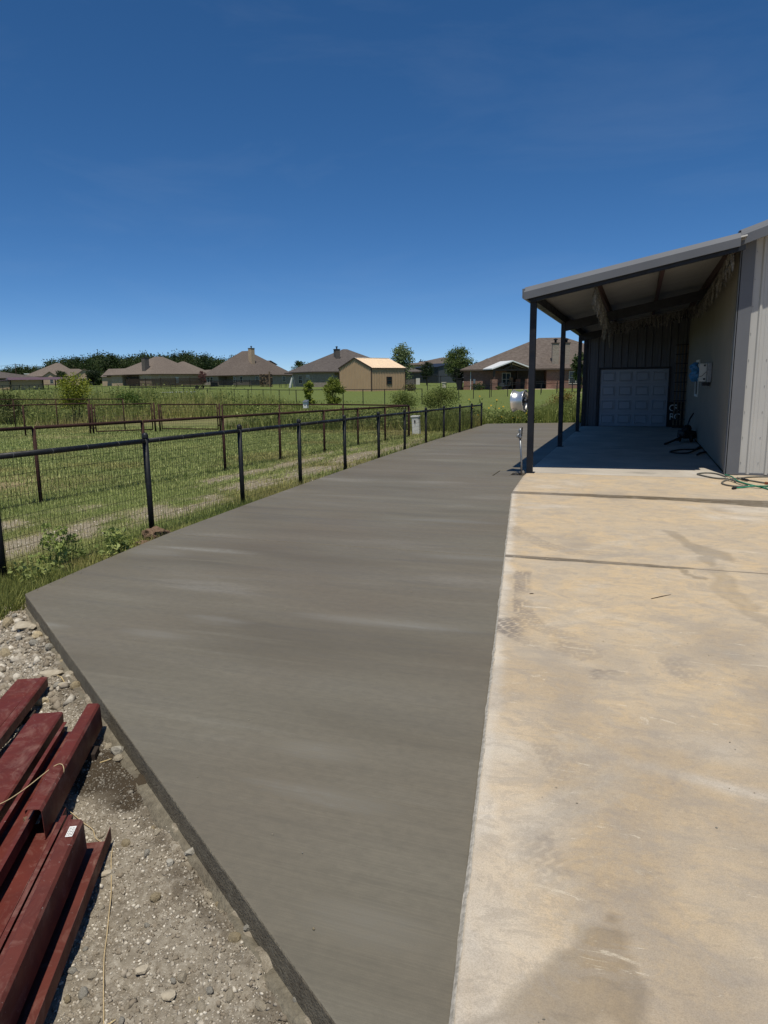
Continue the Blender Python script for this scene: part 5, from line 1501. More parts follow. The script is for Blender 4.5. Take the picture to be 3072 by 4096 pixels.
slat_fence('dark slatted wooden fence in front of the tan brick house', c1(1075), c2(240), 165, 172, 0.1, 2.1, 7, M['dark_wood'])
slat_fence('black slatted fence in front of the porch of the brown house', c2(295), c2(725), 168, 164, 0.1, 1.5, 6, M['dark'])
WPc = at(c2(755), 1540, 163); wz = tz(WPc[0], WPc[1])
WP = thing('woodpile', (WPc[0], WPc[1], wz), 'stack of split firewood against the black slatted fence', 'woodpile')
for i in range(9):
    for j_ in range(9):
        p = WPc[:2] + np.array([(i - 4) * .34 + random.gauss(0, .03), random.gauss(0, .05)])
        MB().tube([(p[0], p[1] - .25, wz + .17 + j_ * .31), (p[0] + .02, p[1] + .25, wz + .17 + j_ * .31)], .15 + random.uniform(-.02, .015), 6).build('log', random.choice([M['wood'], M['dark_wood'], M['bark']]), WP)
b_ = at(c2(785), 1540, 161); MB().box((b_[0], b_[1], wz + 1.6), (.25, .25, 3.4)).build('end_post', M['wood'], WP)
TRc = at(c2(210), 1540, 140); tz_ = tz(TRc[0], TRc[1])
TRL = thing('flatbed_trailer', (TRc[0], TRc[1], tz_), 'low black flatbed trailer parked on the mown field', 'trailer')
MB().box((TRc[0], TRc[1], tz_ + .62), (6.4, 2.2, .16)).build('deck', M['dark'], TRL); MB().box((TRc[0] - 3.9, TRc[1], tz_ + .6), (1.6, .2, .12)).build('drawbar', M['dark'], TRL)
for k in (-.55, .55):
    w_ = MB().lathe((TRc[0] + k + .6, TRc[1] - 1.2, tz_ + .38), (0, 1, 0), [(.0, -.1), (.36, -.1), (.38, 0), (.36, .12), (0, .12)], 14).build('wheel', M['dark'], TRL)
    MB().box((TRc[0] + k + .6, TRc[1] - 1.2, tz_ + .84), (.98, .35, .1)).build('mudguard', M['dark'], TRL)
MB().box((TRc[0] + 3.0, TRc[1], tz_ + .95), (.15, 2.2, .6)).build('ramp', M['dark'], TRL)
JMc = at(c1(1470), 1540, 82); jz = tz(JMc[0], JMc[1])
JM = thing('trampoline', (JMc[0], JMc[1], jz), 'low round trampoline with pale rim in the mown field', 'trampoline')
MB().lathe((JMc[0], JMc[1], jz + .62), (0, 0, 1), [(1.75, 0), (1.9, .03), (1.9, .06), (1.6, .06), (1.6, 0.03)], 28, True).build('rim_pad', M['white'], JM)
MB().lathe((JMc[0], JMc[1], jz + .6), (0, 0, 1), [(0, .02), (1.62, .03), (1.62, .0), (0, 0)], 28).build('jump_mat', M['dark'], JM)
for k in range(6): MB().tube([(JMc[0] + 1.7 * math.cos(k), JMc[1] + 1.7 * math.sin(k), jz - .05), (JMc[0] + 1.7 * math.cos(k), JMc[1] + 1.7 * math.sin(k), jz + .6)], .03, 6).build('leg', M['galv'], JM)
SLc = at(c2(963), 1540, 146); z_ = tz(SLc[0], SLc[1])
SLD = thing('yard_slide', (SLc[0], SLc[1], z_), 'small white playground slide on the lawn by the grey house', 'slide')
MB().raw([(SLc[0] - .5, SLc[1] - .3, z_ + .05), (SLc[0] + .2, SLc[1] - .3, z_ + 2.0), (SLc[0] + .2, SLc[1] + .3, z_ + 2.0), (SLc[0] - .5, SLc[1] + .3, z_ + .05), (SLc[0] - .1, SLc[1] - .3, z_ - .05), (SLc[0] + .45, SLc[1] - .3, z_ + 2.0), (SLc[0] + .45, SLc[1] + .3, z_ + 2.0), (SLc[0] - .1, SLc[1] + .3, z_ - .05)], [(0, 1, 2, 3), (7, 6, 5, 4), (0, 4, 5, 1), (3, 2, 6, 7), (1, 5, 6, 2), (0, 3, 7, 4)]).build('chute', M['white'], SLD)
for k in (-1, 1): MB().tube([(SLc[0] + .75, SLc[1] + .28 * k, z_ - .05), (SLc[0] + .4, SLc[1] + .28 * k, z_ + 2.1)], .04, 6).build('ladder_leg', M['galv'], SLD)
TBc = at(c2(895), 1540, 150); z_ = tz(TBc[0], TBc[1])
TB = thing('patio_table', (TBc[0], TBc[1], z_), 'small dark patio table on the lawn between the two houses', 'table')
MB().box((TBc[0], TBc[1], z_ + .72), (1.5, .9, .06)).build('table_top', M['dark'], TB)
for i in (-1, 1):
    for j_ in (-1, 1): MB().box((TBc[0] + i * .65, TBc[1] + j_ * .35, z_ + .35), (.07, .07, .72)).build('leg', M['dark'], TB)
GPc = at(c3(1195), 1540, 118); z_ = tz(GPc[0], GPc[1])
GP = thing('gate_pillar', (GPc[0], GPc[1], z_), 'pale stone gate pillar on the lawn by the small tree', 'pillar')
MB().box((GPc[0], GPc[1], z_ + .4), (.6, .6, 0.9)).build('shaft', M['stone_white'], GP); MB().box((GPc[0], GPc[1], z_ + .91), (.75, .75, .12)).build('capstone', M['stone_white'], GP)
UPc = at(c1(135), 1500, 330); z_ = tz(UPc[0], UPc[1])
UP = thing('utility_pole', (UPc[0], UPc[1], z_), 'wooden utility pole rising above the far trees', 'utility pole')
zt = at(c1(135), 1300 + 318 / 2.07, 330)[2]
MB().tube([(UPc[0], UPc[1], z_), (UPc[0], UPc[1], zt)], [.2, .13], 8).build('pole', M['bark'], UP); MB().box((UPc[0], UPc[1], zt - .5), (2.4, .12, .14)).build('crossarm', M['bark'], UP)
for dx_ in (-1.1, 1.1):
    a = np.array([UPc[0] + dx_, UPc[1], zt - .4]); bL = a + np.array([-75, -10, -1]); bR = a + np.array([72, 36, -4.0])
    for e, nm in ((bL, 'wire'), (bR, 'wire')): MB().tube([a + (e - a) * t_ - np.array([0, 0, 3.0 * 4 * t_ * (1 - t_) * .5]) for t_ in np.linspace(0, 1, 9)], .025, 4).build(nm, M['dark'], UP)

# ------------------------------------------------------------------ leaves, trees, shrubs
def leaf_quads(C, size, rng_, up=0.3, aspect=0.55):
    """one pointed leaf (2 triangles as a bent quad) at every centre"""
    n = len(C)
    d = rng_.normal(size=(n, 3)); d[:, 2] = d[:, 2] * 0.7 + up; d /= np.linalg.norm(d, axis=1)[:, None]
    w = rng_.normal(size=(n, 3)); w -= d * (w * d).sum(1)[:, None]; w /= np.linalg.norm(w, axis=1)[:, None]
    L = size * rng_.uniform(0.6, 1.35, n)[:, None]
    a = C - d * L / 2; b = C + w * L * aspect / 2; c = C + d * L / 2; e = C - w * L * aspect / 2
    V = np.stack([a, b, c, e], 1).reshape(-1, 3); F_ = np.arange(4 * n).reshape(n, 4)
    return V, F_


def tree_mesh(seed, h, rx, trunk_h, ncl, nleaf, leaf, c_dark, c_light, trunk_r, shape='round', droop=0.0, stems=1, spread=0.4):
    """returns (trunk MB, leaf V, F, colours) with the base at the origin"""
    r = np.random.default_rng(seed); rnd = random.Random(seed)
    T = MB(); tips = []
    for k in range(stems):
        ang = 2 * math.pi * k / stems + rnd.random(); o = np.array([math.cos(ang), math.sin(ang), 0]) * (0.0 if stems == 1 else 0.12 * rx)
        lean = o * 1.4 + np.array([rnd.gauss(0, .04), rnd.gauss(0, .04), 0]) * h
        top = o + lean + np.array([0, 0, h * 0.86])
        pts = [o + (top - o) * t_ + np.array([rnd.gauss(0, .012), rnd.gauss(0, .012), 0]) * h * (t_ > 0) for t_ in (0, .25, .5, .75, 1)]
        T.tube(pts, [trunk_r, trunk_r * .8, trunk_r * .55, trunk_r * .32, trunk_r * .1], 7)
        for j in range(7 if stems == 1 else 4):
            t_ = trunk_h / h + (0.9 - trunk_h / h) * rnd.random(); b = pts[0] + (top - pts[0]) * t_
            a_ = rnd.uniform(0, 6.28); L = rx * rnd.uniform(.5, .85)
            e = b + np.array([math.cos(a_) * L, math.sin(a_) * L, L * rnd.uniform(.15, .7)])
            T.tube([b, (b + e) / 2 + [0, 0, .06 * L], e], [trunk_r * .38, trunk_r * .22, trunk_r * .06], 5)
    # clump centres
    C = []
    while len(C) < ncl:
        p = r.uniform(-1, 1, 3); q = np.linalg.norm(p)
        if q > 1 or q < 0.25 * r.random(): continue
        zz = (p[2] + 1) / 2
        if shape == 'cone': k = 1.0 - 0.75 * zz
        elif shape == 'tall': k = 0.62 + 0.38 * math.sin(math.pi * (0.15 + 0.8 * zz))
        elif shape == 'bush': k = 1.0
        else: k = 1.0
        C.append((p[0] * rx * k, p[1] * rx * k, trunk_h * 0.75 + (h - trunk_h * 0.75) * zz))
    C = np.array(C)
    lump = fbm(C[:, 0] / rx * 2.2 + 9 + seed, C[:, 2] / h * 4.0 + C[:, 1] / rx, seed, 2)
    C = C[lump > 0.30] if len(C) > 10 else C
    per = max(1, nleaf // len(C))
    cl = np.repeat(C, per, 0); sz = rx * 0.20 if shape != 'bush' else rx * 0.24
    P = cl + r.normal(size=cl.shape) * sz * np.array([1, 1, 0.8])
    P[:, 2] -= droop * np.abs(r.normal(size=len(P))) * h
    P[:, 2] = np.maximum(P[:, 2], 0.03 * h)
    V, F_ = leaf_quads(P, leaf, r, 0.15 if droop == 0 else -0.8)
    tint = np.repeat(r.uniform(0, 1, len(C)), per) * 0.6 + r.uniform(0, 1, len(P)) * 0.4
    cc = np.array(c_dark)[None, :3] * (1 - tint[:, None]) + np.array(c_light)[None, :3] * tint[:, None]
    return T, V, F_, np.repeat(cc, 4, 0)


def place_tree(name, label, cat, loc, args, group=None, barkm=None):
    R_ = thing(name, loc, label, cat, group)
    T, V, F_, cc = tree_mesh(*args[0], **args[1])
    L = np.array(loc, float)
    V0 = np.array(T.v) + L; mk('trunk', V0, T.f, barkm or M['bark'], R_)
    mk('crown', V + L, F_, M['leaf'], R_, colors=cc)
    return R_


G_D, G_L = lin(44, 58, 30), lin(86, 104, 52)
def gpt(u, v, D): q = at(u, v, D); return (q[0], q[1], tz(q[0], q[1]) - 0.05)


def hpx(u, vtop, D, loc): return at(u, vtop, D)[2] - loc[2]


# single trees near the houses
p = gpt(c3(850), 1500, 112); place_tree('cottonwood_tree', 'tall bright green cottonwood tree behind the tan shed', 'tree', p, ((11, hpx(c3(840), 1300 + 168 / 2.07, 112, p), 1.75, 1.4, 90, 4200, 0.30, lin(78, 94, 60), lin(140, 154, 104), 0.16), dict(shape='tall')))
p = gpt(c3(1050), 1500, 150); place_tree('oak_tree', 'small dark oak tree in front of the charcoal barn', 'tree', p, ((12, hpx(c3(1050), 1300 + 305 / 2.07, 150, p), 1.15, 1.8, 60, 2600, 0.26, lin(34, 46, 30), lin(64, 80, 48), 0.13), dict(shape='round')))
p = gpt(c3(1312), 1500, 122); place_tree('oak_tree', 'large round dense oak tree left of the red brick house', 'tree', p, ((13, hpx(c3(1315), 1300 + 196 / 2.07, 122, p), 2.15, 2.4, 120, 7200, 0.27, lin(58, 74, 40), lin(112, 128, 68), 0.22), dict(shape='round')))
p = gpt(c3(1302), 1500, 116); place_tree('cedar_tree', 'narrow dark evergreen tree under the large round oak', 'tree', p, ((14, hpx(c3(1300), 1300 + 345 / 2.07, 116, p), 0.9, 1.0, 45, 2400, 0.22, lin(28, 40, 28), lin(52, 66, 42), 0.1), dict(shape='tall')))
p = gpt(c4(1475), 1500, 88); place_tree('yard_tree', 'leafy green tree beside the bay corner of the workshop', 'tree', p, ((15, hpx(c4(1480), 1250 + 330 / 2.37, 88, p), 0.9, 1.2, 50, 2400, 0.24, G_D, G_L, 0.1), dict(shape='tall')))
p = gpt(c2(1035), 1500, 235); place_tree('oak_tree', 'far round tree between the brown and grey houses', 'tree', p, ((16, hpx(c2(1035), 1300 + 303 / 2.07, 235, p), 1.9, 3.0, 45, 1500, 0.5, G_D, G_L, 0.2), dict(shape='round')))
p = gpt(c1(510), 1500, 270); place_tree('oak_tree', 'dark round tree in front of the far gabled house', 'tree', p, ((17, hpx(c1(505), 1300 + 375 / 2.07, 270, p), 1.7, 1.5, 50, 1800, 0.5, lin(34, 46, 28), lin(62, 78, 42), 0.2), dict(shape='round')))
p = gpt(c1(770), 1500, 255); place_tree('oak_tree', 'dark spreading tree right of the far gabled house', 'tree', p, ((18, hpx(c1(760), 1300 + 372 / 2.07, 255, p), 2.0, 1.6, 60, 2000, 0.5, lin(30, 42, 26), lin(58, 72, 40), 0.25), dict(shape='round')))
p = gpt(c1(850), 1500, 262); place_tree('garden_shrub', 'low green garden tree beside the dark spreading tree', 'tree', p, ((19, hpx(c1(850), 1300 + 405 / 2.07, 262, p), 1.9, 0.6, 60, 2000, 0.5, lin(44, 58, 32), lin(84, 100, 54), 0.2), dict(shape='round')))
p = gpt(c2(225), 1500, 210); place_tree('crape_myrtle', 'pink flowering shrub beside the tan brick house', 'shrub', p, ((20, hpx(c2(225), 1300 + 385 / 2.07, 210, p), 1.1, 0.6, 40, 1300, 0.32, lin(80, 56, 50), lin(150, 104, 100), 0.1), dict(shape='round')))
for k, (u_, v_, rr_, lb) in enumerate(((c1(700), 470, 1.5, 'clipped dark hedge bush under the gabled house windows'), (c1(790), 470, 1.2, 'low dark bush at the edge of the far driveway'), (c4(500), 640, 0.8, 'small round bush against the red brick wall'), (c4(690), 690, 0.5, 'low flowering plant by the left brick pier'), (c3(905), 515, 0.9, 'pile of cut brush beside the tan shed'))):
    D_ = 262 if k < 2 else (101 if k < 4 else 101); p = gpt(u_, 1500, D_)
    place_tree('garden_bush', lb, 'bush', p, ((30 + k, rr_ * 1.1, rr_, 0.05, 25, 700, 0.2 if k > 1 else 0.4, lin(40, 54, 30), lin(80, 96, 52) if k != 4 else lin(130, 118, 80), 0.03), dict(shape='bush')))

# wood behind the houses: single trees from five shared shapes
protos = []
WL = 'dark green tree in the wood behind the far houses'
for k in range(5):
    T, V, F_, cc = tree_mesh(50 + k, 14.0, [6.2, 5.4, 7.0, 5.0, 6.0][k], 2.5, 75, 2300, 0.85, lin(32, 46, 24), [lin(70, 88, 44), lin(60, 76, 38), lin(82, 96, 48), lin(56, 72, 38), lin(74, 90, 42)][k], 0.35)
    R_ = thing('wood_tree', (0, 0, 0), WL, 'tree', 'wood behind the far houses')
    mk('trunk', np.array(T.v), T.f, M['bark'], R_); mk('crown', V, F_, M['leaf'], R_, colors=cc); protos.append(R_)
topx = [(-260, 1462), (0, 1478), (60, 1468), (100, 1462), (140, 1468), (180, 1472), (215, 1452), (245, 1430), (270, 1432), (300, 1440), (330, 1428), (365, 1440), (400, 1416), (430, 1413), (450, 1424), (480, 1432), (520, 1428), (555, 1420), (590, 1418), (620, 1424), (660, 1428), (690, 1424), (720, 1416), (760, 1418), (790, 1418), (830, 1428), (870, 1434), (905, 1440), (925, 1446), (948, 1426)]
us = sorted([u for u in np.arange(-260, 960, 20.0)] + [u for u in np.arange(-255, 940, 32.0)])
n_placed = 0
for i, u in enumerate(us):
    vt = float(np.interp(u, [t_[0] for t_ in topx], [t_[1] for t_ in topx])) + random.uniform(-3, 7)
    D_ = random.uniform(345, 400) if i % 2 == 0 else random.uniform(400, 440)
    q = at(u, 1500, D_); z_ = tz(q[0], q[1]) - 1.2
    H_ = at(u, vt, D_)[2] - z_
    src = protos[i % 5]
    o = src if i < 5 else copy_tree(src)
    seg = 0 if u < 175 else 1 if u < 330 else 2 if u < 480 else 3 if u < 830 else 4
    o['label'] = ['dark green tree in the low wood beyond the long carport', 'dark green tree in the wood right behind the gabled house', 'dark green tree in the wood gap between the gabled and tan brick houses', 'dark green tree in the wood behind the tan brick house', 'dark green tree at the end of the wood beside the brown house'][seg]
    o['group'] = ['wood beyond the carport', 'wood behind the gabled house', 'wood between the houses', 'wood behind the tan brick house', 'wood beside the brown house'][seg]
    o.location = (q[0], q[1], z_); sc_1 = H_ / 14.0
    o.scale = (sc_1 * random.uniform(.9, 1.2), sc_1 * random.uniform(.9, 1.2), sc_1); o.rotation_euler = (0, 0, random.uniform(0, 6.28)); n_placed += 1
# farther, lower trees between the houses towards the right
FLB = 'pale far tree beyond the houses to the right of the wood'
first = True
for u, vt, D_ in ((c2(510), 1428, 400), (c3(1060), 1445, 420), (c3(1100), 1452, 430), (c3(930), 1455, 400), (c3(1460), 1450, 380), (c3(20), 1450, 420), (c4(10), 1448, 420), (2420, 1440, 430), (2500, 1440, 440)):
    q = at(u, 1500, D_); z_ = tz(q[0], q[1]) - 1; H_ = at(u, vt, D_)[2] - z_
    o = copy_tree(protos[int(D_ / 10) % 5]); o['label'] = FLB; o['group'] = 'far trees beyond the right houses'
    o.location = (q[0], q[1], z_); o.scale = (H_ / 14,) * 3; o.rotation_euler = (0, 0, u)

# willow-like shrubs and bushes in the weed field
YG_D, YG_L = lin(82, 98, 34), lin(148, 156, 66)
p = gpt(c3(75), 1500, 56); place_tree('willow_shrub', 'slim pale green willow shrub near the nest box', 'shrub', p, ((61, 1.95, 0.42, 0.1, 55, 2600, 0.13, YG_D, YG_L, 0.02), dict(shape='tall', droop=0.03, stems=4)))
p = gpt(c3(275), 1500, 55); place_tree('willow_shrub', 'wide pale green willow shrub in front of the tan shed', 'shrub', p, ((62, 2.15, 0.7, 0.1, 80, 4200, 0.13, YG_D, YG_L, 0.025), dict(shape='tall', droop=0.03, stems=5)))
p = gpt(c1(600), 1500, 37.5); place_tree('willow_tree', 'young yellow-green tree with bare stems behind the rusty gates', 'tree', p, ((63, 2.4, 0.72, 1.15, 85, 4200, 0.085, lin(92, 104, 30), lin(160, 164, 62), 0.035), dict(shape='round', stems=3)))
p = gpt(c3(1170), 1500, 45); place_tree('flowering_bush', 'large round leafy bush with small yellow flowers in the weeds', 'bush', p, ((64, 1.35, 1.0, 0.1, 120, 6500, 0.085, lin(70, 86, 38), lin(140, 148, 80), 0.025), dict(shape='bush', stems=5)))
p = gpt(c3(860), 1500, 47); place_tree('flowering_bush', 'low leafy bush below the corner of the tan shed', 'bush', p, ((65, 1.2, 0.8, 0.1, 80, 3600, 0.085, lin(74, 90, 40), lin(140, 150, 80), 0.02), dict(shape='bush', stems=4)))
p = gpt(c1(1060), 1500, 45); place_tree('weed_bush', 'dark green weed clump behind the second rusty gate', 'bush', p, ((66, 1.35, 0.7, 0.1, 70, 3200, 0.10, lin(54, 76, 30), lin(100, 124, 52), 0.02), dict(shape='bush', stems=4)))
p = gpt(c1(1235), 1500, 62); place_tree('weed_bush', 'small green weed bush out in the mown field', 'bush', p, ((67, 1.3, 0.45, 0.1, 50, 1800, 0.12, lin(70, 90, 40), lin(124, 142, 70), 0.02), dict(shape='bush', stems=3)))
p = gpt(c4(1330), 1500, 38); place_tree('weed_bush', 'rusty brown-green weed bush seen between the canopy posts', 'bush', p, ((68, 1.25, 0.75, 0.05, 70, 4200, 0.08, lin(96, 84, 34), lin(140, 122, 58), 0.02), dict(shape='bush', stems=4)))
p = gpt(c1(45), 1500, 40); place_tree('weed_bush', 'tall seeding weed bush at the far left of the field', 'bush', p, ((69, 1.6, 0.6, 0.1, 60, 2600, 0.10, lin(74, 90, 42), lin(136, 142, 84), 0.02), dict(shape='bush', stems=4)))


# ------------------------------------------------------------------ grass and weeds (nobody could count them)
def blades(X_, Y_, Z_, h, w, c1_, c2_, seed, lean=0.35, seg=False):
    r = np.random.default_rng(seed); n = len(X_)
    a = r.uniform(0, 2 * math.pi, n); L = h * r.uniform(0.55, 1.3, n); ln = r.normal(0, lean, n) * L; la = r.uniform(0, 2 * math.pi, n)
    b0 = np.stack([X_ - np.cos(a) * w / 2, Y_ - np.sin(a) * w / 2, Z_ - 0.01], 1); b1 = np.stack([X_ + np.cos(a) * w / 2, Y_ + np.sin(a) * w / 2, Z_ - 0.01], 1)
    t_ = np.stack([X_ + np.cos(la) * ln, Y_ + np.sin(la) * ln, Z_ + L], 1)
    V = np.stack([b0, b1, t_], 1).reshape(-1, 3); F_ = np.arange(3 * n).reshape(n, 3)
    m_ = r.uniform(0, 1, n)[:, None]; c = np.array(c1_)[None, :3] * (1 - m_) + np.array(c2_)[None, :3] * m_
    pt = fbm(X_ / 1.9 + seed, Y_ / 1.9, 307, 4)[:, None]; c = c * (0.72 + 0.6 * pt)
    yl = sst(0.55, 0.72, fbm(X_ / 3.1 + 4, Y_ / 2.3 + seed * 0.0, 311, 4))[:, None] * 0.6
    c = c * (1 - yl) + np.array(lin(186, 172, 112))[None, :3] * yl * (0.7 + 0.5 * m_)
    return V, F_, np.repeat(c, 3, 0)


def merge(parts):
    Vs, Fs, Cs, o = [], [], [], 0
    for V, F_, c in parts: Vs.append(V); Fs.append(F_ + o); Cs.append(c); o += len(V)
    return np.concatenate(Vs), np.concatenate(Fs), np.concatenate(Cs)


def scatter(n, x0, x1, y0, y1, keep, seed):
    r = np.random.default_rng(seed); X_ = r.uniform(x0, x1, n); Y_ = r.uniform(y0, y1, n)
    k = keep(X_, Y_, r.uniform(0, 1, n)); return X_[k], Y_[k]


def maskat(A, x, y):
    i = np.clip(np.searchsorted(gx, x) - 1, 0, nx - 2); j = np.clip(np.searchsorted(gy, y) - 1, 0, ny - 2); return A[j, i]


def off_slab(x, y):
    le = np.interp(y, [4.6, 4.715, 6, 7.2, 9, 11.35, 16.6, 24.4, 29.67], [-5.13, -5.13, -5.33, -5.47, -5.60, -5.72, -5.90, -5.98, -5.985])
    return (x < le - 0.01) | (y > 31.2)


g1, g2, g3 = lin(124, 136, 74), lin(192, 196, 128), lin(196, 184, 132)
# mown lawn and verge
parts = []
def keep_lawn(x, y, u): return off_slab(x, y) & (u > np.clip(maskat(dirt, x, y) * 0.93 + maskat(dry, x, y) * 0.35, 0, 1))
x_, y_ = scatter(62000, -11.5, -5.2, 4.9, 12, keep_lawn, 201); parts.append(blades(x_, y_, gzs(x_, y_), 0.055, 0.011, g1, g2, 202, 0.6))
x_, y_ = scatter(90000, -18, -5.8, 11, 26, keep_lawn, 203); parts.append(blades(x_, y_, gzs(x_, y_), 0.065, 0.022, g1, g2, 204, 0.6))
x_, y_ = scatter(60000, -32, -9, 9, 27, keep_lawn, 205); parts.append(blades(x_, y_, gzs(x_, y_), 0.07, 0.035, g1, g2, 206, 0.6))
x_, y_ = scatter(16000, -11.5, -5.6, 5, 22, lambda x, y, u: off_slab(x, y) & (u < maskat(dry, x, y) * 0.8), 207); parts.append(blades(x_, y_, gzs(x_, y_), 0.045, 0.013, g3, lin(186, 172, 122), 208, 0.8))
V, F_, c = merge(parts); tag(mk('lawn_grass', V, F_, M['grass'], colors=c), 'short mown grass of the paddock and fence verge', 'grass', kind='stuff')
# longer grass against the pour and round the fence feet
parts = []
def keep_edge(x, y, u):
    le = np.interp(y, [4.6, 4.715, 6, 7.2, 9, 11.35, 16.6, 24.4, 29.67], [-5.13, -5.13, -5.33, -5.47, -5.60, -5.72, -5.90, -5.98, -5.985])
    d = le - x; return (d > 0.01) & (u < np.exp(-d / 0.28))
x_, y_ = scatter(26000, -6.9, -5.1, 4.85, 12, keep_edge, 211); parts.append(blades(x_, y_, gzs(x_, y_), 0.15, 0.011, lin(84, 100, 44), lin(160, 166, 94), 212, 0.4))
x_, y_ = scatter(7000, -6.6, -5.6, 12, 28, keep_edge, 213); parts.append(blades(x_, y_, gzs(x_, y_), 0.15, 0.018, lin(84, 100, 44), lin(160, 166, 94), 214, 0.4))
x_, y_ = scatter(9000, -6.6, -5.0, 4.3, 5.6, lambda x, y, u: off_slab(x, y) & (u < 0.8) & (front_dist(x, y) < 0.45), 215); parts.append(blades(x_, y_, gzs(x_, y_), 0.17, 0.010, lin(76, 90, 40), lin(160, 160, 92), 216, 0.5))
x_, y_ = scatter(4500, -9.9, -7.3, 5, 24, lambda x, y, u: np.abs(x - np.interp(y, [4.6, 9.2, 13.9, 18.2, 23.7], [-10.1, -9.46, -8.75, -8.23, -7.5])) < 0.16, 217); parts.append(blades(x_, y_, gzs(x_, y_), 0.16, 0.014, lin(60, 78, 30), lin(118, 130, 60), 218, 0.4))
V, F_, c = merge(parts); tag(mk('verge_grass', V, F_, M['grass'], colors=c), 'longer grass along the slab edge and the fence feet', 'grass', kind='stuff')
# tall weeds beyond the fences
parts = []
def wh(x, y): return (0.62 + 0.75 * sst(-20, -27, x) * sst(30, 37, y) * sst(54, 44, y)) * (1 - 0.80 * sst(27.5, 34, y) * sst(-25, -19, x) * sst(-3, -7, x))
def weeds(n, x0, x1, y0, y1, hmul, w, ca, cb, seed, cond=None, lean=0.3):
    x_, y_ = scatter(n, x0, x1, y0, y1, lambda x, y, u: (u < 0.25 + 0.9 * fbm(x / 2.2, y / 2.2, seed, 3)) & off_slab(x, y) & (cond(x, y) if cond else True), seed)
    h_ = hmul * wh(x_, y_) * (0.55 + 0.9 * fbm(x_ / 1.6, y_ / 1.6, seed + 5, 3))
    parts.append(blades(x_, y_, gzs(x_, y_), h_, w, ca, cb, seed + 1, lean))
right = lambda x, y: (y > 31.4) | (x < -6.1)
wy = lambda x, y: (y > 26.0 + 0.06 * (x + 15)) & ~((x > -24) & (x < -16.5) & (y < 33))
weeds(34000, -46, -15, 26.5, 46, 0.9, 0.05, lin(104, 116, 54), lin(178, 180, 106), 221, wy)
weeds(22000, -16.5, -6.2, 26.0, 40, 0.75, 0.045, lin(90, 106, 50), lin(160, 166, 94), 223, wy)
weeds(30000, -7.6, 5.0, 30.0, 36, 1.45, 0.03, lin(90, 108, 50), lin(166, 172, 100), 225, right)
weeds(7000, -8.2, -6.15, 26.0, 31, 1.15, 0.025, lin(84, 102, 46), lin(152, 160, 86), 227, lambda x, y: x < -6.1)
weeds(7000, -2.2, 3.5, 31.3, 36, 0.85, 0.028, lin(120, 104, 48), lin(168, 146, 84), 229, right)
weeds(6500, -27, -15.5, 26.3, 33, 0.5, 0.03, lin(150, 130, 96), lin(188, 168, 126), 231, wy)
weeds(7000, -60, -2, 44, 58, 0.25, 0.06, lin(78, 96, 42), lin(134, 146, 72), 233)
V, F_, c = merge(parts); tag(mk('tall_weeds', V, F_, M['grass'], colors=c), 'tall green weeds growing beyond the fences', 'weeds', kind='stuff')
# leafy weed foliage among the blades
r_ = np.random.default_rng(241)
LP, LC = [], []
def leafy(n, x0, x1, y0, y1, hmax, size, ca, cb, seed, cond=None):
    x_, y_ = scatter(n, x0, x1, y0, y1, lambda x, y, u: (u < 0.2 + 1.1 * sst(0.35, 0.7, fbm(x / 1.7, y / 1.7, seed, 3))) & off_slab(x, y) & (cond(x, y) if cond else True), seed)
    hh = hmax * (0.4 + 0.9 * fbm(x_ / 1.3, y_ / 1.3, seed + 9, 2)) * r_.uniform(0.1, 1.0, len(x_)) * wh(x_, y_)
    V, F_ = leaf_quads(np.stack([x_, y_, gzs(x_, y_) + hh], 1), size, r_, 0.1)
    m_ = r_.uniform(0, 1, len(x_))[:, None]; c = np.array(ca)[None, :3] * (1 - m_) + np.array(cb)[None, :3] * m_
    LP.append((V, F_, np.repeat(c, 4, 0)))
leafy(24000, -44, -16, 27, 45, 1.25, 0.13, lin(84, 102, 46), lin(160, 168, 96), 243, wy)
leafy(22000, -16, -6.2, 26.5, 42, 1.0, 0.11, lin(86, 102, 50), lin(164, 170, 102), 245, wy)
leafy(30000, -7.4, 0.2, 29.8, 35, 1.75, 0.075, lin(84, 102, 46), lin(168, 176, 106), 247, right)
leafy(5000, -2, 3.5, 31.3, 36, 1.0, 0.07, lin(104, 92, 42), lin(160, 142, 82), 249, right)
V, F_, c = merge(LP); tag(mk('weed_foliage', V, F_, M['leaf'], colors=c), 'broad-leaved weed foliage among the tall weeds', 'weeds', kind='stuff')


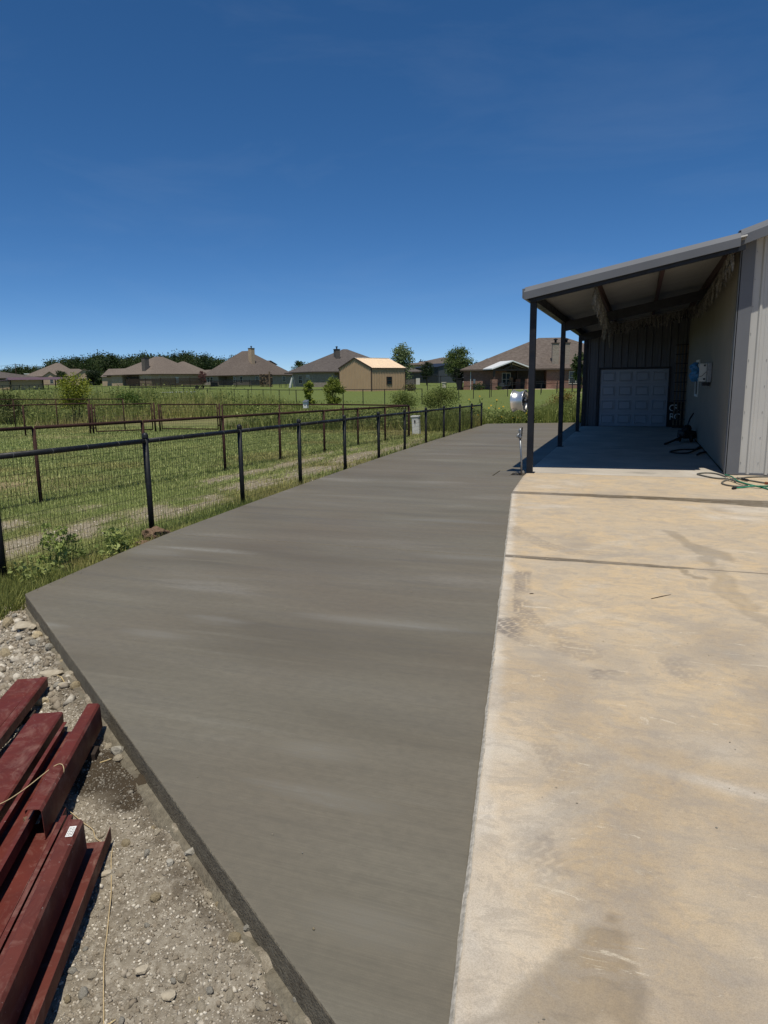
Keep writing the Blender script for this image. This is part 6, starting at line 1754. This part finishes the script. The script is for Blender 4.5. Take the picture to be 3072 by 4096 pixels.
# sunflower plants at the end of the pour
def sunflower(x, y, h, seed):
    rnd = random.Random(seed); z = gz(x, y)
    R_ = thing('wild_sunflower', (x, y, z), 'wild sunflower plant with small yellow heads at the end of the new concrete', 'sunflower', 'wild sunflowers at the slab end')
    top = np.array([x + rnd.gauss(0, .12), y + rnd.gauss(0, .1), z + h])
    MB().tube([(x, y, z - .02), ((x + top[0]) / 2, (y + top[1]) / 2 + .03, z + h * .55), top], [.012, .009, .006], 5).build('stem', M['green_stem'], R_)
    heads = [(top, top)] + [((np.array([x, y, z]) * (1 - t_) + top * t_), (np.array([x, y, z]) * (1 - t_) + top * t_) + np.array([rnd.uniform(-.25, .25), rnd.uniform(-.2, .1), rnd.uniform(.1, .25)])) for t_ in (rnd.uniform(.5, .7), rnd.uniform(.7, .9))][:rnd.choice([0, 0, 1])]
    for k, (b, e) in enumerate(heads):
        if k: MB().tube([b, e], [.006, .004], 4).build('branch', M['green_stem'], R_)
        d = np.array([rnd.gauss(0, .4), -0.8 + rnd.gauss(0, .3), .5]); d /= np.linalg.norm(d)
        a1_ = np.cross(d, [0, 0, 1.0]); a1_ /= np.linalg.norm(a1_); b1_ = np.cross(d, a1_); mb = MB()
        for j in range(9):
            t_ = 2 * math.pi * j / 9; e1 = a1_ * math.cos(t_) + b1_ * math.sin(t_); e2 = np.cross(d, e1)
            mb.raw([e + e1 * .008, e + e1 * .022 + e2 * .009, e + e1 * .038 + d * .006, e + e1 * .022 - e2 * .009], [(0, 1, 2, 3)])
        H_ = mb.build('flower_head', M['petal'], R_)
        MB().lathe(e - d * .004, d, [(0, .012), (.014, .01), (.016, 0), (0, -.006)], 8).build('flower_disc', M['bark'], H_)
    P = np.array([np.array([x, y, z]) * (1 - t_) + top * t_ + np.array([rnd.gauss(0, .06), rnd.gauss(0, .06), 0]) for t_ in np.linspace(.15, .95, 16)])
    rr = np.random.default_rng(seed); V, F_ = leaf_quads(P, 0.13, rr, 0.0, 0.7); m_ = rr.uniform(0, 1, (16, 1))
    mk('foliage', V, F_, M['leaf'], R_, colors=np.repeat(np.array(lin(72, 92, 40))[None, :3] * (1 - m_) + np.array(lin(130, 146, 76))[None, :3] * m_, 4, 0))


M['green_stem'] = simple('green_stem', lin(92, 112, 56), lin(76, 96, 46), 0.7)
for k, (u, v, y_) in enumerate(((c4(440), 822, 30.6), (c4(550), 795, 31.6), (c4(650), 828, 31.8), (c4(390), 990, 29.9), (c4(482), 972, 30.4), (c4(725), 893, 31.9), (c4(770), 1022, 31.5), (c4(845), 1010, 31.7), (c4(868), 1030, 31.5), (c4(962), 955, 31.6), (c4(960), 1000, 31.8), (c4(600), 905, 31.8), (c4(905), 1020, 32.0), (c4(520), 900, 30.9))):
    d = ray(u, 1250 + v / 2.37); t_ = y_ / d[1]; q = np.array([d[0] * t_, y_, CAMH + d[2] * t_])
    if q[0] > -5.9 and y_ < 31.3: q[1] += 0.6
    sunflower(q[0], q[1], max(0.25, q[2] - gz(q[0], q[1])), 300 + k)


# leafy weeds beside the pour near the fence
def weed_plant(label, x, y, h, rx, n, seed, ca, cb, leaf=0.055, shape='tall'):
    place_tree('weed_plant', label, 'weed', (x, y, gz(x, y) - .01), ((seed, h, rx, 0.02, 30, n, leaf, ca, cb, 0.006), dict(shape=shape, stems=4)), None, M['green_stem'])


weed_plant('tall feathery green weed at the foot of the near fence post', -5.78, 5.75, 0.58, 0.15, 480, 401, lin(112, 130, 66), lin(178, 188, 110), 0.05)
weed_plant('broad-leaved green weed leaning on the new concrete edge', -5.58, 6.42, 0.40, 0.17, 340, 402, lin(114, 132, 68), lin(186, 194, 118), 0.06, 'tall')
weed_plant('small yellow-green weed beside the dry clay clod', -5.60, 6.62, 0.22, 0.16, 420, 403, lin(86, 104, 44), lin(156, 160, 82), 0.04, 'bush')
weed_plant('low weed at the slab corner in the long grass', -5.62, 5.30, 0.30, 0.20, 300, 404, lin(112, 128, 64), lin(180, 186, 112), 0.05, 'tall')
weed_plant('thin dark weed growing through the near fence wire', -5.95, 6.15, 0.34, 0.15, 220, 405, lin(96, 114, 56), lin(150, 164, 92), 0.05)

# ------------------------------------------------------------------ red primed steel purlins on the rubble
DS = np.array([-0.465, 0.885, 0.0]); DS /= np.linalg.norm(DS); DT = np.array([DS[1], -DS[0], 0.0])


def ST(s_, t_, z): return DS * s_ + DT * t_ + np.array([0, 0, z])


def profile_solid(name, prof, s0, s1, mat, parent, th=0.0028, skew=0.0, dz=0.0, ang=0.0, jag=0.0):
    """open polyline profile (t,z) thickened and swept from s0 to s1"""
    P = np.array(prof, float); n = len(P)
    N = []
    for i in range(n):
        a = P[max(i - 1, 0)]; b = P[min(i + 1, n - 1)]; d = (b - a) / np.linalg.norm(b - a); N.append((-d[1], d[0]))
    N = np.array(N); Q = P + N * th; loop = list(P) + list(Q[::-1]); m = len(loop)
    nseg = 8; V = []; ca, sa = math.cos(ang), math.sin(ang)
    for k in range(nseg + 1):
        ss = s0 + (s1 - s0) * k / nseg; wob_ = 0.0025 * math.sin(k * 1.7 + s0 * 9)
        for (t_, z_) in loop:
            if k == 0: pass
            t2 = t_ + skew * (ss - s1) + wob_ * 0.5
            V.append(ST(ss, t2, z_ + dz * (ss - s1) / (s0 - s1) + wob_))
    F_ = [(k * m + i, k * m + (i + 1) % m, (k + 1) * m + (i + 1) % m, (k + 1) * m + i) for k in range(nseg) for i in range(m)]
    for k in (0, nseg):
        for i in range(n - 1):
            q = (k * m + i, k * m + i + 1, k * m + m - 2 - i, k * m + m - 1 - i); F_.append(q if k else q[::-1])
    return mk(name, np.array(V), F_, mat, parent, False)


def cprof(t0, t1, z, kind, fl=0.062, lip=0.018):
    """kind 'up': web on top, flanges down; 'open': flanges up; 'side': web on the right; 'z': right flange up, left down"""
    if kind == 'up': return [(t0 + lip, z - fl), (t0, z - fl), (t0, z - .006), (t0 + .006, z), (t1 - .006, z), (t1, z - .006), (t1, z - fl), (t1 - lip, z - fl)]
    if kind == 'open': return [(t0 + lip, z + fl), (t0, z + fl), (t0, z + .006), (t0 + .006, z), (t1 - .006, z), (t1, z + .006), (t1, z + fl), (t1 - lip, z + fl)]
    if kind == 'angle': return [(t0, z), (t1 - .006, z), (t1, z + .006), (t1, z + fl)]
    if kind == 'z': return [(t0 - lip, z - fl), (t0, z - fl), (t0, z - .006), (t0 + .006, z), (t1 - .006, z), (t1, z + .006), (t1, z + fl)]
    H = 0.15
    return [(t0, z - lip), (t0, z - .004), (t0 + .006, z), (t1 - .008, z - .004), (t1, z - .014), (t1 + .004, z - H + .006), (t1 - .002, z - H), (t0, z - H)]


PUR = [
    ('flat web-up red purlin at the far side of the steel pile', 'up', -1.806, -1.655, -0.075, 4.735, 'red', 0.0),
    ('narrow red purlin edge lying tight beside the far flat purlin', 'up', -1.648, -1.602, -0.055, 4.70, 'red', 0.0),
    ('wide red purlin with wavy dried mud lines on its web', 'up', -1.500, -1.333, -0.035, 4.10, 'red', 0.0),
    ('open red channel half hidden in shade beside the muddy purlin', 'open', -1.268, -1.150, -0.065, 3.90, 'red', 0.0),
    ('long red purlin on edge with white splashes on its side', 'side', -1.160, -1.096, 0.050, 4.00, 'red', 0.0),
    ('bright red zed purlin with thin upright flange in front of the pile', 'z', -1.200, -1.030, -0.100, 3.085, 'red', 0.0),
    ('slim red channel wedged between two upright flanges', 'open', -1.010, -0.965, -0.055, 2.965, 'red_dusty', 0.0),
    ('dark red purlin on edge carrying a white paper label', 'side', -0.965, -0.908, 0.022, 2.905, 'red_dusty', 0.0),
    ('low dusty red channel with white specks lying on the rubble', 'angle', -0.990, -0.826, -0.168, 3.01, 'red_dusty', 0.0),
]
s_near = {5: 1.45, 6: 1.45, 7: 1.35, 8: 1.45}
for i, (lab, kind, t0, t1, z, s1, mt, dz) in enumerate(PUR):
    s0 = 2.962 if i == 4 else s_near.get(i, 1.5)
    c_ = ST((s0 + s1) / 2, (t0 + t1) / 2, 0)
    R_ = thing('steel_purlin', (c_[0], c_[1], z - 0.07), lab, 'steel purlin', 'red steel purlins piled on the rubble')
    profile_solid('profile', cprof(t0, t1, z, kind, 0.07 if kind in ('z', 'angle') else 0.062), s0, s1, M[mt], R_, 0.0026, skew=random.uniform(-.006, .006))
    if i == 7:
        sv = 2.82
        q = lambda a, b, h: ST(sv + a, -0.945 + b, z + .0015 + h)
        LB = MB().raw([q(-.035, 0, 0), q(-.035, .028, 0), q(.035, .028, 0), q(.035, 0, 0), q(-.035, 0, .001), q(-.035, .028, .001), q(.035, .028, .001), q(.035, 0, .001)], [(0, 1, 2, 3), (7, 6, 5, 4), (0, 4, 5, 1), (1, 5, 6, 2), (2, 6, 7, 3), (3, 7, 4, 0)]).build('paper_label', M['paper'], R_)
        pr_ = MB()
        for k in range(4):
            for j in range(5):
                a = -.028 + j * .0115; b = .004 + k * .006
                pr_.raw([q(a, b, .0016), q(a, b + .0028, .0016), q(a + random.uniform(.004, .009), b + .0028, .0016), q(a + .006, b, .0016)], [(0, 1, 2, 3)])
        tag(pr_.build('print', M['ink'], LB), kind='stuff')
# timber bearers under the pile
for k, (sa, ta, tb, zt) in enumerate(((4.35, -1.85, -1.58, -0.14), (3.75, -1.52, -1.06, -0.105), (2.62, -1.22, -0.90, -0.165))):
    a = ST(sa, ta, 0); b = ST(sa, tb, 0); zg = min(gz(a[0], a[1]), gz(b[0], b[1])) - 0.02
    tag(MB().bar((a[0], a[1], (zg + zt) / 2), (b[0], b[1], (zg + zt) / 2), 0.09, zt - zg).build('timber_bearer', M['dark_wood'], None, bevel=.004), ['weathered timber bearer under the far flat purlins', 'weathered timber bearer under the muddy purlin', 'weathered timber bearer under the front purlins'][k], 'timber')


# ------------------------------------------------------------------ rocks, clods, gravel
def rock_mesh(seed, sx, sy, sz, rough=0.22, n=2):
    import bmesh
    bm = bmesh.new(); bmesh.ops.create_icosphere(bm, subdivisions=n, radius=1.0)
    r = random.Random(seed); cuts = [(Vector((r.gauss(0, 1), r.gauss(0, 1), r.gauss(0, 1))).normalized(), r.uniform(.55, .85)) for _ in range(9)]
    for v in bm.verts:
        p = v.co.normalized(); rad = 1.0 + r.gauss(0, rough * .12)
        for nrm, d in cuts:
            k = p.dot(nrm)
            if k > 1e-3: rad = min(rad, d / k * (1 + r.gauss(0, .02)))
        v.co = Vector((p.x * rad * sx, p.y * rad * sy, p.z * rad * sz))
    V = np.array([v.co for v in bm.verts]); F_ = [tuple(l.vert.index for l in f.loops) for f in bm.faces]; bm.free(); return V, F_


def put_rock(name, label, cat, u, v, w, h, seed, mat, group=None, rz=0.0, sink=0.25, n=2, zc=-0.18):
    q = gp(u, v, zc); x, y = q[0], q[1]; V, F_ = rock_mesh(seed, w / 2, w / 2 * random.uniform(.6, .9), h / 2, n=n)
    c_, s_ = math.cos(rz), math.sin(rz); V = np.stack([V[:, 0] * c_ - V[:, 1] * s_, V[:, 0] * s_ + V[:, 1] * c_, V[:, 2]], 1)
    V = V + np.array([x, y, gz(x, y) + h / 2 - h * sink])
    return tag(mk(name, V, F_, mat), label, cat, group)


L_ = lambda x, y: (x / 2.457, 2600 + y / 2.457)
B_ = lambda x, y: (x / 1.185, 3100 + y / 1.185)
K_ = lambda x, y: (x / 1.843, 2350 + y / 1.843)
put_rock('rock', 'yellow pitted rock beside the end of the far purlins', 'rock', *L_(395, 530), 0.125, 0.065, 1, M['rock_yellow'], rz=.5)
put_rock('rock', 'broad flat white rock slab near the concrete corner', 'rock', *L_(520, 300), 0.20, 0.05, 2, M['rock'], rz=.3)
put_rock('rock', 'squarish grey rock beside the damp soil patch', 'rock', *L_(1165, 1075), 0.085, 0.075, 3, M['rock_grey'], rz=.2)
put_rock('rock', 'pale rock in the shadow of the splashed purlin', 'rock', *L_(705, 1185), 0.07, 0.045, 4, M['rock'], rz=.4)
put_rock('rock', 'rounded smooth grey stone standing alone on the rubble', 'rock', *B_(812, 470), 0.045, 0.04, 5, M['rock_grey'], rz=1.2)
put_rock('rock', 'grey angular rock below the spilled concrete skirt', 'rock', *B_(908, 420), 0.06, 0.045, 6, M['rock_grey'], rz=.2)
put_rock('rock', 'whitish rock tucked against the poured edge', 'rock', *B_(1028, 528), 0.055, 0.035, 7, M['rock'], rz=.1)
put_rock('rock', 'egg shaped stone near the ground twine', 'rock', *B_(675, 930), 0.055, 0.035, 8, M['rock'], rz=1.0)
put_rock('rock', 'flat pale rock touching the low dusty channel', 'rock', *B_(500, 468), 0.055, 0.02, 9, M['rock'], rz=.2)
put_rock('rock', 'long low stone half buried in grey rubble', 'rock', *B_(805, 1040), 0.07, 0.025, 10, M['rock'], rz=.5)
put_rock('rock', 'thin tilted slab of rock near the yellow pitted rock', 'rock', *L_(625, 430), 0.09, 0.03, 11, M['rock'], rz=.6)
put_rock('rock', 'long white rock below the slab corner', 'rock', *K_(185, 345), 0.22, 0.08, 12, M['rock'], rz=.5)
put_rock('rock', 'brown cubic rock below the slab corner', 'rock', *K_(280, 410), 0.11, 0.10, 13, M['rock_yellow'], rz=.2)
GRP = 'pale stones strewn on the rubble'
GL = 'small pale limestone stone strewn on the bare rubble ground'
spots = [K_(30, 190), K_(115, 155), K_(40, 345), K_(70, 300), K_(10, 400), K_(60, 410), K_(215, 425), K_(120, 380), K_(150, 400), K_(360, 575), K_(470, 588), K_(180, 540), K_(370, 500), K_(80, 660), K_(30, 710), K_(280, 795), K_(285, 760), K_(560, 790), K_(515, 700), K_(420, 780), K_(350, 430), K_(45, 465), K_(110, 245), K_(180, 210), K_(30, 500), K_(15, 610), K_(250, 470), K_(595, 1275), K_(880, 1310), K_(545, 870), K_(795, 1205),
         B_(728, 270), B_(748, 305), B_(705, 405), B_(697, 555), B_(640, 700), B_(698, 715), B_(560, 340), B_(595, 345), B_(860, 965), B_(818, 975), B_(998, 980), B_(595, 988), B_(400, 1005), B_(405, 1050), B_(318, 1025), B_(460, 1130), B_(575, 1150), B_(955, 1120), B_(1085, 1080), B_(1400, 1135), B_(1320, 1000), B_(1035, 640), B_(1095, 630), B_(1130, 635), B_(990, 590), B_(855, 680), B_(400, 800), B_(430, 935), B_(1110, 840), B_(1050, 700), B_(345, 910), B_(325, 945), B_(800, 1165), B_(1000, 1065), B_(900, 1080), B_(740, 600), B_(480, 610), B_(1180, 800), B_(1240, 1130)]
base_rocks = [rock_mesh(500 + k, 1, random.uniform(.65, .9), random.uniform(.5, .75), n=2) for k in range(7)]
rock_me = []
for k, (V, F_) in enumerate(base_rocks):
    o = mk('stone', V, F_, [M['rock'], M['rock_grey'], M['rock'], M['rock_yellow']][k % 4]); rock_me.append(o.data); bpy.data.objects.remove(o)
for i, (u, v) in enumerate(spots):
    q = gp(u, v, -0.18); d = math.hypot(q[0], q[1]); r0 = random.uniform(.014, .034) * (1.6 if i < 30 and i % 3 == 0 else 1.0) * (1.25 if i < 31 else 0.85)
    o = bpy.data.objects.new('stone', rock_me[i % 7]); COL.objects.link(o)
    z0 = gz(q[0], q[1])
    o.location = (q[0], q[1], z0 - r0 * 0.55 * 0.55 - (0 if True else 0)); o.scale = (r0, r0, r0); o.rotation_euler = (random.gauss(0, .25), random.gauss(0, .25), random.uniform(0, 6.28))
    tag(o, GL, 'stone', GRP)

# gravel and crumbs
def crumbs(n, keep, x0, x1, y0, y1, smin, smax, seed, power=2.5):
    r = np.random.default_rng(seed); x_, y_ = scatter(n, x0, x1, y0, y1, keep, seed); m = len(x_)
    base = np.array([[1, 0, -.2], [-.4, .85, -.3], [-.5, -.8, -.2], [.1, .1, .75], [.5, .55, .25], [-.65, .05, .35]])
    tri = np.array([[0, 4, 3], [4, 1, 3], [1, 5, 3], [5, 2, 3], [2, 0, 3], [0, 1, 4], [1, 2, 5], [0, 2, 1]])
    s_ = (smin + (smax - smin) * r.uniform(0, 1, m) ** power)[:, None, None]
    a = r.uniform(0, 6.28, m); ca, sa = np.cos(a), np.sin(a)
    P = base[None] * r.uniform(.7, 1.3, (m, 6, 3)) * s_ * np.array([1, 1, .75])
    P = np.stack([P[..., 0] * ca[:, None] - P[..., 1] * sa[:, None], P[..., 0] * sa[:, None] + P[..., 1] * ca[:, None], P[..., 2]], -1)
    P = P + np.stack([x_, y_, gzs(x_, y_)], -1)[:, None, :]
    F_ = (tri[None] + (np.arange(m) * 6)[:, None, None]).reshape(-1, 3)
    t_ = r.uniform(0, 1, (m, 1)) ** 1.9; dk, lt = np.array(lin(136, 125, 108))[None, :3], np.array(lin(216, 208, 191))[None, :3]
    c = dk * (1 - t_) + lt * t_
    dmp = maskat(damp, x_, y_)[:, None]; c = c * (1 - dmp * 0.62)
    return P.reshape(-1, 3), F_, np.repeat(c, 6, 0)


mp = Mt('gravel', 0.95, 0.1); mp.col(mp.mix(mp.ramp(mp.noise(90, 3), (0.35, 0.35), (0.65, 0.0)), mp.attr('col'), lin(90, 80, 66))); M['pebble'] = mp.m
inr = lambda x, y, u: (front_dist(x, y) > 0.03) & (maskat(dirt, x, y) > 0.4) & (y < 5.4)
parts = [crumbs(80000, lambda x, y, u: inr(x, y, u) & (u < 0.9), -4.2, -0.6, 0.95, 4.0, .003, .011, 601, 1.8), crumbs(7500, lambda x, y, u: inr(x, y, u), -6.2, -0.6, 0.95, 5.2, .008, .022, 602, 3.0),
         crumbs(9000, lambda x, y, u: inr(x, y, u), -6.6, -3.4, 3.0, 5.3, .007, .026, 603, 2.0), crumbs(2600, lambda x, y, u: inr(x, y, u) & (u < .9), -6.6, -3.2, 3.0, 5.2, .016, .06, 604, 2.2)]
V, F_, c = merge(parts); tag(mk('rubble_gravel', V, F_, M['pebble'], colors=c), 'loose limestone gravel and crumbs on the bare ground', 'gravel', kind='stuff')
pk = lambda x, y, u: off_slab(x, y) & (u < maskat(dirt, x, y) * 1.1) & (y > 5)
V, F_, c = crumbs(9000, pk, -9.2, -5.6, 5.0, 20, .008, .028, 605, 2.4); tag(mk('path_gravel', V, F_, M['pebble'], colors=c * 1.05), 'white gravel bits on the worn strip between the fences', 'gravel', kind='stuff')
# fallen grit on the new concrete
GRL = 'tiny pale grit crumb lying on the fresh concrete'
for i, (u, v) in enumerate(((1140, 2440), (1070, 2328), (930, 2412), (1645, 2370), (790, 3110), (1265, 2285), (995, 2882), (1090, 3340), (1210, 3415), (330, 2475), (1255, 3720), (1570, 2340), (540, 2560), (1460, 2800))):
    q = gp(u, v, 0); o = bpy.data.objects.new('grit_crumb', rock_me[i % 7]); COL.objects.link(o); r0 = random.uniform(.003, .006)
    o.location = (q[0], q[1], r0 * .4); o.scale = (r0,) * 3; tag(o, GRL, 'grit', 'grit crumbs on the fresh concrete')

# dry clay clods on the slab edge by the fence
def clod(label, x, y, w, h, seed):
    V, F_ = rock_mesh(seed, w / 2, w * .38, h / 2, .5, 3)
    n = fbm(V[:, 0] * 30 + seed, V[:, 1] * 30 + V[:, 2] * 25, seed, 3) - .5
    V = V * (1 + n[:, None] * .55); V = V + np.array([x, y, gz(x, y) + h * .36])
    tag(mk('clay_clod', V, F_, M['clod']), label, 'clod')
clod('large dry clay clod against the concrete below a black fence post', -5.66, 7.34, 0.40, 0.26, 71); clod('smaller dark clay clod beside the broad-leaved weed', -5.56, 6.92, 0.30, 0.15, 72)
cl_ = gp(*L_(265, 1465), 0.0)
V, F_ = rock_mesh(73, .018, .015, .013, .5); tag(mk('mud_lump', V + np.array([*ST(3.06, -1.19, -.052)]), F_, M['clod']), 'small dark mud lump inside the open red channel', 'mud lump')
V, F_ = rock_mesh(74, .016, .013, .010, .5); tag(mk('mud_lump', V + np.array([*ST(2.83, -.93, -.158)]), F_, M['clod']), 'brown mud lump on the low dusty channel', 'mud lump')

# twine across the pile and on the ground
P = [ST(3.05, -1.62, 0.0), ST(3.12, -1.46, -.028), ST(3.16, -1.34, -.026), ST(3.21, -1.25, 0.005), ST(3.33, -1.13, 0.054), ST(3.29, -1.09, .03)]
for (u, v) in (L_(560, 1370), L_(640, 1480), L_(720, 1570), L_(820, 1645), L_(905, 1700), L_(935, 1770), L_(1020, 1835)):
    q = gp(u, v, -0.14); P.append(np.array([q[0], q[1], gz(q[0], q[1]) + (.03 if v < 3200 else .008)]))
tag(MB().tube(spline(P, 6), 0.0022, 6).build('twine', M['twine'], None, True), 'thin tan twine draped across the red steel pile', 'twine')
P = []
for (u, v) in (B_(535, 350), B_(528, 410), B_(525, 520), B_(515, 640), B_(505, 720), B_(493, 820), B_(490, 900), B_(488, 1000), B_(488, 1100), B_(487, 1200), B_(485, 1330)):
    q = gp(u, v, -0.17); P.append(np.array([q[0], q[1], gz(q[0], q[1]) + .008]))
tag(MB().tube(spline(P, 6), 0.0024, 6).build('twine', M['twine'], None, True), 'straight tan twine lying along the rubble', 'twine')


def stick(label, a, b, r, z, mat=None, cat='twig', surf=None):
    p, q = gp(*a, z), gp(*b, z); m = (p + q) / 2
    zz = [surf + r * .6] * 3 if surf is not None else [gz(*e[:2]) + r + .004 for e in (p, m, q)]
    tag(MB().tube([(p[0], p[1], zz[0]), (m[0] + .004, m[1], zz[1] + .003), (q[0], q[1], zz[2])], [r, r * .9, r * .5], 6).build('twig', mat or M['straw'], None), label, cat)


stick('pale wood splinter on the broad white rock', L_(565, 240), L_(640, 345), .005, -.12, M['straw'])
stick('short pale stick in the shadow beside the splashed purlin', L_(885, 760), L_(955, 742), .006, -.17, M['straw'])
stick('thin dry stalk on the crumbly soil', L_(985, 1145), L_(1100, 1115), .003, -.17, M['straw'])
stick('thin twig crossing the ground twine', B_(480, 1160), B_(545, 1130), .003, -.17, M['straw'])
stick('upright looking thin stalk on the near rubble', B_(945, 1075), B_(935, 1140), .002, -.17, M['straw'])
zq = lambda x, y: (1800 + x / 1.3043, 1850 + y / 1.3043)
stick('thin brown twig lying on the tan slab', zq(1050, 712), zq(1152, 690), .0035, ZO, M['bark'], surf=ZO)
stick('tiny dark twig on the tan slab near the joint', zq(415, 686), zq(437, 686), .004, ZO, M['bark'], surf=ZO)
zr_ = lambda x, y: (1700 + x / 1.2092, 2900 + y / 1.2092)
DRL = 'tiny dark dirt crumb lying on the tan slab'
for i, (u, v) in enumerate([zq(*p) for p in ((510, 485), (545, 255), (350, 175), (1140, 1000), (1150, 985), (1185, 965), (1205, 962), (1240, 945), (760, 902), (785, 903), (800, 935), (685, 1033), (1575, 1005), (1585, 1010), (1480, 628), (1350, 1008), (1600, 1362), (945, 412), (862, 627))] + [zr_(*p) for p in ((567, 350), (735, 380), (1475, 85), (1500, 120), (1140, 70), (1473, 308), (1593, 330), (1410, 500), (1160, 155), (635, 305), (550, 1440), (575, 1425))]):
    q = gp(u, v, ZO); o = bpy.data.objects.new('dirt_crumb', rock_me[i % 7]); COL.objects.link(o); r0 = random.uniform(.0025, .0055)
    o.location = (q[0], q[1], ZO + r0 * .3); o.scale = (r0, r0, r0 * .7); tag(o, DRL, 'dirt crumb', 'dirt crumbs on the tan slab')
    o.data = rock_me[i % 7]
#---END---
